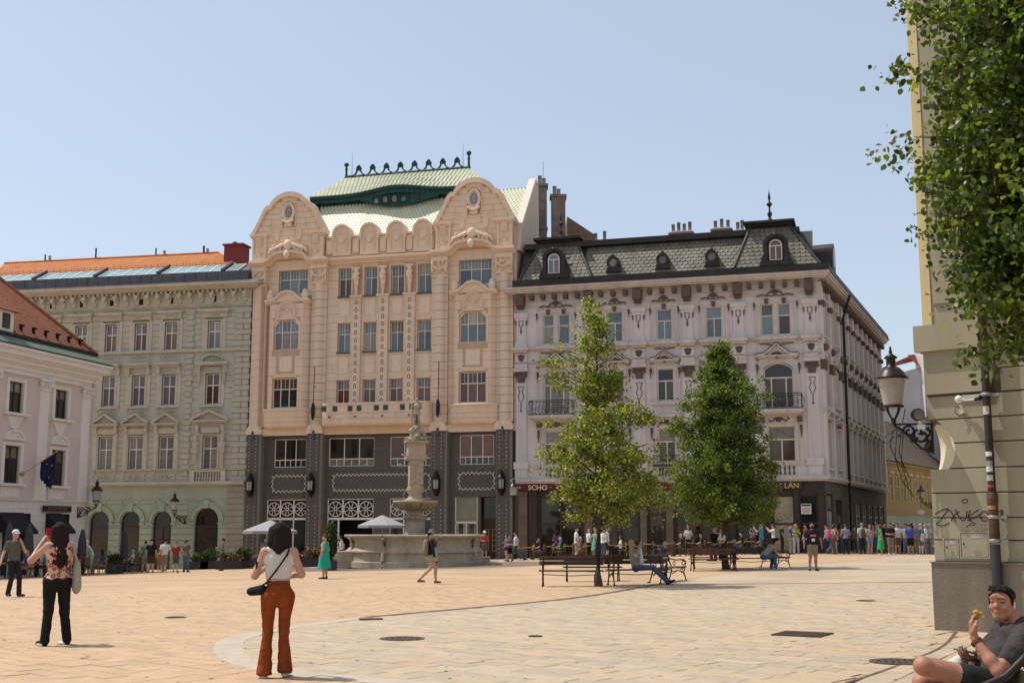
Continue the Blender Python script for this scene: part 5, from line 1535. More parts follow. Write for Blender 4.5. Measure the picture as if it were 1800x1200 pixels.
# ---- the long side along the lane
GC = W2(G,GW,0)
S = Bld('corner_house_wing', 'lane side of the grey corner house, long wall with tall narrow windows seen very obliquely', 'building', (GC[0], GC[1], 0), 66.4)
S.e.parent = None
sd = 30.5
near = [(1.0,1.7),(2.0,2.7),(4.6,5.8)]
farw = [9.3 + i * 2.55 for i in range(8)]
ops = [(.9,1.55,13.4,15.5),(1.95,2.6,13.4,15.5),(5.2,6.3,13.4,15.5),(1.0,2.5,9.0,11.7),(5.2,6.3,9.3,11.5),(1.1,2.4,5.2,7.8),(5.2,6.3,5.3,7.7)]
for x in farw: ops += [(x,x + 1.2,13.4,15.5),(x,x + 1.2,9.2,11.7),(x,x + 1.2,5.2,8.0)]
b = MB(); wall(b, 0, sd, 4.4, 17.1, ops, y=0, depth=.25); S.part('wall', b, MAT['lilac'])
b = MB(); cornice(b, .02, sd, 16.75, [(.1, .1), (.55, .1), (.7, .16), (.8, .14)], 0, ends=False); S.part('main_cornice', b, MAT['lilac_trim'])
b = MB(); b.box(-.3, sd + .4, -.85, .05, 17.26, 17.33); b.box(-.2, sd + .3, -.8, .3, 17.33, 17.62); S.part('gutter', b, MAT['copper_dk'])
b = MB(); b.add([(4.5, -.3, 17.6), (sd, -.3, 17.6), (sd - 1, 1.2, 18.7), (4.5, 1.2, 18.7)], [(0, 1, 2, 3)]); b.box(4.5, sd - 1, 1.2, 5, 17.6, 18.7); S.part('mansard', b, MAT['slate'])
b = MB(); b.prism([(1.6, 17.5), (2.9, 17.5), (2.9, 18.9)] + arc(2.25, 18.9, .65, .6, 0, 180, 8) + [(1.6, 18.9)], -.75, 1.2); dm_ = S.part('dormer', b, MAT['copper_dk'])
b = MB(); b.prism([(1.9, 17.95), (2.6, 17.95), (2.6, 18.9)] + arc(2.25, 18.9, .35, .33, 0, 180, 8) + [(1.9, 18.9)], -.78, -.751); S.part('pane', b, GL['brown'], parent=dm_)
for zc,pr in ((13.05,[(.06,.06),(.2,.12),(.25,.06)]),(12.2,[(.05,.05),(.12,.08)]),(8.6,[(.1,.1),(.25,.1)]),(5.0,[(.08,.08),(.14,.08)]),(4.35,[(.25,.12),(.35,.14),(.3,.08)])):
	b = MB(); cornice(b, 0, sd, zc, pr, 0, ends=False); S.part('string_course', b, MAT['lilac_trim'])
bk2 = bm
for i in range(46):
	if i * .66 + .4 < sd: link('bracket', bm, S.e, (.4 + i * .66, 0, 0))
for (a,c,z0,z1) in ops:
	S.window(a, c, z0, z1, .12, 2 if c - a > .9 else 1, .62, MAT['cream_w'], 'curtain' if z1 > 9 else 'brown', oneTop=True, fw=.07)
	b = MB(); b.path([(a - .1, z0), (a - .1, z1 + .1), (c + .1, z1 + .1), (c + .1, z0)], .16, -.12, 0); b.box(a - .3, c + .3, -.25, 0, z0 - .18, z0); S.part('window_surround', b, MAT['lilac_trim'])
	b = MB(); cx = (a + c) / 2
	if 8 < z1 < 12: pediment(b, a - .35, c + .35, 12.0, .55, .3, 0, 0, 'peak')
	elif z1 < 9: pediment(b, a - .35, c + .35, 8.2, .5, .35, 0, 0, 'seg')
	else: b.box(a - .3,c + .3,-.2,0,15.7,15.85)
	S.part('hood', b, MAT['lilac_trim'])
	b = MB(); ornament(b, cx, z1 + .3, c - a + .3, .35, -.14, 0, 2); S.part('carving', b, MAT['brown_orn'])
for x in (.4,3.3,7.0,8.4) + tuple(f - .65 for f in farw[1:]) + (29.9,):
	b = MB(); b.box(x - .3, x + .3, -.22, 0, 4.7, 16.7); S.part('pilaster', b, MAT['lilac'])
	b = MB(); b.box(x - .36, x + .36, -.35, 0, 15.2, 15.5); b.box(x - .36, x + .36, -.35, 0, 11.2, 11.8); b.ball((x, -.3, 12.6), .24, 0, 6, 4); S.part('capital', b, MAT['brown_orn'])
b = MB(); b.tube([(7.7, -.9, 17.1), (7.7, -.6, 16.2), (7.7, -.4, 15.6), (7.7, -.35, -.5)], .09, 6); S.part('downpipe', b, MAT['black'])
b = MB(); sop = [(.5,3.0,-.4,3.6),(4.0,6.8,-.4,3.3)] + [(9.4 + i * 3.4,11.8 + i * 3.4,-.4,3.2) for i in range(6)]
wall(b, 0, sd, -.9, 4.35, sop, y=0, depth=.3); S.part('ground_floor', b, mat("grey brown stone ground floor", (.12, .10, .08), .85, var=.25))
for i, (a, c, z0, z1) in enumerate(sop): S.window(a, c, z0, z1, .15, 2, .75, MAT['brown_w'] if i < 2 else MAT['cream_w'], 'pale' if i == 0 else 'curtain', fw=.09, glass_top='pale' if i < 1 else 'brown', name='shop_window')
B0 = (-18.37 - 22 * math.cos(R_(12)),84.6 + 22 * math.sin(R_(12)))
# ------------------------------------------------------------------ pale green town house on the left
MAT['green_wall'] = mat("pale grey green render", (.46, .44, .355), .9, var=.08, scale=.5, streak=.3, bump=.2, dirt=.28)
MAT['green_low'] = mat("mint green render", (.345, .39, .295), .9, var=.10, scale=.6, streak=.4, dirt=.25)
MAT['green_trim'] = mat("stone coloured stucco trim", (.50, .455, .36), .85, var=.1, scale=2, dirt=.3)
MAT['joint_gr'] = mat("dark render joint", (.27, .26, .20), .95)  # darker tone of the render, seen in the joints
T = Bld('green_town_house', 'pale green town house with roof windows and four shop arches', 'building', (B0[0], B0[1], 0), -12)
TW = 22.0
cols_ = [(3.3,4.25),(5.7,6.62),(8.13,9.06),(10.55,11.47),(12.9,13.84),(15.26,16.22),(18.6,19.56)]
ops = []
for i,(a,c) in enumerate(cols_): ops += [(a,c,14.1,16.07),(a - .03,c + .03,10.13,12.3),(a - .08,c + .08,5.57,7.9)]
b = MB(); wall(b,0,TW - .2,4.6,17.2,ops,y=.08,depth=.22); b.box(.01,TW - .2,.31,12,-1.9,18.6); b.box(16.9,21.85,0,.2,17.1,17.2)
T.part('wall', b, MAT['joint_gr'])
b = MB(); nt = [(o[0] - .2,o[1] + .2,o[2] - .2,o[3] + .35) for o in ops] + [(0,22,12.35,14.1),(0,22,9.2,10.1),(0,22,4.6,5.55),(0,22,8.4,9.2)]
tiles(b, 0, TW - .2, 4.6, 17.2, 1.5, .42, nt, y=.08, pr=.025, gap=.03, into=(T, 'rustic_block', MAT['green_wall'], 300)); (T.part('rustic_blocks', b, MAT['green_wall'], kind='stuff') if b.v else 0)
b = MB()
for z0,z1 in ((12.35,14.1),(8.4,10.12),(4.6,5.6)): wall(b,0,TW - .2,z0,z1,ops,y=.058,depth=.1)
T.part('plain_bands', b, MAT['green_wall'])
for i,(a,c) in enumerate(cols_):
	last = i == 6
	T.window(a, c, 14.1, 16.07, .22, 2, .62, MAT['white'], 'red' if i in (3, 4, 5) else 'curtain', glass_top='curtain', fw=.06)
	T.window(a - .03, c + .03, 10.13, 12.3, .22, 2, .62, MAT['white'], 'brown', glass_top='curtain', fw=.06)
	T.window(a - .08, c + .08, 5.57, 7.9, .22, 2, .62, MAT['white'], 'curtain', fw=.06)
	cx = (a + c) / 2; k = 1.25 if last else 1
	y = -.1 if last else .06
	for z0,z1,e in ((14.1,16.07,0),(10.13,12.3,.03),(5.57,7.9,.08)):
		b = MB(); b.path([(a - e - .09,z0 - .05),(a - e - .09,z1 + .09),(c + e + .09,z1 + .09),(c + e + .09,z0 - .05)],.16,-.02,.09)
		for s in (a - e - .3,c + e + .3): b.box(s - .12,s + .12,.0,.07,z0 - .3,z1 + .25)
		T.part('window_surround', b, MAT['green_trim'])
	b = MB(); pediment(b, cx - .92 * k, cx + .92 * k, 16.75, .2, .35, .06, 0, 'flat', .16); b.box(cx - .8 * k, cx + .8 * k, -.08, .06, 16.35, 16.64); T.part('hood', b, MAT['green_trim'])
	b = MB(); ornament(b, cx, 16.48, 1.1, .22, -.08, 0, i); T.part('hood_carving', b, MAT['green_trim'])
	b = MB(); b.box(cx - .92 * k, cx + .92 * k, -.42, .06, 13.0, 13.15) if not last else pediment(b, cx - 1.2, cx + 1.2, 12.95, .3, .4, .06, 0, 'flat', .17)
	b.box(cx - .82 * k,cx + .82 * k,-.2,.06,12.85,12.999)
	for s in (-.78 * k,.78 * k): b.box(cx + s - .1,cx + s + .1,-.16,.06,12.35,12.85)
	T.part('hood', b, MAT['green_trim'])
	if last:
		b = MB(); b.path(arc(cx, 13.2, .8, .45, 175, 5, 10), .09, -.15, .05); ornament(b, cx, 13.35, 1.1, .35, -.05, 0, 1); T.part('hood_carving', b, MAT['green_trim'])
		b = MB()
		for s in (-.95,.95): b.tube([(cx + s,-.08,12.7),(cx + s,-.14,12.0),(cx + s,-.1,11.5)],[.12,.12,.04],6)
		T.part('hood_bracket', b, MAT['green_trim'])
	b = MB(); pediment(b, cx - 1.0 * k - (.15 if last else 0), cx + 1.0 * k + (.15 if last else 0), 8.75 + (.15 if last else 0), .72, .45, .06, 0, 'tri', .13)
	for s in (-.78 * k,.78 * k): b.box(cx + s - .1,cx + s + .1,-.18,.06,8.2,8.66)
	b.box(cx - .7,cx + .7,-.04,.06,8.1,8.5)
	for s in (-.78 * k,.78 * k): b.box(cx + s - .13,cx + s + .13,-.06,.06,5.5,8.2)
	T.part('hood', b, MAT['green_trim'])
	b = MB(); b.box(cx - .85, cx + .85, -.12, .06, 9.95, 10.09); b.path([(cx - .75, 9.45), (cx + .75, 9.45), (cx + .75, 9.85), (cx - .75, 9.85)], .05, .02, .06, closed=True); ornament(b, cx, 9.65, 1.2, .26, .03, 0, 5); T.part('apron_panel', b, MAT['green_trim'])
	b = MB(); b.path([(cx - .75,13.4),(cx + .75,13.4),(cx + .75,13.8),(cx - .75,13.8)],.05,.02,.06,closed=True); ornament(b,cx,13.6,1.2,.2,.03,0,5)
	if not last: T.part('apron_panel', b, MAT['green_trim'])
	if not last:
		b = MB(); b.path([(cx - .8,4.85),(cx + .8,4.85),(cx + .8,5.35),(cx - .8,5.35)],.05,.02,.06,closed=True); ornament(b,cx,5.1,1.1,.35,.03,0,7); b.ball((cx,.03,5.1),.15,0,6,4,(1,.4,1))
		T.part('apron_panel', b, MAT['green_trim'])
	else:
		b = MB()
		for q in range(9): b.lathe([(.05,4.75),(.09,4.9),(.04,5.1),(.07,5.25),(.05,5.38)],6,(cx - .85 + q * .21,-.1,0))
		T.part('balusters', b, MAT['green_trim'], kind='stuff')
		b = MB(); b.box(cx - 1.3, cx + 1.3, -.22, .06, 5.38, 5.5); b.box(cx - 1.3, cx + 1.3, -.22, .06, 4.65, 4.75); b.box(cx - 1.35, cx - 1.0, -.24, .06, 4.65, 5.45); b.box(cx + 1.0, cx + 1.35, -.24, .06, 4.65, 5.45); T.part('balustrade', b, MAT['green_trim'])
# herms either side of the last first floor window
hf = [cap((0,0,0),(0,0,.9),.1,.14),cap((0,-.02,.95),(0,-.04,1.35),.17,.2),cap((-.2,-.05,1.4),(.05,-.2,1.15),.07),cap((.2,-.05,1.4),(-.05,-.2,1.15),.07),ell((0,-.08,1.68),(.12,.13,.16)),ell((0,-.02,1.9),(.16,.14,.08)),cap((-.12,-.05,.9),(.1,-.1,.4),.1,.06),cap((.12,-.05,.9),(-.1,-.1,.3),.1,.06)]
hm = sdf_mesh('herm', hf, [MAT['green_trim']], .035, .04)
for s in (-1.02, 1.02): link('herm', hm, T.e, (19.08 + s, -.12, 5.95))
# quoins framing the last bay
quoins(T, 17.02, 17.5, 4.7, 17.0, .04, MAT['green_wall'], .4, .1)
quoins(T, 20.75, 21.3, 4.7, 17.0, .04, MAT['green_wall'], .4, .12)
quoins(T, 21.35, 21.85, 4.7, 17.0, .04, MAT['green_wall'], .4, .06)
for zc,pr in ((13.85,[(.08,.06),(.2,.12),(.14,.05)]),(17.1,[(.06,.08),(.12,.08),(.2,.06)]),(5.5,[(.08,.04),(.16,.06)]),(4.45,[(.3,.1),(.42,.12),(.25,.06)])):
	b = MB(); cornice(b, 0, 21.9, zc, pr, .04, ends=False); T.part('string_course', b, MAT['green_trim'])
b = MB(); b.box(0, 21.9, -.1, .1, 17.3, 18.4); T.part('frieze', b, MAT['green_trim'])
b = MB()
for i in range(60): b.box(.2 + i * .36,.38 + i * .36,-.4,-.1,18.12,18.28)
T.part('dentils', b, MAT['green_trim'], kind='stuff')
b = MB(); b.prism([(-.13, 18.1), (.13, 18.1), (.13, 17.75), (.09, 17.4), (-.09, 17.4), (-.13, 17.75)], -.22, -.1); b.box(-.14, .14, -.5, -.1, 17.85, 18.1); b.ball((0, -.42, 17.78), .12, 0, 6, 4); cm_ = b.mesh('console', MAT['green_trim'])
for i in range(26): link('console', cm_, T.e, (.5 + i * .84, 0, 0))
b = MB(); cornice(b, -.1, 21.85, 18.3, [(.55, .1), (.75, .14), (.95, .16), (.9, .1)], 0); T.part('main_cornice', b, MAT['green_trim'])
for i,(a,c) in enumerate(cols_):
	b = MB(); b.box((a + c) / 2 - .14, (a + c) / 2 + .14, -.13, -.1, 17.45, 17.85); T.part('attic_vent', b, MAT['dark_in'])
b = MB(); b.box(-.2, 21.95, -.95, .2, 18.8, 18.86); b.box(-.1, 21.9, -.8, .2, 18.86, 19.5); T.part('parapet', b, MAT['zinc'])
for i in range(26):
	b = MB(); b.box(i * .85, i * .85 + .03, -.83, -.8, 18.87, 19.5); T.part('sheet_seam', b, MAT['zinc'])
# roof windows and tiled upper roof
dvr = Vector((0,1.5,.95)).normalized()
b = MB(); b.add([(-.1, -.6, 19.45), (21.9, -.6, 19.45), (21.2, 1.0, 20.3), (-.1, 1.0, 20.3)], [(0, 1, 2, 3)]); b.add([(21.9, -.6, 19.45), (21.9, 8, 19.45), (21.2, 1, 20.3)], [(0, 1, 2)]); T.part('skylight_deck', b, MAT['zinc'])
MAT['sky_glass'] = mat("roof glass with painted sky reflection", (.22, .38, .42), .08, var=.15, spec=1.0)  # blue green base colour imitates the reflected sky
xg = .1
ang = math.atan2(.85,1.6)
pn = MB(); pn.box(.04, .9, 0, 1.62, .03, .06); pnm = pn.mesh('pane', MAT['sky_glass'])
fr = MB(); fr.box(0, .05, 0, 1.7, 0, .09); fr.box(.89, .94, 0, 1.7, 0, .09); fr.box(.05, .89, 0, .05, 0, .09); fr.box(.05, .89, 1.62, 1.7, 0, .09); frm = fr.mesh('roof_window', MAT['cream_w'])
rib = MB(); rib.box(0, .16, -.1, 1.85, 0, .3); ribm = rib.mesh('roof_rib', MAT['zinc'])
i = 0
while xg < 20.3:
	if i % 6 == 5: link('roof_rib', ribm, T.e, (xg, -.6, 19.46), (ang, 0, 0)); xg += .3
	else:
		o = link('roof_window', frm, T.e, (xg, -.6, 19.48), (ang, 0, 0)); link('pane', pnm, o); xg += .94
	i += 1
MAT['orange_tile'] = mat("bright orange roof tile", (.52, .20, .075), .85, var=.18, scale=2, bump=.2)
b = MB(); b.add([(-.1, .95, 20.3), (20.1, .95, 20.3), (17.8, 2.9, 21.75), (-.1, 2.9, 21.75)], [(0, 1, 2, 3)]); b.add([(20.1, .95, 20.3), (21.3, 6, 20.3), (17.8, 2.9, 21.75)], [(0, 1, 2)]); b.add([(-.1, 2.9, 21.75), (17.8, 2.9, 21.75), (21.3, 6, 20.3), (-.1, 6, 20.3)], [(0, 1, 2, 3)]); T.part('roof_deck', b, MAT['orange_tile'])
def rooftiles(B_,o,du,dv,W,L,m,name,w=.2,h=.17,left=lambda t: 0,right=None,lim=300,skip=lambda u,v: False):
	"""flat tiles with rounded tails, in rows"""
	o,du,dv = Vector(o),Vector(du).normalized(),Vector(dv).normalized(); n_ = du.cross(dv).normalized()
	if n_.z < 0: n_ = -n_
	st = MB(); me = None; k = 0; rr = random.Random(6)
	g = w * .47
	for j in range(int(L / h)):
		v = j * h; t = v / L; a = left(t); r = right(t) if right else W
		n = int((r - a) / w)
		for i in range(n):
			u = a + w * (i + .5 + (.5 if j % 2 else 0))
			if u > r or skip(u,v): continue
			c = o + du * u + dv * v
			def P3(x,y,z): return tuple(du * x + dv * y + n_ * z)
			vs = [P3(-g,.03,.03),P3(0,-.02,.036),P3(g,.03,.03),P3(g,h * 1.15,.012),P3(-g,h * 1.15,.012),P3(-g,.03,0),P3(0,-.02,0),P3(g,.03,0)]
			fs = [(0,1,2,3,4),(5,6,1,0),(6,7,2,1)]
			if k < lim:
				if me is None: bb = MB(); bb.add(vs,fs); me = bb.mesh(name,m)
				link(name,me,B_.e,tuple(c))
			else: st.add([tuple(Vector(x) + c) for x in vs],fs)
			k += 1
	if k > lim: B_.part(name + 's', st, m, kind='stuff')
rooftiles(T, (0, .95, 20.31), (1, 0, 0), (0, 1.95, 1.45), 21, 2.35, MAT['orange_tile'], 'roof_tile', w=.26, h=.2, right=lambda t: 20.0 - 2.2 * t, lim=300)
b = MB()
for zz,yy in ((20.42,.88),(20.55,.86)): b.tube([(0,yy,zz),(19.9,yy,zz)],.015,4)
for i in range(40): b.tube([(i * .5,.92,20.25),(i * .5,.86,20.62)],.013,3)
T.part('snow_guard', b, mat("rust red snow guard", (.22, .07, .04), .7), kind='stuff')
b = MB(); b.tube([(-.1, 2.9, 21.78), (17.8, 2.9, 21.78)], .09, 5); b.tube([(17.8, 2.9, 21.78), (20.15, .95, 20.35)], .07, 5); T.part('ridge', b, MAT['orange_tile'])
b = MB(); b.box(18.95, 20.4, 1.4, 2.6, 19.6, 21.9); b.box(18.85, 20.5, 1.3, 2.7, 21.9, 22.02); ch = T.part('chimney', b, mat("dark red painted chimney", (.20, .035, .03), .7, var=.2))
b = MB(); b.lathe([(.16, 0), (.16, .2), (.22, .22), (.02, .32)], 8, (19.5, 2.0, 22.02)); T.part('cowl', b, MAT['galv'], parent=ch)
for x,h,r in ((4.9,.45,.06),(5.3,.35,.1),(9.2,.75,.07),(14.2,.5,.06),(14.9,.3,.1),(18.1,.5,.08),(18.4,.3,.1)):
	b = MB(); b.lathe([(r, 0), (r, h), (r * 1.5, h + .03), (.01, h + .12)], 6, (x - 1.5, 2.9, 21.75)); T.part('vent_pipe', b, MAT['galv'] if r > .08 else MAT['black'])
# ground floor with arches
ar = [(2.6,4.1),(5.1,6.6),(7.6,9.1),(10.07,11.6),(12.5,13.99),(14.97,16.4),(18.15,19.93)]
gops = [(a,c,-1.9,2.68 if i < 6 else 2.9) for i,(a,c) in enumerate(ar)]
b = MB(); wall(b,0,TW - .1,-1.9,4.5,gops,y=0,depth=.3)
for i,(a,c) in enumerate(ar): spandrel(b,a,c,2.68 - .75 if i < 6 else 2.0,2.68 if i < 6 else 2.9,0,.3)
T.part('ground_floor', b, MAT['green_low'])
b = MB()
nt = [(a - .45,c + .45,-2,3.1 if i < 6 else 3.35) for i,(a,c) in enumerate(ar)]
tiles(b, 0, TW - .15, -1.85, 4.4, 1.3, .42, [(a - .48, c + .48, 1.6, 3.15) if i < 6 else (a - .48, c + .48, 1.75, 3.4) for i, (a, c) in enumerate(ar)] + [(a, c, -2, 1.8) for a, c in ar] + [(0, 22, 3.5, 4.5)], y=0, pr=.05, gap=.05, into=(T, 'base_block', MAT['green_low'], 300))
(T.part('base_blocks', b, MAT['green_low'], kind='stuff') if b.v else 0)
for i,(a,c) in enumerate(ar):
	cx,r = (a + c) / 2,(c - a) / 2; zs = 1.93 if i < 6 else 2.0; zt = 2.68 if i < 6 else 2.9
	b = MB(); b.path(arc(cx,zs,r + .2,zt - zs + .2,180,0,14),.3,-.08,.0); b.path(arc(cx,zs,r + .38,zt - zs + .38,180,0,14),.08,-.13,-.0)
	b.prism([(cx - .16,zt - .05),(cx + .16,zt - .05),(cx + .24,zt + .55),(cx - .24,zt + .55)],-.16,0)
	T.part('archivolt', b, MAT['green_low'])
	b = MB()
	for s in (a - .35,c): b.box(s,s + .35,-.12,0,1.72,1.88)
	T.part('impost', b, MAT['green_low'], kind='stuff')
	b = MB(); b.box(a,c,.18,.26,1.55,1.63); b.box(a,a + .06,.18,.26,-1.8,1.8); b.box(c - .06,c,.18,.26,-1.8,1.8)
	if i == 5: b.box(cx - .05,cx + .05,.18,.26,-1.8,1.55)
	f_ = T.part('shop_window', b, MAT['brown_w'])
	b = MB(); b.box(a, c, .225, .235, -1.8, 1.55); T.part('pane', b, GL['shop'], parent=f_)
	b = MB(); b.prism([(a, 1.63), (c, 1.63), (c, zs)] + arc(cx, zs, r, zt - zs, 0, 180, 12) + [(a, zs)], .225, .235); T.part('pane', b, GL['shop'], parent=f_)
b = MB(); b.box(20.55, 21.9, -.06, .0, -1.9, 4.4); tiles(b, 20.55, 21.9, -1.85, 4.4, .9, .42, (), y=-.06, pr=.03, gap=.03, jit=.03); T.part('weathered_corner', b, mat("flaking brown and green corner stone", (.30, .23, .17), .9, col2=(.32, .36, .27), scale=1.5, bump=.4))
# ------------------------------------------------------------------ white pink house at far left
MAT['pink'] = mat("pale pink render", (.60, .50, .47), .9, var=.05, scale=.6, dirt=.1)
MAT['offwhite'] = mat("off white stucco", (.70, .65, .60), .88, var=.05, scale=1.5)
H = Bld('pink_house', 'pale pink and white old house with brown tiled roof', 'building', (-29.05, 56.5, 0), math.degrees(math.atan2(.969, .247)))
HW = 16.0
wcols = [(.3,1.45),(4.35,5.5),(8.4,9.57),(12.46,13.61)]
ops = []
for a,c in wcols: ops += [(a,c,7.66,9.32),(a - .05,c + .05,3.88,5.88)]
b = MB(); wall(b,-2,HW,3.05,9.95,ops,y=0,depth=.22); b.box(-2,HW - .01,.35,9,-1.6,10.3); T_ = None
H.part('wall', b, MAT['pink'])
b = MB(); b.box(-2, HW, -.06, .3, -1.6, 3.0); H.part('ground_floor', b, MAT['offwhite'])
b = MB(); tiles(b, -2, HW, -1.5, 2.9, 1.1, .36, [(8.5, 10.75, -1.6, 2.3), (12.2, 14.3, -1.6, 2.3), (4.3, 6.6, -1.6, 2.3)], y=-.06, pr=.03, gap=.035, into=(H, 'rustic_block', MAT['offwhite'], 300)); (H.part('rustic_blocks', b, MAT['offwhite'], kind='stuff') if b.v else 0)
for a,c in ((8.5,10.75),(12.2,14.3),(4.3,6.6)):
	b = MB(); b.box(a, c, -.065, .02, -1.6, 2.3); b.box(a, a + .1, -.1, .02, -1.6, 2.3); b.box(c - .1, c, -.1, .02, -1.6, 2.3); H.part('shop_opening', b, MAT['dark_in'])
for i,(a,c) in enumerate(wcols):
	H.window(a, c, 7.66, 9.32, .16, 2, .66, MAT['brown_w'], 'dark', fw=.07, glass_top='curtain')
	H.window(a - .05, c + .05, 3.88, 5.88, .16, 2, .66, MAT['brown_w'], 'dark', fw=.07, glass_top='curtain')
	cx = (a + c) / 2
	for z0,z1,e in ((7.66,9.32,0),(3.88,5.88,.05)):
		b = MB(); b.path([(a - e - .14, z0), (a - e - .14, z1 + .12), (c + e + .14, z1 + .12), (c + e + .14, z0)], .26, -.07, .03); b.box(a - .45, c + .45, -.25, 0, z0 - .14, z0); H.part('window_surround', b, MAT['offwhite'])
	b = MB(); b.prism([(cx - .8, 7.5), (cx + .8, 7.5), (cx + .45, 7.2), (cx + .25, 6.85), (cx, 6.7), (cx - .25, 6.85), (cx - .45, 7.2)][::-1], -.06, 0); b.ball((cx, -.06, 7.15), .15, 0, 6, 4, (1, .5, 1)); H.part('apron', b, MAT['offwhite'])
	b = MB(); b.path(arc(cx, 6.3, .75, .4, 180, 0, 10) , .12, -.16, 0); b.box(cx - .85, cx + .85, -.18, 0, 6.2, 6.32); b.prism([(cx - .7, 6.32), (cx + .7, 6.32)] + arc(cx, 6.32, .7, .33, 0, 180, 8), -.05, 0); H.part('hood', b, MAT['offwhite'])
	b = MB(); b.box(a - .2, c + .2, -.05, 0, 3.1, 3.72); b.path([(a - .1, 3.2), (c + .1, 3.2), (c + .1, 3.62), (a - .1, 3.62)], .05, -.09, -.04, closed=True); H.part('apron', b, MAT['offwhite'])
for x in (2.9,6.95,11.4,15.4):
	b = MB(); b.box(x - .42, x + .42, -.1, 0, 4.1, 9.1); b.box(x - .5, x + .5, -.14, 0, 3.06, 4.1); H.part('pilaster', b, MAT['offwhite'])
	b = MB(); b.box(x - .55,x + .55,-.28,0,9.6,9.72); b.box(x - .44,x + .44,-.18,0,9.1,9.6)
	for s in (-1,1): b.ball((x + s * .44,-.2,9.45),.15,0,6,4); b.tube([(x + s * .1,-.22,9.5),(x + s * .2,-.26,9.3),(x + s * .36,-.22,9.35)],.06,5)
	H.part('capital', b, MAT['offwhite'])
b = MB(); cornice(b, -2, HW, 9.75, [(.12, .25), (.22, .22), (.3, .1), (.42, .22), (.55, .12), (.7, .3), (.82, .16)], 0); H.part('cornice', b, MAT['offwhite'])
b = MB(); cornice(b, -2, HW, 2.95, [(.12, .06), (.2, .06)], 0); H.part('string_course', b, MAT['offwhite'])
b = MB(); b.box(-2.5, HW + .85, -.85, 0, 11.15, 11.2); b.add([(-2.5, -.88, 11.2), (HW + .9, -.88, 11.2), (HW + .2, .0, 11.75), (-2.5, .0, 11.75)], [(0, 1, 2, 3)]); b.add([(HW + .9, -.88, 11.2), (HW + .9, 9, 11.2), (HW + .2, 9, 11.75), (HW + .2, 0, 11.75)], [(0, 1, 2, 3)]); H.part('copper_eaves', b, mat("green copper sheet", (.12, .155, .115), .6, .2, var=.25))
b = MB(); b.box(-2.5, HW + .3, -.12, .1, 11.72, 11.9); H.part('gutter', b, MAT['copper_dk'])
MAT['brown_tile'] = mat("red brown roof tile", (.27, .10, .055), .85, var=.3, scale=3, bump=.3)
b = MB(); b.add([(-2.5, 0, 11.8), (HW + .2, 0, 11.8), (HW - 4.2, 4.6, 16.4), (-2.5, 4.6, 16.4)], [(0, 1, 2, 3)]); b.add([(HW + .2, 0, 11.8), (HW + .2, 9, 11.8), (HW - 4.2, 4.6, 16.4)], [(0, 1, 2)]); b.add([(HW + .2, 9, 11.8), (-2.5, 9, 11.8), (-2.5, 4.6, 16.4), (HW - 4.2, 4.6, 16.4)], [(0, 1, 2, 3)]); H.part('roof_deck', b, MAT['brown_tile'])
rooftiles(H, (5.0, 0, 11.82), (1, 0, 0), (0, 1, 1), 13, 6.5, MAT['brown_tile'], 'roof_tile', w=.24, h=.22, right=lambda t: 11.1 - 4.4 * t, lim=300, skip=lambda u, v: 2.2 < u < 3.9 and v < 1.9)
b = MB(); b.xprism([(0, 10.3), (9, 10.3), (9, 11.8), (4.6, 16.35), (0, 11.8)], -2.4, -2.0); H.part('gable_wall', b, MAT['pink'])
b = MB(); b.tube([(HW + .2, -.02, 11.88), (HW - 4.2, 4.6, 16.45)], .13, 6); b.tube([(-2.5, 4.6, 16.45), (HW - 4.2, 4.6, 16.45)], .13, 6); H.part('hip_ridge', b, MAT['brown_tile'])
b = MB(); b.box(7.4, 8.7, .2, 2.2, 12.0, 13.1); dm = H.part('dormer', b, MAT['offwhite'])
b = MB(); b.box(7.75, 8.35, .15, .21, 12.15, 12.95); H.part('pane', b, GL['dark'], parent=dm)
b = MB(); b.loft([[(7.1, -.05, 13.1), (9.0, -.05, 13.1), (9.0, 2.2, 13.1), (7.1, 2.2, 13.1)], [(8.0, .75, 14.0), (8.1, .75, 14.0), (8.1, 3, 14.0), (8.0, 3, 14.0)]], 0, False); H.part('dormer_roof', b, MAT['brown_tile'], parent=dm)
for i in range(6):
	b = MB(); b.box(9.6 + i * 1.1, 9.7 + i * 1.1, .35, .5, 12.2, 12.55); b.box(9.5 + i * 1.1, 9.8 + i * 1.1, .3, .45, 12.5, 12.6); H.part('snow_hook', b, MAT['black'])
b = MB(); b.tube([(HW - .1, -.2, 10.2), (HW - .1, -.25, -1)], .07, 6); H.part('downpipe', b, MAT['lilac_trim'])
HR = math.degrees(math.atan2(.969,.247))
# awnings, sign board and flag on the pink house
for (x0, x1), l in (((8.0, 10.1), 'black shop awning on the pink house, the nearer one at the picture edge'), ((12.1, 13.5), 'black shop awning behind the woman with the phone')):
	w = W2(H, x0, -.1, 0); t = thing('awning', l, 'awning', (w[0], w[1], 0), R_(HR), 'black awnings on the pink house')
	W_ = x1 - x0
	MAT.setdefault('awn', mat("black awning cloth", (.014, .014, .017), .8, var=.1))
	b = MB(); b.xprism([(0,2.35),(-1.0,1.35),(-1.0,1.2),(-.96,1.2),(-.96,1.33),(0,2.31)],0,W_)
	b.xprism([(0, 2.34), (-.99, 1.34), (0, 1.34)], 0, .02); b.xprism([(0, 2.34), (-.99, 1.34), (0, 1.34)], W_ - .02, W_); b.build('canopy', MAT['awn'], t)
	b = MB(); b.tube([(0, 0, 1.3), (0, -.98, 1.3)], .02, 4); b.tube([(W_, 0, 1.3), (W_, -.98, 1.3)], .02, 4); b.build('arms', MAT['black'], t)
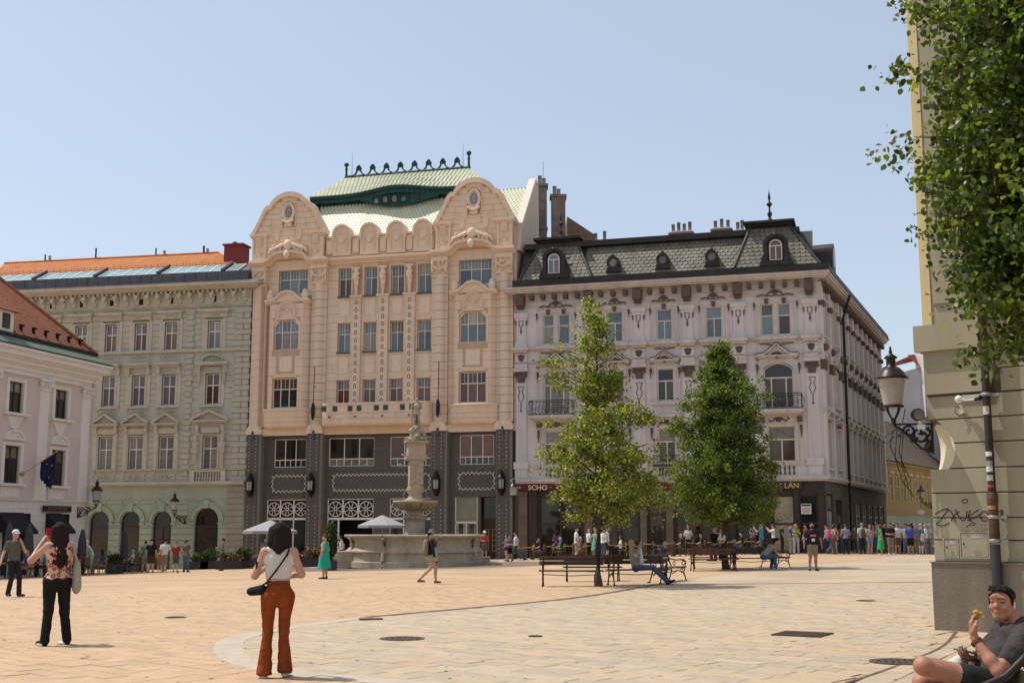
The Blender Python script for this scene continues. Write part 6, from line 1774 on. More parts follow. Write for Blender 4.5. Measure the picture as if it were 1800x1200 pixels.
w = W2(H, 11.6, -.22, 2.4); t = thing('sign_board', 'narrow black shop sign with gold frame lines over the awning on the pink house', 'sign', w, R_(HR))
b = MB(); b.box(0, 2.6, -.06, 0, 0, .36); b.build('board', MAT['black'], t)
b = MB()
for i in range(4): b.path(arc(.6 + i * .45,.2,.16,.07,0,324,9),.02,-.07,-.061,closed=True)
b.path([(.05, .05), (2.55, .05), (2.55, .31), (.05, .31)], .015, -.07, -.061, closed=True); b.build('gold_scrollwork', MAT['gold'], t)
w = W2(H, 9.8, -.1, 4.4); t = thing('flag', 'drooping dark blue flag with yellow stars on a slanting pole on the pink house', 'flag', w, R_(HR))
b = MB(); b.tube([(0, 0, 0), (1.0, -1.35, 1.25)], .03, 6); b.build('pole', MAT['brass'], t)
b = MB(); b.lathe([(.2, 0), (.2, .03), (.1, .06)], 10); b.ball((0, 0, 0), .15, 0, 8, 5, (1, .3, 1)); b.build('wall_plate', MAT['brass'], t)
b = MB(); b.ball((1.0, -1.35, 1.27), .06); b.build('finial', MAT['brass'], t)
MAT['flag'] = mat("dark blue flag cloth", (.012, .012, .06), .8, var=.3, scale=5)
fn = lambda s,v: (.55 + .42 * s + .05 * math.sin(v * 5 + s * 9) + v * (.32 - .1 * s),-.72 - .6 * s + .1 * math.sin(s * 16 + v * 3) + v * (.1 + .25 * s),.68 + .55 * s - v * (1.0 + 1.0 * s))
b = MB(); n = 16; vs = [fn(i / n,j / n) for j in range(n + 1) for i in range(n + 1)]
b.add(vs, [(j * (n + 1) + i, j * (n + 1) + i + 1, (j + 1) * (n + 1) + i + 1, (j + 1) * (n + 1) + i) for j in range(n) for i in range(n)], 0, True); b.build('cloth', MAT['flag'], t)
MAT['star'] = mat("yellow star print", (.6, .45, .05), .7)
for i in range(8):
	a = i * math.pi / 4; p = Vector(fn(.5 + .2 * math.cos(a),.5 + .25 * math.sin(a)))
	b = MB(); b.add([tuple(p + Vector((r * math.cos(q) * .4 + .0,-.03 + r * math.cos(q) * -.5 , r * math.sin(q)))) for q,r in [(math.pi / 2 + k * math.pi / 5,.06 if k % 2 == 0 else .025) for k in range(10)]],[tuple(range(10))]); b.v += [(x + .02,y + .05,z) for x,y,z in b.v]; b.f.append(list(range(10,20))[::-1]); b.m.append(0); b.sm.append(False)
	b.build('star', MAT['star'], t)
# ------------------------------------------------------------------ cream corner building on the right
MAT['cream_wall'] = mat("cream ashlar render", (.35, .315, .225), .85, var=.1, scale=.8, streak=.5, bump=.3, bscale=80, dirt=.2)
MAT['cream_joint'] = mat("dirty joint", (.12, .09, .055), .95, var=.4, scale=3)
MAT['plinth'] = mat("stained grey brown plinth render", (.20, .17, .13), .9, var=.22, scale=1.2, streak=.3, bump=.3, dirt=.35)
C = Bld('cream_building', 'tall cream building at the right edge with banded wall, graffiti and dark drainpipe', 'building', (6.77, 19.7, 0), -41)
CL = 16.0
b = MB(); b.box(-.03, CL, -.08, 6, -.3, 1.03, 0); b.box(-.05, CL, -.1, 5.9, 1.03, 1.05); C.part('plinth', b, MAT['plinth'])
# wall body with the hollow cut in its corner for the lamp bracket
b = MB()
zs = [1.05,1.2,2.15,2.3,2.45,2.6,2.75,2.9,3.05,3.2,3.35,3.45,4.7]
def cut(z): return 0.0 if not 2.3 < z < 3.35 else .42 * math.sin(math.pi * (z - 2.3) / 1.05) ** .6
for z0,z1 in zip(zs[:-1],zs[1:]):
	c0,c1 = cut(z0),cut(z1)
	b.loft([[(c,.02,z),(CL,.02,z),(CL,5.8,z),(0,5.8,z),(0,c * 1.1 + .021,z)] for c,z in ((c0,z0),(c1,z1))],0,False)
C.part('wall_core', b, MAT['cream_joint'])
b = MB(); hz = [3.72 - .41 * k for k in range(1,7)][::-1]
levels = [1.05,1.39,1.74,2.13,2.52,2.92,3.31,3.69]
bandm = None
for z0,z1 in zip(levels[:-1],levels[1:]):
	zm = (z0 + z1) / 2; c = .44 if 2.3 < zm < 3.35 and z0 > 2.2 else 0
	# course split in blocks
	xs_ = [0] + [1.9 + (0.9 if (levels.index(z0) % 2) else 0) + 2.1 * i for i in range(8)]
	xs_ = [x for x in xs_ if x < CL] + [CL]
	for k,(p,q) in enumerate(zip(xs_[:-1],xs_[1:])):
		bb = MB(); g = .011
		if k == 0 and c:
			a0 = cut(z0 + g); a1 = cut(z1 - g);
			nst = 5
			rings = []
			for i in range(nst + 1):
				z = z0 + g + (z1 - z0 - 2 * g) * i / nst; cc = cut(z)
				rings.append([(p + cc,-.0,z),(q - g * .4,-.0,z),(q - g * .4,.03,z),(p + cc,.03,z)])
			bb.loft(rings,0,False)
		else: bb.box(p + (0 if k == 0 else g * .4),q - g * .4,-.0,.03,z0 + g,z1 - g,0,bevel=.006)
		if k < 6: C.part('wall_block', bb, MAT['cream_wall'])
		else: C.part('wall_block', bb, MAT['cream_wall'])
# lining of the hollow, its pale colour stands in for sunlight
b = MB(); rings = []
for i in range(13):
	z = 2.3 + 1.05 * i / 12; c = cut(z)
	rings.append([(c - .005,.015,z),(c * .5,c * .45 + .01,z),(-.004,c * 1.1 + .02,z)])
b.loft(rings, 0, True, cap=False, closed=False); C.part('hollow_lining', b, mat("render with painted sunlight", (.62, .56, .40), .85))
b = MB(); b.box(-.004, .0, .03, 5.8, 1.07, 2.3); b.box(-.004, .0, .03, 5.8, 3.35, 4.7); C.part('return_wall', b, MAT['cream_wall'])
# corner block under the upper pilaster
b = MB(); b.prism([(0, 3.72), (1.0, 3.72), (1.1, 3.95), (1.12, 4.25), (1.08, 4.4), (0, 4.4)][::-1], -.05, .03); C.part('corner_block', b, MAT['cream_wall'])
b = MB(); b.box(1.14, CL, -.0, .03, 4.08, 4.4); b.box(1.2, CL, -.0, .03, 3.71, 4.06); C.part('wall_block', b, MAT['cream_wall'])
b = MB(); cornice(b, 0, CL, 4.4, [(.05, .05), (.07, .06), (.03, .28)], .0); b.box(-.12, 1.1, -.13, .0, 4.42, 4.85); C.part('base_moulding', b, MAT['cream_wall'])
b = MB(); b.box(.12, CL, .1, 5.8, 4.7, 14); C.part('upper_wall', b, MAT['cream_wall'])
MAT['cream_yel'] = mat("warm yellow stucco and painted sunlight", (.60, .50, .27), .85, var=.06, scale=2)  # sunlight on the corner moulding is put into this yellow; plain stucco elsewhere
b = MB(); b.box(.1, .95, .0, .1, 4.8, 13.5); b.box(.2, .85, -.03, .0, 5.2, 13.3); C.part('upper_pilaster', b, MAT['cream_wall'])
b = MB()
for i,(x,y) in enumerate(((-.03,.06),(-.0,.0),(.05,-.02))): b.box(x,x + .11,y,y + .5,4.78,13.5)
b.box(-.06, .1, .15, .7, 4.78, 13.5); C.part('corner_moulding', b, MAT['cream_yel'], kind='stuff')
for x in (1.5,3.6):
	b = MB(); b.box(x + .35, x + 1.4, .02, .12, 7.0, 10.0); f_ = C.part('window', b, MAT['cream_w']); b = MB(); b.box(x + .43, x + 1.32, .0, .019, 7.1, 9.9); C.part('pane', b, GL['dark'], parent=f_)
b = MB(); cornice(b, 0, CL, 13.5, [(.2, .2), (.4, .2), (.6, .25)], .1); b.box(-.3, CL, -.3, 6, 14.15, 14.3); C.part('cornice', b, MAT['cream_wall'])
b = MB(); b.loft([[(-.5, -.5, 14.3), (CL, -.5, 14.3), (CL, 6, 14.3), (-.5, 6, 14.3)], [(1, 2.5, 16), (CL, 2.5, 16), (CL, 3, 16), (1, 3, 16)]], 0, False); C.part('roof', b, MAT['brown_tile'])
# drainpipe
t = thing('drainpipe', 'thick brown black drainpipe with stickers running down the cream wall', 'drainpipe', W2(C, 1.02, -.15, 0), R_(-41))
MAT['pipe'] = mat("brown painted pipe", (.045, .033, .028), .5, .2, var=.3, scale=6)
b = MB(); b.lathe([(.062, 2.1), (.06, 3.2), (.058, 12.5)], 12); b.build('upper_pipe', MAT['pipe'], t)
b = MB(); b.lathe([(.085, 1.95), (.085, 2.1), (.07, 2.12)], 12); b.lathe([(.078, 1.35), (.078, 1.95)], 12); b.build('sleeve', mat("rusty pipe", (.10, .05, .03), .7, .2, var=.5, scale=9), t)
b = MB(); b.lathe([(.075, 0), (.075, 1.33)], 12); b.build('lower_pipe', mat('dark grey pipe', (.05, .05, .055), .5, .3), t)
for z in (1.72,1.36,3.62):
	b = MB(); b.lathe([(.085, z), (.09, z + .01), (.09, z + .045), (.085, z + .05)], 12); b.box(.08, .2, .0, .02, z, z + .04); b.build('clamp', MAT['galv'], t)
for i,(z,h,cc) in enumerate(((3.33,.13,(.5,.45,.42)),(2.68,.07,(.6,.6,.6)),(2.52,.09,(.25,.3,.3)),(2.44,.17,(.55,.58,.6)),(2.3,.09,(.4,.42,.4)),(2.2,.04,(.4,.05,.05)),(1.86,.06,(.4,.2,.1)))):
	b = MB(); b.lathe([(.0645 if z > 2.12 else .08, z), (.0645 if z > 2.12 else .08, z + h)], 14, a0=math.pi * 1.15, a1=math.pi * 1.75); b.build('sticker', mat('sticker %s' % 'abcdefg'[i], cc, .6, var=.5, scale=40), t)
# meter boxes in the wall: small door and wide door
for x0, x1, z0, z1, l in ((.17, .37, 1.13, 1.4, 'small cream meter cupboard in the wall under the graffiti'), (.44, .86, 1.13, 1.5, 'wide cream meter cupboard with stickers beside the drainpipe')):
	t = thing('meter_cupboard', l, 'cupboard', W2(C, x0, -.002, 0), R_(-41)); W_ = x1 - x0
	b = MB(); b.path([(-.015, z0 - .015), (W_ + .015, z0 - .015), (W_ + .015, z1 + .015), (-.015, z1 + .015)], .03, -.014, .0, closed=True); b.build('frame', MAT['cream_wall'], t)
	b = MB(); b.box(.004, W_ - .004, -.008, -.001, z0 + .004, z1 - .004); b.build('door', MAT['cream_wall'], t)
	b = MB(); b.box(.03, .045, -.02, -.008, (z0 + z1) / 2, (z0 + z1) / 2 + .03); b.build('lock', MAT['black'], t)
	b = MB(); b.box(W_ * .4, W_ * .85, -.011, -.0081, z1 - .08, z1 - .02); b.build('sticker', mat('grey sticker', (.38, .38, .36), .6, var=.4, scale=60), t)
	b = MB(); b.box(W_ * .5, W_ * .72, -.011, -.0081, z0 + .03, z0 + .09); b.build('sticker', mat('olive sticker', (.26, .25, .12), .6, var=.2), t)
# graffiti
t = thing('graffiti', 'black spray painted scrawl reading roughly ZKUFOP on the cream wall', 'graffiti', W2(C, .0, -.004, 0), R_(-41))
MAT['spray'] = mat("black spray paint", (.02, .018, .02), .7)
def stroke(pts,w=.014):
	pts = [(x * .00925 + .02,1.92 - z * .0091) for x,z in pts]
	sm = []
	for i in range(len(pts) - 1):
		p0,p1,p2,p3 = pts[max(i - 1,0)],pts[i],pts[i + 1],pts[min(i + 2,len(pts) - 1)]
		for k in range(5):
			u = k / 5; sm.append(tuple(.5 * (2 * p1[d] + (p2[d] - p0[d]) * u + (2 * p0[d] - 5 * p1[d] + 4 * p2[d] - p3[d]) * u * u + (3 * p1[d] - p0[d] - 3 * p2[d] + p3[d]) * u ** 3) for d in (0,1)))
	sm.append(pts[-1])
	b = MB(); b.path(sm, w, -.003, .0); b.build('stroke', MAT['spray'], t)
# coordinates: pixels of the scrawl relative to its upper left corner
stroke([(2,14),(8,10),(18,6),(26,5),(20,13),(14,20),(10,26),(4,30),(8,33),(18,33),(27,28)]); stroke([(27,6),(33,14),(38,28)]); stroke([(30,25),(36,16),(45,9)]); stroke([(38,6),(44,18),(50,25),(56,20),(58,8)])
stroke([(64,7),(60,18),(66,28),(72,30)]); stroke([(60,18),(72,10),(78,7)]); stroke([(58,25),(70,20),(80,14)]); stroke([(84,10),(80,18),(86,26),(93,20),(91,10),(84,10)]); stroke([(97,8),(96,20),(100,30),(104,36)]); stroke([(97,8),(106,6),(108,14),(98,20)]); stroke([(112,10),(118,8),(114,20),(120,24)])
stroke([(50,-8),(54,-12),(60,-10),(58,-6),(52,-6),(50,-8)],.01); stroke([(55,36),(62,32),(70,33)],.012)
# security camera
w = W2(C, .62, -.02, 3.4); t = thing('security_camera', 'white bullet security camera on a bracket left of the drainpipe', 'camera', w, R_(-41))
MAT['plastic'] = mat("white plastic", (.68, .67, .64), .4)
b = MB(); b.tube([(0, 0, 0), (0, -.1, .05), (-.02, -.12, .12)], .025, 8); b.lathe([(.05, -.03), (.055, 0), (.05, .04)], 12, (-.03, -.12, .19)); b.box(-.08, -.03, -.03, 0, -.02, .08); b.build('mount', MAT['plastic'], t)
b = MB(); b.ball((-.04, -.12, .2), .065, 0, 12, 8); b.build('junction_box', MAT['plastic'], t)
b = MB(); b.tube([(.0, -.12, .2), (.06, -.14, .2)], .018, 8); b.box(.05, .3, -.19, -.11, .165, .24); b.box(.04, .33, -.2, -.1, .24, .25); b.build('housing', MAT['plastic'], t)
b = MB(); b.prism([(.22, .16), (.305, .16), (.34, .22), (.24, .2)], -.192, -.108); b.ball((.305, -.15, .2), .03); b.build('lens_front', MAT['black'], t)
b = MB(); b.tube([(-.03, -.01, .05), (-.12, -.06, .1), (-.14, -.05, .0), (-.08, -.03, -.06), (.0, -.01, -.04)], .008, 5); b.build('cable', MAT['black'], t)
# big street lantern on a scroll bracket at the corner
MAT['bronze'] = mat("dark bronze paint", (.035, .028, .024), .35, .5, var=.3, scale=8)
MAT['dirty_glass'] = mat("dusty lantern glass", (.42, .39, .34), .35, var=.2, scale=6, col2=(.30, .27, .23))
def lantern(par, s=1.0, glass='dirty_glass'):
	"""glass body centred at origin: base z=0"""
	b = MB(); b.lathe([(.36 * s, .58 * s), (.38 * s, .6 * s), (.33 * s, .64 * s), (.27 * s, .74 * s), (.18 * s, .83 * s), (.105 * s, .87 * s), (.1 * s, 1.03 * s), (.14 * s, 1.05 * s), (.15 * s, 1.07 * s), (.07 * s, 1.13 * s), (.03 * s, 1.17 * s), (.045 * s, 1.2 * s), (.02 * s, 1.24 * s), (.03 * s, 1.27 * s), (.005 * s, 1.33 * s)], 24); b.build('hood', MAT['bronze'], par)
	b = MB(); b.lathe([(.21 * s, 0), (.31 * s, .58 * s)], 6, smooth=False) if glass != 'dirty_glass' else b.lathe([(.2 * s, 0), (.3 * s, .585 * s)], 24); b.build('glass', MAT[glass], par)
	b = MB(); b.lathe([(.23 * s,.0),(.24 * s,-.03 * s),(.22 * s,-.06 * s)],16)
	for i in range(4):
		a = i * math.pi / 2 + .4; b.tube([(.19 * s * math.cos(a),.19 * s * math.sin(a),-.05 * s),(.13 * s * math.cos(a),.13 * s * math.sin(a),-.18 * s),(.05 * s * math.cos(a),.05 * s * math.sin(a),-.3 * s),(0,0,-.34 * s)],.022 * s,6)
	b.lathe([(.03 * s, -.42 * s), (.06 * s, -.35 * s), (.04 * s, -.28 * s)], 8); b.build('cradle', MAT['bronze'], par)
def scroll_arm(par,L,s=1.0):
	"""bracket from the lantern foot (0) to the wall (x = L)"""
	b = MB(); b.tube([(-.02,0,0),(L,0,0)],.022 * s,6)
	sp = lambda cx,cz,r,t0,tn,k=1: [(cx + k * r * (1 - i / 14 * .75) * math.cos(t0 + tn * i / 14),0,cz + r * (1 - i / 14 * .75) * math.sin(t0 + tn * i / 14)) for i in range(15)]
	b.tube(sp(L * .72,-.24 * s,.2 * s,0,9),.03 * s,6); b.tube(sp(L * .4,-.15 * s,.13 * s,3,-8),.028 * s,6); b.tube(sp(L * .9,-.5 * s,.1 * s,1.5,8),.028 * s,6)
	b.tube([(0,0,-.02),(L * .2,0,-.12 * s),(L * .45,0,-.3 * s),(L * .7,0,-.5 * s),(L * .9,0,-.52 * s),(L,0,-.35 * s)],[.03 * s,.035 * s,.03 * s,.03 * s,.03 * s,.03 * s],6)
	b.tube([(L,0,.02),(L,0,-.62 * s)],.03 * s,6)
	rr = random.Random(2)
	for i in range(16):
		b.ball((L * rr.uniform(.08,.95),rr.uniform(-.02,.02),-s * rr.uniform(.05,.45)),.035 * s * rr.uniform(.7,1.3),0,5,4)
	b.build('bracket', MAT['bronze'], par)
LC = Vector(W2(C,.02,-.05,3.03))
t = thing('street_lantern', 'big bronze street lantern with dusty glass on a scrolled bracket, nearest the camera', 'lantern', (6.24, 19.78, 3.56), 0)
lantern(t,.74)
b = MB(); b.ball((0, 0, .28), .07, 0, 10, 8, (1, 1, 1.3)); b.build('bulb', MAT['plastic'], t)
arm = bpy.data.objects.new('arm', None); COL.objects.link(arm); arm.parent = t; arm.location = (0, 0, -.31); arm.rotation_euler = (0, 0, -.1); KIDS.setdefault(t.name, []).append(arm)
scroll_arm(arm,.6,.8)
b = MB()
for i,(dx,L_) in enumerate(((.05,.9),(.12,.75),(-.02,.55),(.15,1.05))): b.tube([(dx,0,-.4),(dx - .05,.02,-.4 - L_ * .5),(dx + .04,0,-.4 - L_ * .9),(dx + .12,0,-.45 - L_)],.008,4)
b.tube([(.2, 0, -.05), (.14, 0, -.3), (.0, 0, -.42), (-.15, .02, -.5), (-.12, 0, -.62), (0, 0, -.5)], .007, 4); b.build('loose_cables', MAT['black'], t)
t = thing('floodlight', 'small round floodlight clamped beside the big street lantern bracket', 'floodlight', (6.62, 19.68, 3.4), 0)
b = MB(); b.lathe([(.1, 0), (.11, .03), (.11, .08), (.03, .14)], 16); b.xf(Matrix.Rotation(R_(-90), 4, 'X')); b.build('housing', MAT['bronze'], t)
b = MB(); b.lathe([(.085, -.012), (.085, -.002)], 16); b.xf(Matrix.Rotation(R_(-90), 4, 'X')); b.build('lens', GL['curtain'], t)
b = MB(); b.tube([(0, .0, -.1), (.05, .0, -.2)], .025, 6); b.box(-.03, .09, -.03, .03, -.24, -.16); b.build('clamp', MAT['plastic'], t)
# ------------------------------------------------------------------ behind: fire wall building, yellow house, white gable
t = thing('rear_building', 'brown brick rear building with two tall sooty chimney stacks behind the palace', 'building', (0, 0, 0))
def wbox(name,x0,x1,y,d,z0,z1,m,par):
	b = MB(); b.box(x0,x1,y,y + d,z0,z1); return b.build(name,m,par)
MAT['brick_br'] = mat("weathered brown brick", (.17, .11, .075), .95, var=.4, scale=1.5, bump=.5)
b = MB(); b.prism([(4.2, 10), (6.5, 10), (6.5, 24.0), (4.3, 25.5)], 92, 99); b.build('wall', MAT['brick_br'], t)
b = MB(); b.prism([(.9, 10), (1.9, 10), (1.9, 24.2), (.9, 24.2)], 90, 99); b.build('wall', MAT['offwhite'], t)
for x0,x1,zt,n in ((1.8,2.55,26.2,2),(2.88,3.9,25.4,2)):
	b = MB(); b.box(x0, x1, 86, 87, 18, zt); b.box(x0 - .1, x1 + .1, 85.9, 87.1, zt, zt + .2); b.box(x0 - .06, x1 + .06, 85.94, 87.06, zt - 3.2, zt - 3.05); c_ = b.build('chimney', MAT['chim'], t)
	for i in range(n):
		b = MB(); b.lathe([(.14, 0), (.14, .7 - .2 * i), (.18, .72 - .2 * i)], 8, (x0 + .25 + i * .3, 86.5, zt + .2)); b.build('flue_pipe', MAT['galv'], c_)
b = MB(); b.tube([(2.3, 86.5, 26.3), (2.3, 86.5, 28.2)], .02, 4); b.build('aerial', MAT['galv'], t)
MAT['ochre'] = mat("ochre yellow render", (.35, .25, .105), .9, var=.12, scale=1, streak=.5)
Yh = Bld('yellow_house', 'low ochre yellow house with mint ground floor down the lane', 'building', (31.2, 104.4, 0), 58.5)
ops = [(2 + i * 2.3,2.9 + i * 2.3,3.9,6.0) for i in range(10)]
b = MB(); wall(b, 0, 28, 2.6, 7.3, ops, depth=.2); b.box(0, 28, .3, 9, -1, 7.3); Yh.part('wall', b, MAT['ochre'])
b = MB(); b.box(0, 28, -.04, .3, -1, 2.6); Yh.part('ground_floor', b, MAT['green_low'])
b = MB(); cornice(b, 0, 28, 7.0, [(.15, .15), (.3, .15)], 0); b.box(0, 28, -.08, 0, 2.6, 2.75); Yh.part('cornice', b, MAT['ochre'])
for a,c,z0,z1 in ops:
	Yh.window(a, c, z0, z1, .1, 2, .6, MAT['cream_w'], 'curtain', fw=.07)
	b = MB(); b.path([(a - .1, z0), (a - .1, z1 + .1), (c + .1, z1 + .1), (c + .1, z0)], .14, -.08, 0); b.box(a - .3, c + .3, -.2, 0, z1 + .3, z1 + .45); Yh.part('window_surround', b, MAT['cream_yel'])
	b = MB(); b.box(a, c, -.06, 0, .2, 2.1); Yh.part('shutter', b, MAT['green_wall'])
MAT['grey_tile'] = mat("weathered grey brown roof tile", (.115, .09, .07), .9, var=.35, scale=2, bump=.4)
b = MB(); b.add([(-.5, -.4, 7.35), (28, -.4, 7.35), (28, 4.6, 12.4), (-.5, 4.6, 12.4)], [(0, 1, 2, 3)]); b.add([(-.5, -.4, 7.35), (-.5, 4.6, 12.4), (-.5, 9.5, 7.35)], [(0, 1, 2)]); b.add([(-.5, 9.5, 7.35), (28, 9.5, 7.35), (28, 4.6, 12.4), (-.5, 4.6, 12.4)], [(0, 1, 2, 3)]); Yh.part('roof_deck', b, MAT['grey_tile'])
b = MB(); b.box(-.3, .3, -.4, -.1, -1, 7.2); Yh.part('corner_strip', b, MAT['ochre'])
b = MB(); b.tube([(.6, -.15, 7.2), (.6, -.15, -.5)], .1, 6); Yh.part('downpipe', b, MAT['galv'])
t = thing('white_gable_house', 'tall white rendered house with red tiled roof behind the yellow house', 'building', (0, 0, 0))
MAT['white_wall'] = mat("white lime render", (.60, .58, .58), .9, var=.08, scale=.3)
b = MB(); b.prism([(36.5, -1), (56, -1), (56, 10), (45.2, 16.4), (43.6, 18.4), (41.5, 17.8), (36.5, 17.4)][::1], 128, 145); b.build('gable_wall', MAT['white_wall'], t)
b = MB(); b.add([(42.0, 127.6, 19.6), (47.5, 127.6, 13.8), (56, 138, 13.8), (50, 138, 21.5)], [(0, 1, 2, 3)]); b.add([(42.0, 127.6, 19.4), (50, 138, 21.3), (42, 140, 19.4)], [(0, 1, 2)]); b.build('roof', mat("red roof tile", (.25, .065, .035), .85, var=.3, scale=2, bump=.4), t)
b = MB(); b.box(43.5, 47.2, 127, 129.5, 13, 21.0); b.build('chimney_block', MAT['white_wall'], t)
b = MB(); b.lathe([(.35, 0), (.35, .4), (.6, .6), (.6, 1.4), (.35, 1.7), (.35, 2.2)], 10, (45.0, 128, 21.0)); b.build('roof_cowl', MAT['zinc'], t)
b = MB(); b.prism([(44.0, 23.2), (49, 23.2), (49, 25.2), (46.5, 25.2)], 122, 128); b.prism([(45.2, -1), (49, -1), (49, 23.2), (45.2, 23.2)], 122.2, 127.8, 0); b.build('dark_eaves', MAT['copper_dk'], t)
# the other side of the lane, mostly hidden by the cream building
Ln = Bld('lane_house', 'cream town house on the other side of the lane, hidden behind the cream corner building', 'building', (36.2, 100, 0), 180 + 71)
ops = [(1 + i * 3,2.2 + i * 3,z,z + 2) for i in range(8) for z in (4.5,8.3,12)]
b = MB(); wall(b, 0, 25, -1, 15.5, ops, depth=.2); b.box(0, 25, .3, 10, -1, 15.5); Ln.part('wall', b, MAT['cream_wall'])
for o_ in ops: Ln.window(*o_, .1, 2, .6, MAT['cream_w'], 'curtain')
for y_ in (1.6,4.6,7.6):
	for z_ in (4.5,8.3,12):
		b = MB(); b.box(25, 25.07, y_, y_ + 1.2, z_, z_ + 2); f_ = Ln.part('window', b, MAT['cream_w']); b = MB(); b.box(25.071, 25.08, y_ + .1, y_ + 1.1, z_ + .1, z_ + 1.9); Ln.part('pane', b, GL['curtain'], parent=f_)
b = MB(); cornice(b, 0, 25, 15.2, [(.2, .2), (.4, .25)], 0); Ln.part('cornice', b, MAT['cream_wall'])
b = MB(); b.loft([[(-.4, -.4, 15.6), (25.4, -.4, 15.6), (25.4, 10, 15.6), (-.4, 10, 15.6)], [(2, 4, 19), (23, 4, 19), (23, 5, 19), (2, 5, 19)]], 0, False); Ln.part('roof', b, MAT['brown_tile'])
# ------------------------------------------------------------------ people
_cm = {}
def cm(c,r=.85,name=None,sc=14,var=.12,bump=.3,bs=25):
	k = (c,r,name)
	if k not in _cm: _cm[k] = mat(name or 'cloth %d' % len(_cm), c, r, var=var, scale=sc, bump=bump, bscale=bs, spec=.2, bd=.04)
	return _cm[k]
SKIN = mat("light skin", (.48, .27, .19), .55, var=.08, scale=12, spec=.35); SKIN.node_tree.nodes["Principled BSDF"].inputs["Subsurface Weight"].default_value = .0
SKIN2 = mat("tanned skin", (.33, .17, .11), .5, var=.08, scale=12, spec=.35)
BLK = (.012,.011,.012); WHT = (.62,.60,.57); JEAN = (.065,.10,.18); KHK = (.22,.175,.105); GRY = (.11,.105,.105); NVY = (.018,.022,.045); RED = (.38,.03,.03)
HB = (.02,.013,.01); HBR = (.07,.035,.018); HGY = (.30,.28,.26); HBL = (.36,.24,.11); HRD = (.13,.035,.015)
POSE = dict(
	stand=dict(LK=(.10,-.02,.5),LA=(.11,.02,.09),RK=(-.10,-.02,.5),RA=(-.12,.03,.09),LE=(.24,.03,1.15),LW=(.24,-.08,.92),RE=(-.24,.03,1.15),RW=(-.24,-.07,.92)),
	cross=dict(LE=(.24,.0,1.14),LW=(.02,-.2,1.15),RE=(-.24,.0,1.14),RW=(-.0,-.22,1.1)),
	walk=dict(LK=(.09,-.2,.52),LA=(.09,-.2,.11),RK=(-.09,.05,.5),RA=(-.09,.36,.2),LE=(.23,.12,1.16),LW=(.24,.1,.93),RE=(-.23,-.1,1.16),RW=(-.22,-.26,.97)),
	photo=dict(LE=(.23,-.2,1.3),LW=(.09,-.38,1.5),RE=(-.23,-.2,1.3),RW=(-.07,-.38,1.5)),
	phone=dict(LE=(.24,.0,1.14),LW=(.12,-.26,1.22),RE=(-.24,.02,1.15),RW=(-.06,-.24,1.12)),
	wave=dict(RE=(-.28,-.1,1.5),RW=(-.25,-.2,1.75)),
	hip=dict(LE=(.36,.08,1.2),LW=(.18,-.02,1.0)),
	carry=dict(LE=(.23,.0,1.15),LW=(.14,-.25,1.2)),
	sit=dict(pz=.52,LK=(.13,-.44,.52),LA=(.14,-.4,.09),RK=(-.13,-.44,.52),RA=(-.12,-.46,.09),LE=(.24,-.08,.76),LW=(.14,-.32,.68),RE=(-.24,-.08,.76),RW=(-.1,-.34,.68),lean=.0),
	bent=dict(pz=.52,LK=(.13,-.42,.52),LA=(.12,-.34,.09),RK=(-.13,-.42,.52),RA=(-.14,-.42,.09),LE=(.2,-.42,.72),LW=(.06,-.55,.58),RE=(-.2,-.42,.72),RW=(-.04,-.56,.58),lean=.38),
)
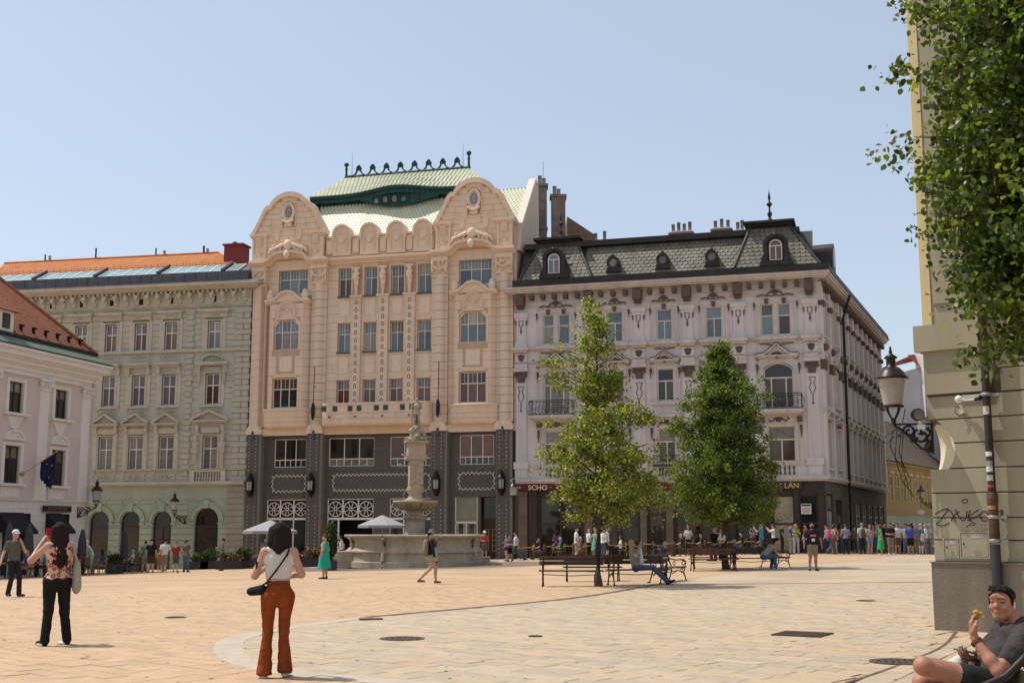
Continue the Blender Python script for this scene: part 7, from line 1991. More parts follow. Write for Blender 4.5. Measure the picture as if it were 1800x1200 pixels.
def body(pose, H=1.75, fem=False, top='short', bot='long', fat=1.0, hands=False, extra=None, face=0, hair=None, hat=None, bag=None, dress=None, turn=0, shoes=True):
	"""prims of a clothed figure facing -y; materials 0 skin 1 top 2 bottom 3 shoes 4 hair 5 hat 6 bag"""
	J = dict(POSE['stand'])
	for q in ([pose] if isinstance(pose,str) else pose):
		J.update(POSE[q] if isinstance(q,str) else q)
	V = Vector; pz = J.get('pz', .93); ln = J.get('lean', 0)
	sh_ = .165 if fem else .19; hp = .1 if fem else .09
	pel = V((0,0,pz)); dz = pz - .93
	che = V((0, -ln * .8, 1.3 + dz - abs(ln) * .18)); nk = V((0, .01 - ln * 1.15, 1.47 + dz - abs(ln) * .3)); hd = J.get('HD') or (nk + V((0, -.03 - ln * .35, .165)))
	hd = V(hd)
	w = V((0,-ln * .4,1.09 + dz))
	g = {k: V(v) for k, v in J.items() if k in ('LK', 'LA', 'RK', 'RA', 'LE', 'LW', 'RE', 'RW')}
	f = fat; P_ = []
	a = P_.append
	FL = ((0,1,0),1.45 / (f if f > 1 else 1))
	tm = 1 if top != 'crop' else 1
	chest_r = (.135 if fem else .155) * f
	a(cap(che + V((.05,0,.02)),w + V((.02,0,0)),chest_r,(.115 if fem else .145) * f,1,fl=FL)); a(cap(che + V((-.05,0,.02)),w + V((-.02,0,0)),chest_r,(.115 if fem else .145) * f,1,fl=FL))
	bm_ = 1 if dress else 2
	a(cap(w, pel + V((0, 0, .02)), (.125 if fem else .15) * f, (.165 if fem else .155) * f, bm_ if top == 'crop' or dress else 1, fl=((0, 1, 0), 1.3)))
	a(cap(pel + V((.05,.01,-.02)),pel + V((-.05,.01,-.02)),(.13 if fem else .125) * f,None,bm_,fl=((0,1,0),1.1)))
	if fem:
		for s in (-1,1): a(ell(che + V((s * .075,-.085,-.03)),(.065,.06,.06),1)); a(ell(pel + V((s * .07,.055,-.05)),(.1,.1,.11),bm_))
	a(cap(nk + V((0,0,-.06)),hd + V((0,.02,-.05)),.055 if not fem else .047,.05,0))
	S = {}
	for s, k in ((1, 'L'), (-1, 'R')):
		sp_ = nk + V((s * sh_,-.0,-.06)); S[k] = sp_
		E_, W_ = g[k + 'E'], g[k + 'W']
		a(cap(nk + V((s * .04, 0, -.04)), sp_ if top in ('long', 'short') else nk + V((s * sh_ * .62, 0, -.05)), .05, .05 * f, 1)); a(cap(nk + V((s * sh_ * .7, 0, -.065)), sp_, .045, .05 * f, 1 if top in ('long', 'short') else 0))
		am = {'long': (1, 1), 'short': (1, 0), 'none': (0, 0), 'crop': (0, 0)}[top]
		mid = sp_.lerp(E_, .62 if top == 'short' else 1)
		a(cap(sp_, mid, (.058 if am[0] else .046) * f, (.058 if top == 'short' else .045) * f, am[0]))
		if top == 'short': a(cap(mid, E_, .043 * f, .04 * f, 0))
		a(cap(E_,W_,(.046 if am[1] else .04) * f,.034 if am[1] else .027,am[1]))
		d = (W_ - E_).normalized(); hnd = J.get(k + 'H')
		if not hands: a(cap(W_,W_ + d * .09,.032,.03,0,fl=((1,0,0),1.5))); a(cap(W_ + d * .08,W_ + d * .16 + V((0,0,-.01)),.03,.016,0,fl=((1,0,0),1.5)))
		else:
			n_ = V(hnd[0]) if hnd else V((s * -1,0,0)); n_ = (n_ - d * n_.dot(d)).normalized(); side = d.cross(n_).normalized() * s; cu = hnd[1] if hnd else .5
			a(cap(W_ + d * .02,W_ + d * .09,.034,.038,0,fl=(n_,2.0),k=.012))
			for q in range(4):
				b0 = W_ + d * .085 + side * (.027 - .018 * q); l = (.04,.045,.042,.033)[q]
				p1 = b0 + (d * math.cos(cu * .6) + n_ * math.sin(cu * .6)) * l; p2 = p1 + (d * math.cos(cu * 1.5) + n_ * math.sin(cu * 1.5)) * l * .85
				a(cap(b0,p1,.0105,.0095,0,k=.006)); a(cap(p1,p2,.0095,.008,0,k=.006))
			t0 = W_ + d * .03 + side * .028; t1 = t0 + (d * .7 + side * .6 + n_ * .5 * cu).normalized() * .042; t2 = t1 + (d * .8 + n_ * .7 * cu + side * .1).normalized() * .032
			a(cap(t0,t1,.014,.0115,0,k=.008)); a(cap(t1,t2,.0115,.009,0,k=.006))
		H_ = pel + V((s * hp, 0, -.03)); K_, A_ = g[k + 'K'], g[k + 'A']
		th,kn,an = (.098 if fem else .09) * f,(.06) * (.5 + f / 2),.045
		lm = {'long': (2, 2), 'flare': (2, 2), 'shorts': (2, 0), 'mini': (2, 0), 'bare': (0, 0)}[bot]
		if bot in ('shorts', 'mini'):
			t = .8 if bot == 'shorts' else .35; M_ = H_.lerp(K_, t); a(cap(H_, M_, th * 1.05, kn * 1.35 if t > .5 else th * .95, 2)); a(cap(M_, K_, kn * 1.02 if t > .5 else th * .8, kn * .9, 0))
		else: a(cap(H_, K_, th, kn * (1.12 if bot == 'long' else 1), lm[0]))
		if lm[1]:
			a(cap(K_, A_ + V((0, 0, -.01)), kn * 1.1, .105 if bot == 'flare' else .066, 2, fl=((1, 0, 0), 1.2) if bot == 'flare' else ((0, 1, 0), 1), cut=[(A_ + V((0, 0, -.035)), (0, 0, -1))]))
		else: a(cap(K_,K_.lerp(A_,.35) + V((0,.02,0)),kn * .88,kn * .92,0)); a(cap(K_.lerp(A_,.35) + V((0,.02,0)),A_,kn * .9,.037,0))
		fd = J.get(k + 'F'); fd = V(fd) if fd else V((s * .04, -.17, -.045))
		if shoes: a(cap(A_ + V((0,.01,-.04)),A_ + fd,.042,.034,3,k=.015)); a(cap(A_ + V((0,.03,-.045)),A_ + V((0,.0,.0)),.04,.035,3,k=.015))
	if dress:
		l = dress; z0 = l; a(cap(w,(0,-.01,z0),.15 * f,.27 * f if l < .7 else .22 * f,1,fl=((0,1,0),1.25),cut=[((0,0,z0 + .0),(0,0,-1))],k=.02))
	Rm = Matrix.Rotation(turn, 4, 'Z')
	def hp_(x,y,z): return hd + (Rm @ V((x,y,z)))
	a(dict(ell(hd,(.073,.09,.112),0),rot=Rm)); a(ell(hp_(0,-.035,-.06),.052,0)); a(cap(hp_(0,-.088,.015),hp_(0,-.112,-.015),.013,.016,0,k=.012))
	for s in (-1,1):
		a(dict(ell(hp_(s * .077,.008,-.005),(.012,.022,.032),0,k=.01),rot=Rm))
		if face:
			a(ell(hp_(s * .034,-.078,-.028),.028,0)); a(cap(hp_(s * .012,-.088,.034),hp_(s * .052,-.074,.036),.012,.01,0,k=.01)); a(ell(hp_(s * .034,-.078,.012),.014,7,k=.004))
			a(cap(hp_(s * .016,-.0985,.047),hp_(s * .054,-.084,.044),.006,.005,4,k=.004)); a(ell(hp_(s * .013,-.106,-.018),.011,0,k=.008)); a(cap(hp_(s * .06,-.0,-.05),hp_(s * .02,-.07,-.098),.026,.025,0))
	if face:
		a(cap(hp_(-.02,-.094,-.056),hp_(.02,-.094,-.056),.0085,None,8,k=.006)); a(cap(hp_(-.016,-.093,-.068),hp_(.016,-.093,-.068),.0085,None,8,k=.006)); a(ell(hp_(0,-.083,-.1),.022,0))
		for s in (-1,1): a(ell(hp_(s * .034,-.0885,.0115),.006,4,k=.001))
	A2 = []
	if hair:
		kind = hair
		if kind == 'short': A2 += [dict(ell(hp_(0, .018, .038), (.081, .094, .09), 4, k=.01), rot=Rm, cut=[(hp_(0, -.07, .03), Rm @ V((0, -1, -.4))), (hp_(0, 0, -.04), (0, 0, -1))])]
		elif kind == 'bald': A2 += [dict(ell(hp_(0, .03, -.01), (.08, .075, .05), 4, k=.01), rot=Rm, cut=[(hp_(0, 0, 0), Rm @ V((0, -1, 0)))])]
		else:
			A2 += [dict(ell(hp_(0,.02,.028),(.085,.098,.097),4,k=.02),rot=Rm,cut=[(hp_(0,-.065,.03),Rm @ V((0,-1,-.35)))])]
			L_ = {'bob': .225, 'long': .52, 'tail': .0, 'bun': 0}[kind]
			if L_:
				for q in range(-3, 4): A2.append(cap(hp_(q * .026, .06 - abs(q) * .014, .02), hp_(q * (.035 if kind == 'bob' else .036), (.085 if kind == 'bob' else .125) - abs(q) * .018, -L_ + abs(q) * .03), .052, .036 if kind == 'bob' else .03, 4, k=.02))
			elif kind == 'tail': A2 += [ell(hp_(0, .11, .05), .035, 4), cap(hp_(0, .12, .04), hp_(0, .12, -.18), .035, .012, 4)]
			else: A2 += [ell(hp_(0,.08,.1),.05,4)]
	if hair in ('bob', 'long') and hands:
		rq = random.Random(4)
		for q in range(46):
			x_ = rq.uniform(-.095, .095); L2 = (L_ or .25) * rq.uniform(.8, 1.08); yb = .07 - abs(x_) * .45; A2.append(cap(hp_(x_ * .8, yb + rq.uniform(0, .03), .03), hp_(x_ * 1.25 + rq.uniform(-.02, .02), yb + (.03 if kind == 'bob' else .075) + rq.uniform(-.01, .03), -L2 + abs(x_) * .5), .016, .006, 4, k=.007))
	if hat == 'cap': A2 += [dict(ell(hp_(0, .01, .055), (.093, .105, .085), 5, k=.01), rot=Rm, cut=[(hp_(0, 0, .03), (0, 0, -1))]), cap(hp_(-.03, -.1, .035), hp_(.03, -.1, .035), .055, None, 5, fl=((0, 0, 1), 5), k=.01)]
	if hat == 'sun': A2 += [ell(hp_(0, .01, .07), (.095, .105, .09), 5, k=.01), dict(t='ell', c=tuple(hp_(0, .0, .05)), r=(.15, .16, .022), m=5, k=.02)]
	B2 = []
	if bag == 'pack': B2 = [cap(V((0, .17, 1.34 + dz)), V((0, .19, 1.08 + dz)), .12, .14, 6, fl=((0, 1, 0), 1.3))] + [cap(V((s * .11, .08, 1.45 + dz)), V((s * .11, -.1, 1.3 + dz)), .022, None, 6) for s in (-1, 1)]
	if bag == 'tote': B2 = [cap((-.24, .1, 1.1), (-.24, .12, .85), .1, .13, 6, fl=((1, 0, 0), 2.2)), cap((-.18, .0, 1.46), (-.24, .08, 1.15), .014, None, 6), cap((-.16, .06, 1.44), (-.25, .14, 1.15), .014, None, 6)]
	if bag == 'sling': B2 = [cap((.18 + .0, .03, .98), (.3, -.04, .96), .07, .06, 6, fl=((0, 0, 1), 1.2))] + [cap(p, q, .012, None, 6) for p, q in zip([(-.12, .02, 1.47), (-.1, .11, 1.38), (.02, .145, 1.2), (.13, .12, 1.06), (.2, .05, 1.02)], [(-.1, .11, 1.38), (.02, .145, 1.2), (.13, .12, 1.06), (.2, .05, 1.02), (.22, .02, 1.0)])]
	if extra: P_ += extra(g,S,hd,V)
	k = H / 1.75
	for L_ in (P_,A2,B2):
		for q in L_:
			for key in ('a', 'b', 'c', 'r'):
				if key in q: q[key] = tuple(x * k for x in q[key])
			for key in ('ra', 'rb'):
				if key in q: q[key] *= k
			if 'cut' in q: q['cut'] = [(tuple(x * k for x in c), tuple(n)) for c, n in q['cut']]
	return P_,A2,B2
def hem(me,k,crop):
	n = len(me.polygons); mi = np.zeros(n, np.int32); me.polygons.foreach_get("material_index", mi); c = np.zeros(n * 3, np.float32); me.polygons.foreach_get("center", c); c = c.reshape(-1, 3) / k
	h = 1.08 if crop else .95 + .012 * np.sin(c[:, 0] * 40); t = np.abs(c[:, 0]) < .185
	mi = np.where(t & (mi == 1) & (c[:, 2] < h) & (c[:, 2] > .6),2,mi); mi = np.where(t & (mi == 2) & (c[:, 2] > h),1,mi)
	if crop == 1: mi = np.where(t & (mi < 3) & (c[:, 2] > 1.08) & (c[:, 2] < 1.105),0,mi)
	me.polygons.foreach_set("material_index", mi)
def person(x, y, face, label, cols, pose='stand', res=None, z=0, group=None, **kw):
	"""face: compass of the view direction in degrees (0 = +x, 90 = away from the camera)"""
	res = res or (.034 if y > 55 else .026 if y > 40 else .02)
	skin = kw.pop('skin', SKIN)
	P_,A2,B2 = body(pose, **kw)
	c = dict(top=GRY,bot=NVY,shoe=(.05,.05,.05),hair=HB,hat=WHT,bag=(.1,.1,.1)); c.update(cols)
	g_ = lambda v: v if not isinstance(v,tuple) else cm(v)
	mats = [skin, g_(c['top']), g_(c['bot']), g_(c['shoe']), g_(c['hair']), g_(c['hat']), g_(c['bag']), MAT['white'], mat_lip]
	me = sdf_mesh('person', P_, mats, res, .028, wr=.0055 if res < .015 else .004 if res < .021 else 0)
	if not kw.get('dress') and pose not in ('sit', 'bent') and 'sit' not in pose: hem(me, kw.get('H', 1.75) / 1.75, 1 if kw.get('top') == 'crop' else 0)
	o = link('person', me, None, (x, y, gz(x, y) + z), (0, 0, R_(face + 90)))
	tag(o, label, 'person', group)
	if A2:
		h = [q for q in A2 if q['m'] == 4]; t = [q for q in A2 if q['m'] == 5]
		if h: link('hair', sdf_mesh('hair', h, mats, min(res * .8, .024), .01), o)
		if t: link('hat', sdf_mesh('hat', t, mats, min(res, .024), .01), o)
	if B2: link({'pack': 'backpack', 'tote': 'tote_bag', 'sling': 'shoulder_bag'}[kw['bag']], sdf_mesh('bag', B2, mats, min(res, .024), .012), o)
	return o
mat_lip = mat("lips", (.36, .13, .10), .5)
def at(px,Y): return (px - 900) / 2155 * Y
rust = mat("rust brown ribbed trousers", (.235, .052, .015), .9, var=.25, scale=5, bump=.9, bscale=6, spec=.1, bd=.09)
o = person(at(492, 13.4), 13.4, 97, 'woman from behind in white sleeveless top and rust brown flared trousers', dict(top=mat("white ribbed top", (.62, .57, .50), .9, var=.06, scale=30, bump=.5, bscale=60), bot=rust, hair=(.018, .012, .011), bag=BLK, shoe=WHT),
	   ['stand', dict(LK=(.105, 0, .5), LA=(.13, .04, .07), RK=(-.075, -.01, .5), RA=(-.10, -.02, .09), LE=(.27, -.01, 1.14), LW=(.17, -.26, 1.22), RE=(-.26, -.01, 1.15), RW=(-.12, -.2, 1.12), LH=((-1, 0, .2), .8), RH=((1, 0, 0), .8))], res=.0105, H=1.65, fem=True, fat=.94, top='crop', bot='flare', hair='bob', bag='sling', hands=True,
	   extra=lambda g,S,hd,V: [ell((.25,.045,1.27),(.012,.012,.05),4,k=.002),cap((.11,-.4,1.26),(.1,-.4,1.36),.03,None,4,fl=((0,1,0),5),k=.002)])
def pattern_mat():
	m = mat("red vest with cream ring pattern", (.4, .03, .03), .9)
	t = m.node_tree; N, L = t.nodes, t.links; p = N["Principled BSDF"]
	tc = N.new("ShaderNodeTexCoord"); vo = N.new("ShaderNodeTexVoronoi"); vo.inputs["Scale"].default_value = 17; L.new(tc.outputs["Object"], vo.inputs["Vector"])
	r = N.new("ShaderNodeValToRGB"); r.color_ramp.interpolation = 'CONSTANT'
	e = r.color_ramp.elements; e[0].color = (.55,.36,.24,1); e[1].position = .2; e[1].color = (.33,.02,.02,1); e2 = e.new(.5); e2.color = (.55,.40,.28,1)
	L.new(vo.outputs["Distance"], r.inputs[0]); L.new(r.outputs[0], p.inputs["Base Color"]); return m
o = person(at(106, 17.2), 17.2, 128, 'woman with long dark hair photographing with a red phone, red patterned vest and black trousers', dict(top=pattern_mat(), bot=BLK, hair=(.022, .011, .009), bag=(.36, .31, .25), shoe=BLK),
	   ['stand', dict(LK=(.11, .02, .5), LA=(.15, .05, .08), RK=(-.12, .0, .5), RA=(-.19, -.02, .08), LE=(.3, -.3, 1.2), LW=(.12, -.42, 1.46), RE=(-.25, -.3, 1.2), RW=(-.02, -.43, 1.45), LH=((-1, -.3, 0), .7), RH=((1, -.3, 0), .7))], res=.012, H=1.68, fem=True, fat=1.1, top='none', hair='long', bag='tote', hands=True,
	   extra=lambda g,S,hd,V: [cap((.17,.04,.02),(.19,-.12,.02),.04,.036,7,fl=((0,0,1),2),k=.01),cap((-.17,-.02,.02),(-.15,-.18,.02),.04,.036,7,fl=((0,0,1),2),k=.01)])
b = MB(); b.box(-.04, .04, -.48, -.465, 1.44, 1.60); b.build('phone', cm((.4, .01, .03), .3, 'red phone case'), o)
o = person(at(28, 32.8), 32.8, -35, 'man in white cap and grey T-shirt walking with a hand at his chin', dict(top=(.10, .10, .09), bot=(.02, .018, .02), hair=HGY), ['stand', dict(RK=(-.1, -.1, .52), RA=(-.08, .06, .1), LK=(.1, -.14, .5), LA=(.1, -.16, .09), LE=(.24, -.12, 1.18), LW=(.07, -.2, 1.42), RE=(-.28, .05, 1.16), RW=(-.4, -.05, .95))], H=1.75, hat='cap', hair='short')
person(at(572, 45.6), 45.6, 160, 'heavy woman in a turquoise sleeveless dress left of the fountain steps', dict(top=(.02, .33, .23), hair=HRD, shoe=(.06, .04, .03)), ['stand', dict(LE=(.26, .03, 1.13), LW=(.28, -.05, .9))], H=1.62, fem=True, fat=1.22, top='none', bot='bare', dress=.42, hair='short', res=.02)
def shirt_stripes():
	m = mat("striped shorts", (.02, .02, .03), .9); t = m.node_tree; N, L = t.nodes, t.links
	w_ = N.new("ShaderNodeTexWave"); w_.bands_direction = 'Z'; w_.inputs["Scale"].default_value = 9; tc = N.new("ShaderNodeTexCoord"); L.new(tc.outputs["Object"], w_.inputs["Vector"])
	r = N.new("ShaderNodeValToRGB"); r.color_ramp.interpolation = 'CONSTANT'; r.color_ramp.elements[0].color = (.02, .02, .03, 1); r.color_ramp.elements[1].position = .55; r.color_ramp.elements[1].color = (.6, .5, .25, 1)
	L.new(w_.outputs["Fac"], r.inputs[0]); L.new(r.outputs[0], N["Principled BSDF"].inputs["Base Color"]); return m
person(at(758, 38.8), 38.8, 20, 'walker in grey hat, black jacket and striped shorts with a khaki backpack', dict(top=(.012, .014, .02), bot=shirt_stripes(), hat=(.14, .14, .13), bag=(.19, .17, .11), shoe=GRY), ['walk', dict(RA=(-.09, .42, .16), RE=(-.23, .0, 1.14), RW=(-.22, -.06, .9))], H=1.68, top='long', bot='mini', hat='sun', hair='tail', bag='pack', fem=True)
o = person(at(1427, 46), 46, -88, 'bearded man in navy T-shirt with red print and khaki shorts standing alone', dict(top=(.012, .016, .035), bot=KHK, hair=HB, shoe=BLK), ['stand', dict(LE=(.3, .02, 1.16), LW=(.32, -.05, .93), RE=(-.3, .02, 1.16), RW=(-.32, -.05, .93))], H=1.8, fat=1.1, bot='shorts', hair='short', skin=SKIN2, extra=lambda g, S, hd, V: [ell(hd + V((0, -.05, -.06)), (.055, .05, .05), 4), cap(hd + V((-.05, -.085, .015)), hd + V((.05, -.085, .015)), .014, None, 4, k=.005)])
b = MB(); b.box(-.11, .11, -.175, -.15, 1.27, 1.36); b.build('shirt_print', cm((.5, .02, .02), .8, 'red print'), o)
b = MB(); b.path([(-.09, 1.34), (-.09, 1.29), (-.05, 1.29)], .014, -.179, -.176); b.path([(-.03, 1.29), (-.03, 1.32)], .014, -.179, -.176); b.path([(.0, 1.29), (.0, 1.32), (.03, 1.32)], .012, -.179, -.176); b.path([(.08, 1.3), (.05, 1.29), (.05, 1.32), (.08, 1.31)], .012, -.179, -.176); b.build('print_lettering', MAT['white'], o)
b = MB(); b.box(-.06, .05, -.172, -.15, 1.1, 1.2); b.build('shirt_badge', MAT['plastic'], o)
# fountain visitor and others: (px, Y, facing, label, colours, options)
folk = [
 (852, 62.3, -80, 'man in red shirt and white hat with a camera standing on the fountain steps', dict(top=(.42, .04, .02), bot=GRY, hat=WHT), dict(pose='phone', H=1.38, bot='shorts', hat='sun', z=.35)),
 (889, 71.5, 190, 'girl with bare arms at the right of the fountain steps', dict(top=(.3, .12, .08), hair=HBR), dict(pose='carry', H=1.55, fem=True, bot='mini', hair='tail')),
 (897, 69.5, -110, 'child in blue shirt and black shorts right of the fountain', dict(top=(.06, .09, .2), bot=BLK), dict(pose='cross', H=1.5, bot='shorts', hair='short')),
 (906, 71.0, 200, 'man in white T-shirt and green trousers walking past the fountain', dict(top=WHT, bot=(.02, .11, .05), shoe=WHT), dict(pose='walk', H=1.68, hair='short')),
 (257, 67, 110, 'person in teal shirt with an orange strap at the green shop arches', dict(top=(.03, .22, .18), bot=KHK), dict(bot='shorts', hair='short', H=1.7)),
 (268, 64, 95, 'man in black cap with a large black backpack in front of the green arches', dict(top=BLK, bot=(.04, .03, .03), hat=BLK, bag=BLK), dict(bot='shorts', hat='cap', bag='pack', fat=1.1)),
 (282, 65.5, 80, 'small child with an orange red backpack', dict(top=(.4, .1, .03), bot=KHK, bag=(.45, .1, .03)), dict(H=1.25, hair='short', bag='pack', bot='shorts')),
 (291, 64.5, 100, 'man in white T-shirt and beige trousers next to the small child', dict(top=WHT, bot=(.25, .19, .12)), dict(hair='short', hat=None, pose='walk')),
 (311, 64, 95, 'boy in dark red T-shirt with a white emblem on the back and green shorts', dict(top=(.25, .02, .02), bot=(.08, .09, .04), hat=(.12, .12, .08)), dict(H=1.6, bot='shorts', hat='cap')),
 (328, 64, 85, 'woman in grey purple T-shirt and jeans with a ponytail', dict(top=(.14, .09, .11), bot=JEAN, hair=HBR), dict(fem=True, hair='tail', H=1.68)),
 (393, 66, 190, 'woman in brown grey jacket holding a phone at the last green arch', dict(top=(.16, .13, .12), bot=(.04, .04, .05), hair=HBR), dict(fem=True, pose='phone', top='long', hair='tail')),
 (467, 70, -60, 'man in blue grey shirt partly hidden by the woman in the white top', dict(top=(.16, .19, .25), bot=NVY), dict(hair='short', H=1.8)),
 (601, 73, 170, 'waitress in white blouse under the palace shop window', dict(top=WHT, bot=BLK), dict(fem=True, hair='bun', top='long')),
 (1014, 66.5, 15, 'young man in white T-shirt and beige shorts left of the first tree trunk', dict(top=WHT, bot=(.33, .25, .15)), dict(H=1.85, bot='shorts', hair='short')),
 (1034, 73, 10, 'older man in white shirt and black trousers behind the young men', dict(top=WHT, bot=BLK, hair=HGY), dict(H=1.74, hair='bald')),
 (1045, 67, 20, 'blond woman in a pale teal dress beside the first tree trunk', dict(top=(.08, .35, .28), hair=HBL), dict(H=1.74, fem=True, top='none', bot='bare', dress=.55, hair='bun', pose='hip')),
 (1061, 69, 30, 'young woman in white shirt and jeans just right of the first trunk', dict(top=WHT, bot=JEAN), dict(fem=True, hair='tail', pose='cross')),
 (1068, 66.5, 0, 'tall man in white shirt with shoulder strap and dark shorts by the first trunk', dict(top=(.5, .52, .5), bot=NVY), dict(H=1.84, bot='shorts', hair='short')),
 (1337, 71, 160, 'person in bright blue top holding up a blue phone by the dark shopfront', dict(top=(.02, .24, .38), bot=JEAN, hair=HGY), dict(fem=True, pose='photo', hair='bob')),
 (1360, 72, 175, 'woman in white blouse beside the person in bright blue', dict(top=WHT, bot=BLK, hair=HBR), dict(fem=True, pose='photo', top='long', hair='bun')),
 (1389, 71, -20, 'man in royal blue polo shirt and beige trousers', dict(top=(.02, .06, .32), bot=(.26, .20, .13), hat=NVY), dict(hat='cap', hair='short')),
 (1399, 72, -100, 'woman in lime top and lilac trousers beside the blue polo man', dict(top=(.22, .3, .05), bot=(.36, .33, .48), hair=HBL), dict(fem=True, hair='long', pose='phone')),
 (1415, 73.5, 200, 'man in dark red shirt with a black cap behind the man in navy', dict(top=(.2, .02, .02), bot=NVY, hat=BLK), dict(hat='cap', hair='short')),
 (1452, 72, 190, 'man in light blue T-shirt near the house corner', dict(top=(.12, .25, .38), bot=NVY), dict(hair='short', H=1.7)),
 (1460, 70, 25, 'leaning woman with a pink backpack and jeans stepping to the right', dict(top=(.4, .18, .15), bot=JEAN, bag=(.5, .07, .16)), dict(fem=True, bag='pack', pose=['walk', dict(lean=.16)], hair='tail')),
 (1466, 73, -120, 'slim woman in brown dress with bare legs', dict(top=(.15, .07, .05), hair=HBR), dict(fem=True, dress=.75, bot='bare', top='none', hair='long')),
 (1486, 71, 80, 'woman in lilac blouse and navy trousers seen from behind', dict(top=(.26, .2, .30), bot=NVY, hair=HRD), dict(fem=True, top='long', hair='short', fat=1.1, pose='phone')),
 (1514, 71, 85, 'grey haired man in white shirt with a green backpack', dict(top=WHT, bot=NVY, hair=HGY, bag=(.05, .11, .04)), dict(bag='pack', hair='short', H=1.8)),
 (1528, 72, -80, 'young woman in dusty pink top and denim shorts', dict(top=(.38, .26, .22), bot=(.16, .25, .36), hair=HBR), dict(fem=True, bot='mini', top='none', hair='long', pose='phone')),
 (1546, 70, 170, 'woman in a long bright green dress raising one arm', dict(top=(.0, .36, .06), hair=HRD, shoe=WHT), dict(fem=True, dress=.3, bot='bare', hair='long', pose='wave', top='short')),
 (1555, 74, -90, 'man in black half hidden behind the green dress', dict(top=BLK, bot=GRY), dict(hair='short', H=1.82)),
 (1564, 71, -95, 'man in black T-shirt and khaki shorts with a waist bag', dict(top=(.015, .015, .015), bot=KHK, shoe=WHT), dict(bot='shorts', hair='short', fat=1.08, H=1.8, skin=SKIN2, pose='cross')),
 (1578, 72, -85, 'bearded man in white T-shirt and brown shorts', dict(top=WHT, bot=(.13, .08, .05)), dict(bot='shorts', hair='short', H=1.8, pose='phone', skin=SKIN2)),
 (1590, 73, -100, 'youth in white T-shirt and light jeans', dict(top=WHT, bot=(.14, .2, .3), hair=HBR), dict(hair='short')),
 (1599, 70.5, 80, 'man in royal blue T-shirt and black shorts seen from behind', dict(top=(.02, .06, .36), bot=BLK, hair=HBR), dict(bot='shorts', hair='short', fat=1.1, skin=SKIN2)),
 (1609, 72, 60, 'woman in coral shirt with a pale headscarf', dict(top=(.42, .1, .1), bot=KHK, hat=(.4, .42, .48)), dict(fem=True, hat='sun')),
 (1617, 71, 20, 'man in navy T-shirt and cap with a grey bag', dict(top=(.03, .06, .13), bot=GRY, hat=(.4, .33, .2), bag=(.4, .4, .4)), dict(hat='cap', bot='shorts', bag='tote')),
 (1627, 71, 150, 'older man in white shirt and grey trousers at the edge of the cream building', dict(top=WHT, bot=(.16, .15, .15), hair=HGY), dict(hair='short')),
 (1633, 73, 30, 'man in pale shirt and cap next to the cream building edge', dict(top=(.5, .45, .4), bot=(.2, .2, .22)), dict(hat='cap')),
 (1541, 75, -90, 'man with sunglasses in grey shirt behind the pink top', dict(top=(.2, .2, .2), bot=JEAN), dict(hair='short')),
 (1572, 76, -90, 'person in dark jacket at the back of the tour group', dict(top=(.06, .05, .06), bot=NVY), dict(hair='short', H=1.72)),
]
extra_ = [(1444, 75, 'man in faded grey T-shirt at the back near the corner', (.2, .2, .19), (.1, .1, .12), 0), (1475, 74.5, 'woman in faded mustard top behind the lilac blouse', (.3, .2, .06), (.07, .08, .1), 1), (1500, 75.5, 'tall man in olive shirt behind the white haired man', (.12, .13, .07), (.08, .07, .06), 0), (1534, 76, 'woman in cream blouse at the back of the tour group', (.45, .4, .32), (.1, .12, .16), 1),
 (1550, 77, 'man in washed out blue shirt at the back of the tour group', (.12, .17, .25), (.1, .09, .08), 0), (1585, 76.5, 'woman in maroon dress deep inside the tour group', (.18, .04, .05), (.05, .05, .05), 1), (1594, 75.5, 'man in light grey polo shirt deep inside the tour group', (.33, .33, .32), (.12, .1, .08), 0), (1604, 76, 'woman in brown patterned blouse near the blue T-shirt man', (.22, .13, .09), (.1, .1, .12), 1),
 (1622, 75.5, 'woman in pale yellow top by the cream building edge', (.45, .4, .2), (.16, .18, .22), 1), (1375, 74, 'waiter in black standing in the dark shop doorway', (.02, .02, .02), (.02, .02, .02), 0), (1322, 74.5, 'woman in grey cardigan passing behind the second tree', (.2, .19, .2), (.06, .06, .08), 1), (1208, 74, 'waitress in white shirt and black apron on the middle of the terrace', (.5, .5, .48), (.02, .02, .02), 1), (978, 75.5, 'woman in purple blouse standing at the terrace tables on the left', (.14, .04, .16), (.05, .05, .06), 1)]
rx = random.Random(31)
for px_, Y, l, c1, c2, fe in extra_: folk.append((px_, Y, rx.uniform(0, 360), l, dict(top=c1, bot=c2, hair=rx.choice([HB, HBR, HGY, HBL])), dict(fem=bool(fe), hair='bob' if fe else 'short', pose=rx.choice(['stand', 'phone', 'cross', 'hip']), H=rx.uniform(1.62, 1.84))))
for px_,Y,f_,l,c,o_ in folk:
	o_.setdefault('turn', rx.uniform(-.6, .6)); px_ += rx.uniform(-1.5, 1.5); f_ += rx.uniform(-12, 12); Y += rx.uniform(-.6, .6) if Y > 69 else 0
	c = {k: tuple(x * .82 + sum(v) / 3 * .18 for x in v) if isinstance(v,tuple) else v for k,v in c.items()}
	person(at(px_, Y), Y, f_, l, c, group='people in the square behind the benches' if Y > 55 else None, **o_)
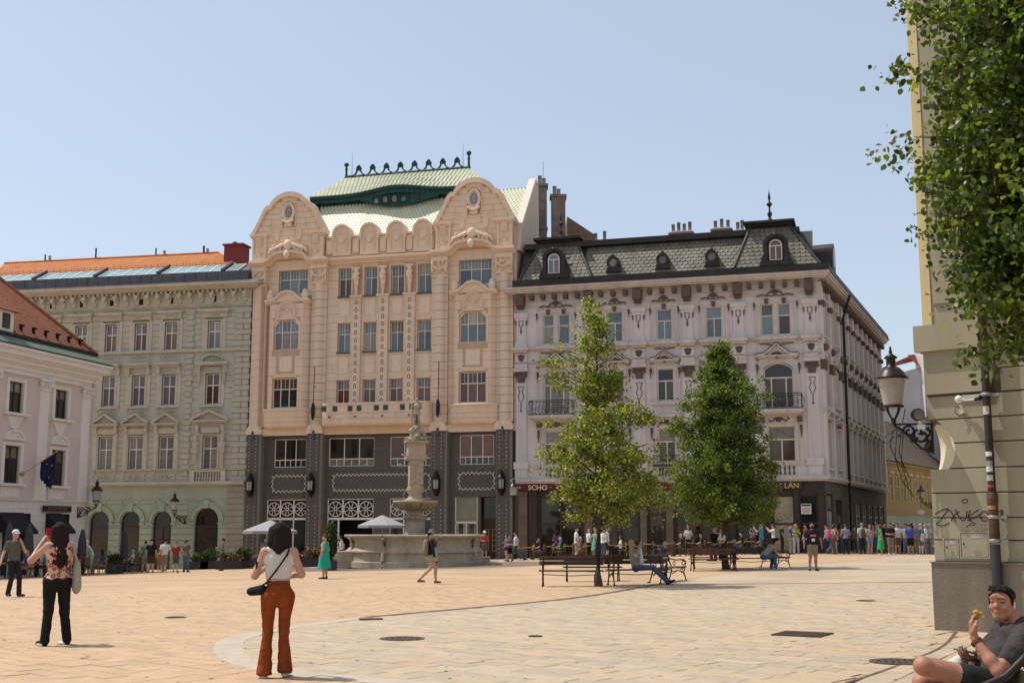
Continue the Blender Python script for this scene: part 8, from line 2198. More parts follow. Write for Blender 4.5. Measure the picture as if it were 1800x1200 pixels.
# seated and leaning people
MAT['jkt'] = mat("beige jacket", (.30, .27, .20), .9, bump=.8, bscale=9)
person(at(1122, 36.9) - .1, 36.75, -12, 'man in beige jacket and jeans sprawled on a bench with a phone at his ear', dict(top=MAT['jkt'], bot=JEAN, hair=HBL, shoe=BLK),
	   ['sit', dict(LK=(.12, -.5, .5), LA=(.15, -.95, .1), RK=(-.12, -.5, .5), RA=(-.02, -.92, .1), LF=(.03, -.14, .03), RF=(-.03, -.14, .03), RE=(-.3, -.05, .8), RW=(-.11, -.14, 1.14), LE=(.26, .02, .8), LW=(.25, -.1, .6), lean=-.1)], H=1.78, top='long', hair='bald', fat=1.05, res=.02, skin=SKIN,
	   extra=lambda g, S, hd, V: [cap((0, -.12, 1.0), (0, -.16, .66), .09, .11, 5, fl=((0, 1, 0), 1.6), k=.01), cap(hd + V((-.05, -.09, .015)), hd + V((.05, -.09, .015)), .014, None, 3, k=.005)])['label']
person(at(1338, 48.6), 48.3, 8, 'man in grey shirt and jeans bent forward on the black bench under the second tree', dict(top=(.28, .25, .2), bot=JEAN, shoe=WHT), 'bent', hair='short', top='short')
person(at(1256, 49.6), 49.6, -60, 'bald man in black jacket perched on the bench back by the second tree', dict(top=(.02, .02, .015), bot=(.05, .05, .05)), 'sit', z=.36, hair=None, top='long')
person(at(1270, 49.2), 49.3, 200, 'woman in white T-shirt and dark jeans sitting beside the bald man', dict(top=WHT, bot=(.07, .07, .08), hair=HBR), 'sit', z=.33, hair='long', fem=True)
# the man on the bench at lower right
X0,Y0 = 3.16,8.35
T3 = lambda x,y,z: Vector((x - X0,y - Y0,z))
def near_man():
	g_sh = mat("charcoal grey T-shirt", (.045, .037, .037), .9, var=.15, scale=6, bump=1, bscale=6, bd=.05)
	g_bt = mat("black cotton shorts", (.022, .02, .022), .9, bump=1, bscale=8)
	sk = mat("reddish skin", (.38, .175, .11), .5, var=.12, scale=14, spec=.35, bump=.15, bscale=120)  # one even reddish skin tone
	sh = mat("white and red trainer", (.55, .5, .47), .7)
	P_ = []; a = P_.append
	pel,che,nk = T3(3.2,8.36,.56),T3(3.35,8.36,.84),T3(3.4,8.36,.97)
	FLY = ((.93,0,.36),1.35)
	a(cap(che + Vector((0,.07,0)),pel + Vector((.02,.04,.06)),.125,.125,1,fl=FLY)); a(cap(che + Vector((0,-.07,0)),pel + Vector((.02,-.04,.06)),.125,.13,1,fl=FLY))
	a(cap(pel + Vector((0,.07,0)),pel + Vector((0,-.07,0)),.12,None,2))
	hd = T3(3.315,8.37,1.09)
	a(cap(nk + Vector((.02,0,-.04)),hd + Vector((.03,0,-.05)),.058,.052,0)); a(cap(nk + Vector((.03,.05,-.03)),nk + Vector((.03,-.05,-.03)),.06,None,1))
	SL,EL,WL = T3(3.38,8.19,.885),T3(3.13,8.04,.68),T3(3.035,8.16,.885)
	SR,ER,WR = T3(3.40,8.56,.885),T3(3.22,8.66,.68),T3(3.13,8.45,.72)
	for s_,S_,E_,W_ in ((-1,SL,EL,WL),(1,SR,ER,WR)):
		a(cap(nk + Vector((.02,s_ * .05,-.04)),S_,.05,.065,1)); m_ = S_.lerp(E_,.62); a(cap(S_,m_,.07,.068,1)); a(cap(m_,E_,.043,.037,0)); a(cap(E_,E_.lerp(W_,.3),.037,.041,0)); a(cap(E_.lerp(W_,.3),W_,.041,.026,0))
	HL,KL,AL = T3(3.17,8.25,.57),T3(2.69,8.16,.70),T3(2.97,8.42,.66)
	HR,KR,AR = T3(3.17,8.5,.56),T3(2.76,8.42,.56),T3(2.72,8.4,.09)
	for H_,K_,A_ in ((HL,KL,AL),(HR,KR,AR)):
		m_ = H_.lerp(K_,.42); a(cap(H_,m_,.1,.088,2)); a(cap(m_,K_,.075,.057,0)); a(ell(K_,.058,0)); c_ = K_.lerp(A_,.35); a(cap(K_,c_,.05,.054,0)); a(cap(c_,A_,.053,.037,0))
	a(cap(AL,AL + Vector((.09,.06,.015)),.042,.045,3,k=.01)); a(cap(AL + Vector((-.02,.04,-.01)),AL + Vector((.12,.05,.07)),.04,.036,3,k=.01)); a(cap(AR + Vector((0,0,-.04)),AR + Vector((-.2,0,-.05)),.045,.036,3)); a(cap(AR + Vector((.02,0,-.04)),AR + Vector((0,0,.03)),.042,.04,3))
	# raised left hand pinching the food
	def hand(W_,d,n_,side,curl,spread=0):
		d,n_,side = Vector(d).normalized(),Vector(n_).normalized(),Vector(side).normalized()
		a(cap(W_,W_ + d * .03,.028,.03,0,fl=(n_,1.3),k=.012)); a(cap(W_ + d * .03 + side * .018,W_ + d * .088 + side * .02,.024,.02,0,k=.012,fl=(n_,1.4))); a(cap(W_ + d * .03 - side * .018,W_ + d * .085 - side * .025,.024,.019,0,k=.012,fl=(n_,1.4)))
		for q in range(4):
			cu = curl[q]; b0 = W_ + d * .088 + side * (.03 - .02 * q); l = (.042,.047,.043,.034)[q]
			v1 = d * math.cos(cu * .6) + n_ * math.sin(cu * .6); p1 = b0 + v1 * l; v2 = d * math.cos(cu * 1.3) + n_ * math.sin(cu * 1.3); p2 = p1 + v2 * l * .65; v3 = d * math.cos(cu * 1.8) + n_ * math.sin(cu * 1.8); p3 = p2 + v3 * l * .5
			for x_,y_,r0,r1 in ((b0,p1,.0105,.0095),(p1,p2,.0098,.0088),(p2,p3,.0088,.0075)): a(cap(x_,y_,r0,r1,0,k=.004))
		t0 = W_ + d * .03 + side * .03; t1 = t0 + (d * .6 + side * .55 + n_ * .55).normalized() * .045; t2 = t1 + (d * .9 + n_ * .5 - side * .05).normalized() * .034
		a(cap(t0,t1,.0145,.0115,0,k=.008)); a(cap(t1,t2,.0115,.009,0,k=.004))
	hand(WL,(-.12,.12,1),(.85,.35,.1),(-.3,-.9,.15),(1.15,1.0,1.1,1.15))
	hand(WR,(-.75,-.6,.12),(.0,.05,1),(.62,-.7,.0),(.85,.8,.8,.9))
	Rm = Matrix.Rotation(R_(-44), 4, 'Z')
	hp_ = lambda x,y,z: hd + (Rm @ Vector((x,y,z)))
	a(dict(ell(hp_(0,.015,.02),(.074,.09,.096),0),rot=Rm)); a(dict(ell(hp_(0,-.02,-.03),(.054,.068,.085),0),rot=Rm)); a(ell(hp_(0,-.055,-.085),.03,0)); a(cap(hp_(0,-.082,.02),hp_(0,-.108,-.018),.011,.0145,0,k=.012)); a(ell(hp_(0,-.0865,.045),(.04,.015,.02),0))
	for s in (-1,1):
		a(dict(ell(hp_(s * .076,.012,-.01),(.012,.022,.032),0,k=.008),rot=Rm)); a(cap(hp_(s * .064,.0,-.05),hp_(s * .021,-.055,-.09),.015,.016,0)); a(ell(hp_(s * .042,-.062,-.028),.022,0,k=.02))
		a(cap(hp_(s * .016,-.083,.034),hp_(s * .052,-.066,.034),.011,.009,0,k=.012)); a(cap(hp_(s * .026,-.0765,.0075),hp_(s * .04,-.0735,.0075),.0055,None,4,k=.003)); a(cap(hp_(s * .02,-.083,.0165),hp_(s * .046,-.075,.0155),.0055,None,0,k=.003)); a(cap(hp_(s * .02,-.08,-.001),hp_(s * .046,-.073,0),.0045,None,0,k=.003))
		a(cap(hp_(s * .016,-.0915,.034),hp_(s * .05,-.0755,.036),.0042,.003,4,k=.003)); a(ell(hp_(s * .0125,-.1,-.022),.009,0,k=.006))
	a(cap(hp_(-.02,-.084,-.0545),hp_(.02,-.084,-.0545),.006,None,8,k=.006)); a(cap(hp_(-.015,-.083,-.0635),hp_(.015,-.083,-.0635),.0065,None,8,k=.004))
	mats = [sk, g_sh, g_bt, sh, cm((.014, .01, .008), .6, 'black brown hair', sc=60, bump=.9, bs=140), MAT['white'], MAT['white'], cm((.5, .46, .43), .3, 'eye white'), mat_lip]
	o = link('person', sdf_mesh('person', P_, mats, .0068, .022, wr=.0028), None, (X0, Y0, 0)); tag(o, 'dark haired man in charcoal T-shirt sitting on a bench eating, looking at the camera', 'person')
	h = [dict(ell(hp_(0,.026,.045),(.078,.092,.07),4),rot=Rm,cut=[(hp_(0,-.066,.075),Rm @ Vector((0,-1,-.5))),(hp_(0,.03,-.03),Rm @ Vector((0,-.75,-1)))])] + [cap(hp_(s * .074,-.012,.05),hp_(s * .076,-.014,-.008),.014,.007,4,k=.01) for s in (-1,1)] + [cap(hp_(x,-.045,.105),hp_(x * 1.1 + .004,-.083 + abs(x) * .25,.08 + (i % 3) * .006),.012,.006,4,k=.01) for i,x in enumerate((-.055,-.04,-.025,-.01,.005,.02,.035,.05))]
	rr = random.Random(3)
	for i in range(22):
		x,y = rr.uniform(-.055,.055),rr.uniform(-.055,.07); z = .108 - (x * x * 8 + y * y * 5); h.append(cap(hp_(x,y + .02,z - .01),hp_(x * 1.05,y - .015,z + .004),.016,.009,4,k=.01))
	link('hair', sdf_mesh('hair', h, mats, .006, .008), o)
	b = MB(); b.tube([hp_(.083, -.0, -.005), hp_(.086, -.012, -.035)], [.006, .004], 6); b.ball(hp_(.082, .0, .0), .008, 0, 8, 5); b.build('earbud', MAT['plastic'], o)
	w_ = WL.lerp(EL, .14); dd = (WL - EL).normalized(); q = dd.to_track_quat('Z', 'Y').to_matrix().to_4x4(); q.translation = w_
	b = MB(); b.lathe([(.033, -.014), (.035, -.01), (.035, .01), (.033, .014)], 18); b.xf(q); b.build('watch_strap', cm((.16, .05, .02), .5, 'brown strap'), o)
	b = MB(); b.lathe([(.019, 0), (.019, .008), (.015, .01)], 14, (0, 0, .033)); b.xf(Matrix.Rotation(R_(90), 4, 'X')); b.xf(q); b.build('watch', MAT['black'], o)
	f = WL + Vector((.03,.0,.16))
	t = link('food', sdf_mesh('food', [ell(f + Vector((-.012, -.01, .0)), (.022, .016, .016)), ell(f + Vector((.018, .0, -.012)), (.02, .018, .015)), ell(f + Vector((.034, .0, -.028)), (.012, .012, .01), 1)], [cm((.62, .40, .06), .6, 'yellow crust', sc=60, bump=.8, bs=90), cm((.6, .5, .3), .7, 'pale crumb')], .004, .01), None, (X0, Y0, 0)); tag(t, 'piece of yellow pastry pinched in the fingers of the seated man', 'food')
	t = thing('phone', 'grey smartphone lying in the hand of the seated man in the charcoal T-shirt', 'phone', (X0 - .125, Y0 - .01, .775), 0)
	b = MB(); b.box(-.038, .038, -.08, .08, -.005, .005); b.build('case', cm((.16, .15, .14), .4, 'phone case'), t); b = MB(); b.box(-.034, .034, -.075, .075, .0051, .0065); b.build('screen', GL['dark'], t)
	t.rotation_euler = (R_(-8),R_(10),R_(-52))
near_man()
# ------------------------------------------------------------------ fountain
MAT['fstone'] = mat("weathered grey sandstone", (.40, .33, .24), .92, var=.28, scale=1.6, streak=.4, bump=.6, bscale=14, dirt=.35)
MAT['fstone2'] = mat("ochre stained stone", (.38, .305, .21), .85, var=.35, scale=2.5, streak=.4, bump=.5, bscale=14)
MAT['fstone3'] = mat("lichen spotted statue stone", (.32, .275, .20), .95, var=.5, scale=4, bump=.6, bscale=18)
MAT['water'] = mat("dark basin water", (.03, .04, .035), .05)
F = thing('fountain', 'large round stone fountain with column, bowl and a knight statue on top', 'fountain', (FX, FY, FZ))
lob = lambda a: 1 + .018 * math.cos(8 * a)
prof = [(3.62,0),(3.62,.3),(3.5,.34),(3.46,.7),(3.5,.74),(3.58,.78),(3.58,.84),(3.46,.9),(3.34,1.05),(3.3,1.2),(3.36,1.38),(3.5,1.5),(3.62,1.55),(3.64,1.63),(3.6,1.66),(3.28,1.66),(3.2,1.5),(3.15,.8)]
for i in range(8):
	a0 = math.pi / 8 * (2 * i + 1) + .006
	b = MB(); b.lathe(prof, 7, a0=a0, a1=a0 + math.pi / 4 - .012, fn=lob, smooth=False); b.build('basin_stone', MAT['fstone'], F)
	am = a0 - .006
	b = MB()
	for k,(r,z) in enumerate(prof[1:14]): pass
	b.tube([(3.5 * math.cos(am), 3.5 * math.sin(am), .36), (3.46 * math.cos(am), 3.46 * math.sin(am), .74), (3.36 * math.cos(am), 3.36 * math.sin(am), 1.0), (3.34 * math.cos(am), 3.34 * math.sin(am), 1.3), (3.52 * math.cos(am), 3.52 * math.sin(am), 1.52)], [.12, .1, .09, .08, .1], 6); b.build('basin_rib', MAT['fstone'], F)
	ac = am + math.pi / 8
	mk = [ell((0,0,0),(.17,.1,.2)),ell((0,-.1,-.03),(.05,.06,.06)),cap((-.12,-.05,.09),(-.03,-.1,.06),.035),cap((.12,-.05,.09),(.03,-.1,.06),.035),cap((-.14,0,.18),(-.22,-.02,.3),.05,.02),cap((.14,0,.18),(.22,-.02,.3),.05,.02),cap((-.07,-.08,-.12),(.07,-.08,-.12),.03),ell((0,-.05,-.19),(.07,.06,.05))]
	if i == 0: mm = sdf_mesh('mask', mk, [MAT['fstone']], .022, .03)
	link('mask', mm, F, (3.28 * math.cos(ac), 3.28 * math.sin(ac), 1.2), (0, 0, ac + math.pi / 2))
b = MB(); b.lathe([(3.2, 1.4), (.01, 1.4)], 32); b.build('water', MAT['water'], F)
def fl(name,prof,n,m,rot=0,smooth=True): b = MB(); b.lathe([(r,z + .47) for r,z in prof],n,a0=rot,m=0,smooth=smooth); return b.build(name,m,F)
fl('pedestal', [(.85, .2), (.8, .95), (.62, 1.1), (.56, 1.3), (.54, 1.85), (.62, 1.98), (.68, 2.05), (.6, 2.12), (.4, 2.22), (.36, 2.32), (.5, 2.42), (.4, 2.46)], 8, MAT['fstone2'], .39, False)
fl('bowl', [(.35, 2.42), (.6, 2.47), (.9, 2.6), (1.1, 2.78), (1.18, 2.82), (1.2, 2.9), (1.18, 2.95), (1.05, 2.93), (.6, 2.8)], 28, MAT['fstone2'])
b = MB()
for i in range(24):
	a = i * math.pi / 12; b.tube([(.5 * math.cos(a),.5 * math.sin(a),2.94),(.88 * math.cos(a),.88 * math.sin(a),3.06),(1.08 * math.cos(a),1.08 * math.sin(a),3.22)],[.05,.07,.06],5)
b.build('gadroons', MAT['fstone2'], F, kind='stuff')
fl('collar', [(.55, 2.85), (.55, 3.0), (.42, 3.08), (.34, 3.25), (.44, 3.4), (.48, 3.55), (.4, 3.72), (.42, 3.82)], 16, MAT['fstone2'])
def sq(name, x, y, z0, z1, m=MAT['fstone'], t=None):
	t = t or x; b = MB(); b.loft([[(-x,-x,z0 + .47),(x,-x,z0 + .47),(x,x,z0 + .47),(-x,x,z0 + .47)],[(-t,-t,z1 + .47),(t,-t,z1 + .47),(t,t,z1 + .47),(-t,t,z1 + .47)]],0,False); return b.build(name,m,F,rot=(0,0,R_(12)))
sq('column', .36, 0, 3.8, 5.05); sq('capital', .42, 0, 5.05, 5.14, t=.52); sq('capital', .53, 0, 5.14, 5.24); sq('block', .46, 0, 5.24, 5.92); sq('block_base', .5, 0, 5.241, 5.33); sq('cornice', .5, 0, 5.92, 6.02, t=.6); sq('cornice', .6, 0, 6.021, 6.08)
rl = [cap((-.25,-.3,z),(.2,-.36,z + .3),.09,.05) for z in (0,.35,.7)] + [cap((.25,-.3,z + .1),(-.1,-.37,z + .35),.08,.05) for z in (.1,.5)] + [ell((0,-.36,.5),(.13,.1,.16)),ell((-.2,-.34,.9),(.1,.08,.12)),ell((.2,-.34,.85),(.1,.08,.14))]
link('carved_relief', sdf_mesh('carved_relief', rl, [MAT['fstone']], .028, .05), F, (0, 0, 4.35), (0, 0, R_(12)))
rr = random.Random(5); rk = [cap((0,0,6.5),(0,0,7.15),.42,.26)]
for i in range(26):
	a = rr.uniform(0,6.28); z = rr.uniform(6.5,7.3); r = .5 - (z - 6.5) * .28; rk.append(ell((r * math.cos(a),r * math.sin(a),z),(rr.uniform(.08,.16),) * 3))
link('rock_base', sdf_mesh('rock_base', rk, [MAT['fstone3']], .04, .04), F)
P_, A2, B2 = body(['stand', dict(LE=(.3, .05, 1.2), LW=(.14, -.12, 1.05), RE=(-.3, .02, 1.15), RW=(-.24, -.1, .88), LK=(.14, -.05, .5), LA=(.17, 0, .09))], H=1.66, hair='short', fat=1.1)
st_ = P_ + A2 + [cap((-.26,-.12,.95),(-.26,-.12,0),.05,.03),cap((0,0,.95),(0,0,.72),.19,.23,cut=[((0,0,.72),(0,0,-1))]),cap((0,.14,1.35),(.05,.16,.3),.14,.12,fl=((0,1,0),2)),cap((-.16,0,1.4),(-.22,0,1.32),.08),cap((.16,0,1.4),(.22,0,1.32),.08),ell((0,-.08,1.18),(.15,.1,.16))]
for q in st_: q['m'] = 0
link('knight_statue', sdf_mesh('knight_statue', st_, [MAT['fstone3']], .024, .025), F, (0, 0, 7.22), (0, 0, R_(12)))
b = MB()
for s in (-1,1): b.tube([(s * (.4 + .3 * t),-.1,3.95 - .1 + .25 * math.sin(t * 3) - t * t * .75) for t in [q / 8 for q in range(9)]],.014,5)
b.build('water_jets', mat("thin water jet", (.5, .52, .55), .1, trans=.5), F)
for s,L_ in ((-1,((1.95,0),(1.6,.27),(1.15,.54))),(1,((1.75,0),(1.0,.27)))):
	for w_,z in L_:
		b = MB(); x0 = 2.95 * s; x1 = (3.2 + w_ * .75) * s; b.box(min(x0, x1), max(x0, x1), -1.5 - w_ * .15, -.1 + w_ * .1, z, z + .25, bevel=.03); b.box(min(x0, x1) - .03, max(x0, x1) + .03, -1.53 - w_ * .15, -.07 + w_ * .1, z + .2, z + .27); b.build('step', MAT['fstone'], F)
# pigeons
for x, z, r, l in ((at(707, 63.8), 5.3, 0, 'grey pigeon flying left of the fountain column'), (at(700, 63.8), 4.76, 12, 'pale pigeon flying just below the other one by the column')):
	me = sdf_mesh('pigeon', [cap((0, 0, 0), (.18, 0, -.02), .055, .04), ell((-.07, 0, .04), .035), cap((.18, 0, -.02), (.32, 0, -.03), .03, .05, fl=((0, 0, 1), 4)), cap((.05, 0, .02), (.12, .28, .12), .07, .02, fl=((0, 0, 1), 4)), cap((.05, 0, .02), (.12, -.28, .1), .07, .02, fl=((0, 0, 1), 4))], [MAT['galv']], .016, .02)
	tag(link('pigeon', me, None, (x, 63.8, z), (0, 0, R_(r))), l, 'pigeon', 'pigeons at the fountain')
# ------------------------------------------------------------------ benches
MAT['castiron'] = mat("black cast iron", (.022, .02, .019), .5, .4, var=.3, scale=10)
def bench_proto(mw,L=1.9):
	t = thing('bench', 'bench', 'bench', (0, 0, 0), 0, 'park benches round the trees')
	for i in range(4): b = MB(); b.box(-L / 2, L / 2, -.42 + i * .115, -.42 + i * .115 + .1, .43, .465, bevel=.008); b.build('seat_slat', mw, t)
	for z in (.66,.79):
		b = MB(); y = .1 + (z - .45) * .22; b.box(-L / 2, L / 2, y, y + .035, z - .055, z + .06, bevel=.008); b.build('back_slat', mw, t)
	for s in (-1,1):
		b = MB(); x = s * (L / 2 - .12)
		sp = lambda cy,cz,r,t0,tn,k: [(x,cy + k * r * (1 - i / 10 * .7) * math.cos(t0 + tn * i / 10),cz + r * (1 - i / 10 * .7) * math.sin(t0 + tn * i / 10)) for i in range(11)]
		b.tube([(x,-.44,0),(x,-.42,.1),(x,-.36,.25),(x,-.4,.43)],[.025,.02,.025,.025],5); b.tube([(x,.16,0),(x,.1,.15),(x,.04,.35),(x,.06,.45),(x,.2,.85)],[.025,.02,.025,.025,.02],5)
		b.tube([(x,-.4,.415),(x,.07,.415)],.022,5); b.tube([(x,-.36,.25),(x,-.16,.34),(x,.04,.22)],.018,5); b.tube([(x,-.4,.43),(x,-.44,.6),(x,-.36,.68),(x,-.1,.66),(x,.12,.7)],.022,5)
		b.tube(sp(-.34,.56,.09,1,7,1),.016,4); b.tube(sp(-.05,.55,.07,2,-7,1),.014,4); b.tube(sp(-.3,.33,.06,0,6,1),.013,4)
		b.box(x - .03, x + .03, -.48, -.38, 0, .03); b.box(x - .03, x + .03, .12, .22, 0, .03); b.build('end_frame', MAT['castiron'], t)
	b = MB(); b.tube([(-L / 2 + .12, -.16, .34), (0, -.16, .3), (L / 2 - .12, -.16, .34)], .012, 4); b.build('stretcher', MAT['castiron'], t)
	return t
MAT['wood1'] = mat("dark weathered bench wood", (.075, .05, .038), .7, var=.3, scale=4, streak=1)
MAT['wood2'] = mat("reddish varnished bench wood", (.15, .06, .035), .6, var=.3, scale=4)
b1 = bench_proto(MAT['wood1']); b2 = bench_proto(MAT['wood2'])
def put(o,x,y,r,l,first):
	o = o if first else copy_tree(o)
	o.location = (x, y, gz(x, y)); o.rotation_euler = (0, 0, R_(r)); o['label'] = l
put(b1, 1.75, 36.4, -4, 'dark wood park bench facing the camera, left of the first tree trunk', True)
put(b1, 3.7, 36.8, 14, 'dark bench on which the man in the beige jacket sprawls', False)
put(b1, 4.75, 38.6, 62, 'dark bench at the right of the first tree, turned to the side', False)
put(b1, 2.6, 39.6, 180, 'dark bench behind the first tree facing away from the camera', False)
put(b2, 7.85, 48.2, 3, 'reddish bench in front of the second tree trunk', True)
put(b1, 9.45, 48.6, 8, 'black bench with the bent man, right of the second tree trunk', False)
put(b2, 8.3, 50.4, 176, 'reddish bench behind the second tree under the sitting couple', False)
put(b1, 10.6, 50.2, 100, 'dark bench at the far right side of the second tree', False)
# bench at the lower right corner
MAT['wood3'] = mat("grey weathered wood", (.26, .22, .18), .8, var=.2, scale=5, bump=.4)
t = thing('bench', 'grey wooden bench with iron arm under the eating man, lower right corner', 'bench', (3.3, 8.7, 0))
for i in range(4): b = MB(); b.box(-.62 + i * .12, -.52 + i * .12, -.95, .4, .42, .455, bevel=.006); b.build('seat_slat', MAT['wood3'], t)
for z in (.6, .74): b = MB(); x = -.0 + (z - .45) * .3; b.box(x, x + .035, -.95, .4, z - .06, z + .06, bevel=.006); b.build('back_slat', MAT['wood3'], t)
for y in (-.86,):
	b = MB(); b.tube([(-.66, y, 0), (-.66, y, .42), (-.6, y, .54), (-.42, y, .58), (-.2, y, .67), (-.1, y, .76), (-.06, y, .8), (-.02, y, .79), (-.03, y, .755)][0 if y < 0 else 6:], .024, 10); b.tube([(.12, y, 0), (.03, y, .25), (-.03, y, .45), (.09, y, .8)], .024, 8); b.tube([(-.6, y, .4), (.0, y, .4)], .022, 8); b.build('arm_frame', MAT['castiron'], t)
# ------------------------------------------------------------------ trees
def leaf_mat(name,c,c2,tr=.35,yel=None):
	m = bpy.data.materials.new(name); m.use_nodes = True; t = m.node_tree; N,L = t.nodes,t.links
	for n in list(N): N.remove(n)
	o = N.new("ShaderNodeOutputMaterial"); d = N.new("ShaderNodeBsdfPrincipled"); d.inputs["Roughness"].default_value = .42; d.inputs["Specular IOR Level"].default_value = .35
	tl = N.new("ShaderNodeBsdfTranslucent"); mx = N.new("ShaderNodeMixShader"); mx.inputs[0].default_value = tr
	tc = N.new("ShaderNodeTexCoord"); nz = N.new("ShaderNodeTexNoise"); nz.inputs["Scale"].default_value = 2.2; nz.inputs["Detail"].default_value = 8; nz.inputs["Roughness"].default_value = .8; L.new(tc.outputs["Object"], nz.inputs["Vector"])
	cr = N.new("ShaderNodeValToRGB"); cr.color_ramp.elements[0].position = .35; cr.color_ramp.elements[0].color = (*c, 1); cr.color_ramp.elements[1].position = .68; cr.color_ramp.elements[1].color = (*c2, 1)
	L.new(nz.outputs["Fac"], cr.inputs[0]); L.new(cr.outputs[0], d.inputs["Base Color"])
	hs = N.new("ShaderNodeHueSaturation"); hs.inputs["Value"].default_value = 2.2; hs.inputs["Saturation"].default_value = 1.1; L.new(cr.outputs[0], hs.inputs["Color"]); L.new(hs.outputs[0], tl.inputs["Color"])
	L.new(d.outputs[0],mx.inputs[1]); L.new(tl.outputs[0],mx.inputs[2]); L.new(mx.outputs[0],o.inputs[0]); return m
def leaves_mesh(name,pts,size,mats,rng,up=.5,seg=0):
	"""pts (n,3): pointed folded leaves with scattered directions"""
	n = len(pts);
	d = rng.normal(size=(n,3)); d[:, 2] -= .3; d /= np.linalg.norm(d,axis=1)[:, None]
	nr = rng.normal(size=(n,3)) * .6; nr[:, 2] += up; nr -= d * (nr * d).sum(1)[:, None]; nr /= np.linalg.norm(nr,axis=1)[:, None]
	s = np.cross(d,nr); sz = size * rng.uniform(.6,1.25,n)[:, None]
	# six points: stem, two shoulders each side, tip
	sh = [(0,0,0),(.35,.42,.08),(.7,.32,.06),(1,0,-.05),(.7,-.32,.06),(.35,-.42,.08)]
	V_ = np.stack([pts + d * sz * a + s * sz * b_ + nr * sz * c_ for a,b_,c_ in sh],1).reshape(-1,3)
	me = bpy.data.meshes.new(name); me.vertices.add(n * 6); me.vertices.foreach_set("co", V_.ravel())
	base = (np.arange(n) * 6)[:, None]; Fq = np.stack([base + np.array([0,1,2,3]),base + np.array([0,3,4,5])],1).reshape(-1,4)
	me.loops.add(len(Fq) * 4); me.loops.foreach_set("vertex_index", Fq.ravel().astype(np.int32)); me.polygons.add(len(Fq)); me.polygons.foreach_set("loop_start", np.arange(0, len(Fq) * 4, 4, dtype=np.int32)); me.polygons.foreach_set("loop_total", np.full(len(Fq), 4, np.int32))
	for m in mats: me.materials.append(m)
	me.polygons.foreach_set("material_index", np.repeat(rng.choice(len(mats), n, p=None), 2).astype(np.int32)); me.update(calc_edges=True); return me
MAT['bark'] = mat("grey brown bark", (.075, .055, .042), .95, var=.4, scale=8, streak=.2, bump=.8, bscale=20)
def tree(x,y,H,z0,env,label,n_br,per,lsize,mats,seed,tr=.1,sparse=1.0,spread=.17,ms=(.5,.75,.95,1,1.1),thin=0.0):
	rng = np.random.default_rng(seed); t = thing('tree', label, 'tree', (x, y, gz(x, y)))
	b = MB(); zz = [0,.3,1,2,H * .4,H * .6,H * .8,H * .97]; off = [(0,0)] + [tuple(rng.normal(0,.04,2)) for _ in zz[1:]]
	b.tube([(o[0], o[1], z) for o, z in zip(off, zz)], [tr * 1.35, tr * 1.1, tr, tr * .85, tr * .62, tr * .42, tr * .25, .012], 10); b.build('trunk', MAT['bark'], t)
	pts = []; bb = MB()
	for i in range(n_br):
		f = (i + rng.random()) / n_br; z = z0 + (H - z0) * f ** .9; a = i * 2.4 + rng.uniform(-.4,.4)
		ex = env(z,math.cos(a)); L_ = ex * rng.choice(ms) * rng.uniform(.85,1.03)
		if L_ < .1: L_ = .15
		zs_ = max(z0 * .85,z - L_ * .45); cx = np.interp(zs_,zz,[o[0] for o in off]); cy = np.interp(zs_,zz,[o[1] for o in off])
		p0 = np.array([cx,cy,zs_]); p1 = np.array([cx + L_ * math.cos(a),cy + L_ * math.sin(a),z + rng.uniform(-.1,.15)])
		mid = (p0 + p1) / 2 + np.array([0,0,.12 * L_]) + rng.normal(0,.05,3)
		bb.tube([tuple(p0),tuple(mid),tuple(p1)],[max(.012,tr * .3 * (1 - f * .7)),.015,.005],4)
		nt = max(2,int(L_ * 5.5 * sparse))
		for k in range(nt):
			u = rng.uniform(.18,1.0) ** .8; q = (1 - u) ** 2 * p0 + 2 * u * (1 - u) * mid + u * u * p1
			tw = q + rng.normal(0,.2,3) * (.5 + L_ * .25)
			if k % 2 == 0: bb.tube([tuple(q),tuple(tw)],[.007,.003],3)
			m_ = int(per * rng.uniform(.5,1.4)); pts.append(tw + rng.normal(0,spread,(m_,3)) * np.array([1,1,.75]))
	bb.build('branches', MAT['bark'], t, kind='stuff')
	P_ = np.concatenate(pts); P_ = P_[rng.random(len(P_)) > thin * np.clip((P_[:, 2] - H * .58) / (H * .25), 0, 1)]; q = P_ * 3.3; nn = np.sin(q[:, 0] + 1.3 * np.sin(q[:, 2])) * np.sin(q[:, 1] * 1.1 + seed) * np.sin(q[:, 2] * 1.2 + np.sin(q[:, 0] * .7)) + .5 * np.sin(q[:, 0] * 2.3 + 1) * np.sin(q[:, 1] * 2.1) * np.sin(q[:, 2] * 2.6); P_ = P_[nn + rng.normal(0, .08, len(P_)) > -.17]; link('crown', leaves_mesh('crown', P_, lsize, mats, rng), t)['kind'] = 'stuff'; print('leaves', len(P_))
	return t,P_
def interp_env(tab):
	zs_ = [r[0] for r in tab]
	return lambda z,c: np.interp(z,zs_,[r[1] for r in tab]) * (1 - c) / 2 + np.interp(z,zs_,[r[2] for r in tab]) * (1 + c) / 2
LA = [leaf_mat("lime green leaf", (.08, .12, .02), (.19, .22, .04), .45), leaf_mat("yellow seed bract", (.2, .2, .04), (.38, .34, .07), .5), leaf_mat("mid green leaf", (.04, .075, .014), (.10, .14, .025), .4)]
LB = [leaf_mat("deep green leaf", (.028, .06, .012), (.085, .12, .022), .4), leaf_mat("fresh green leaf", (.09, .13, .022), (.20, .22, .04), .5)]
LB = [LB[0],LB[0],LB[1],LA[0]]
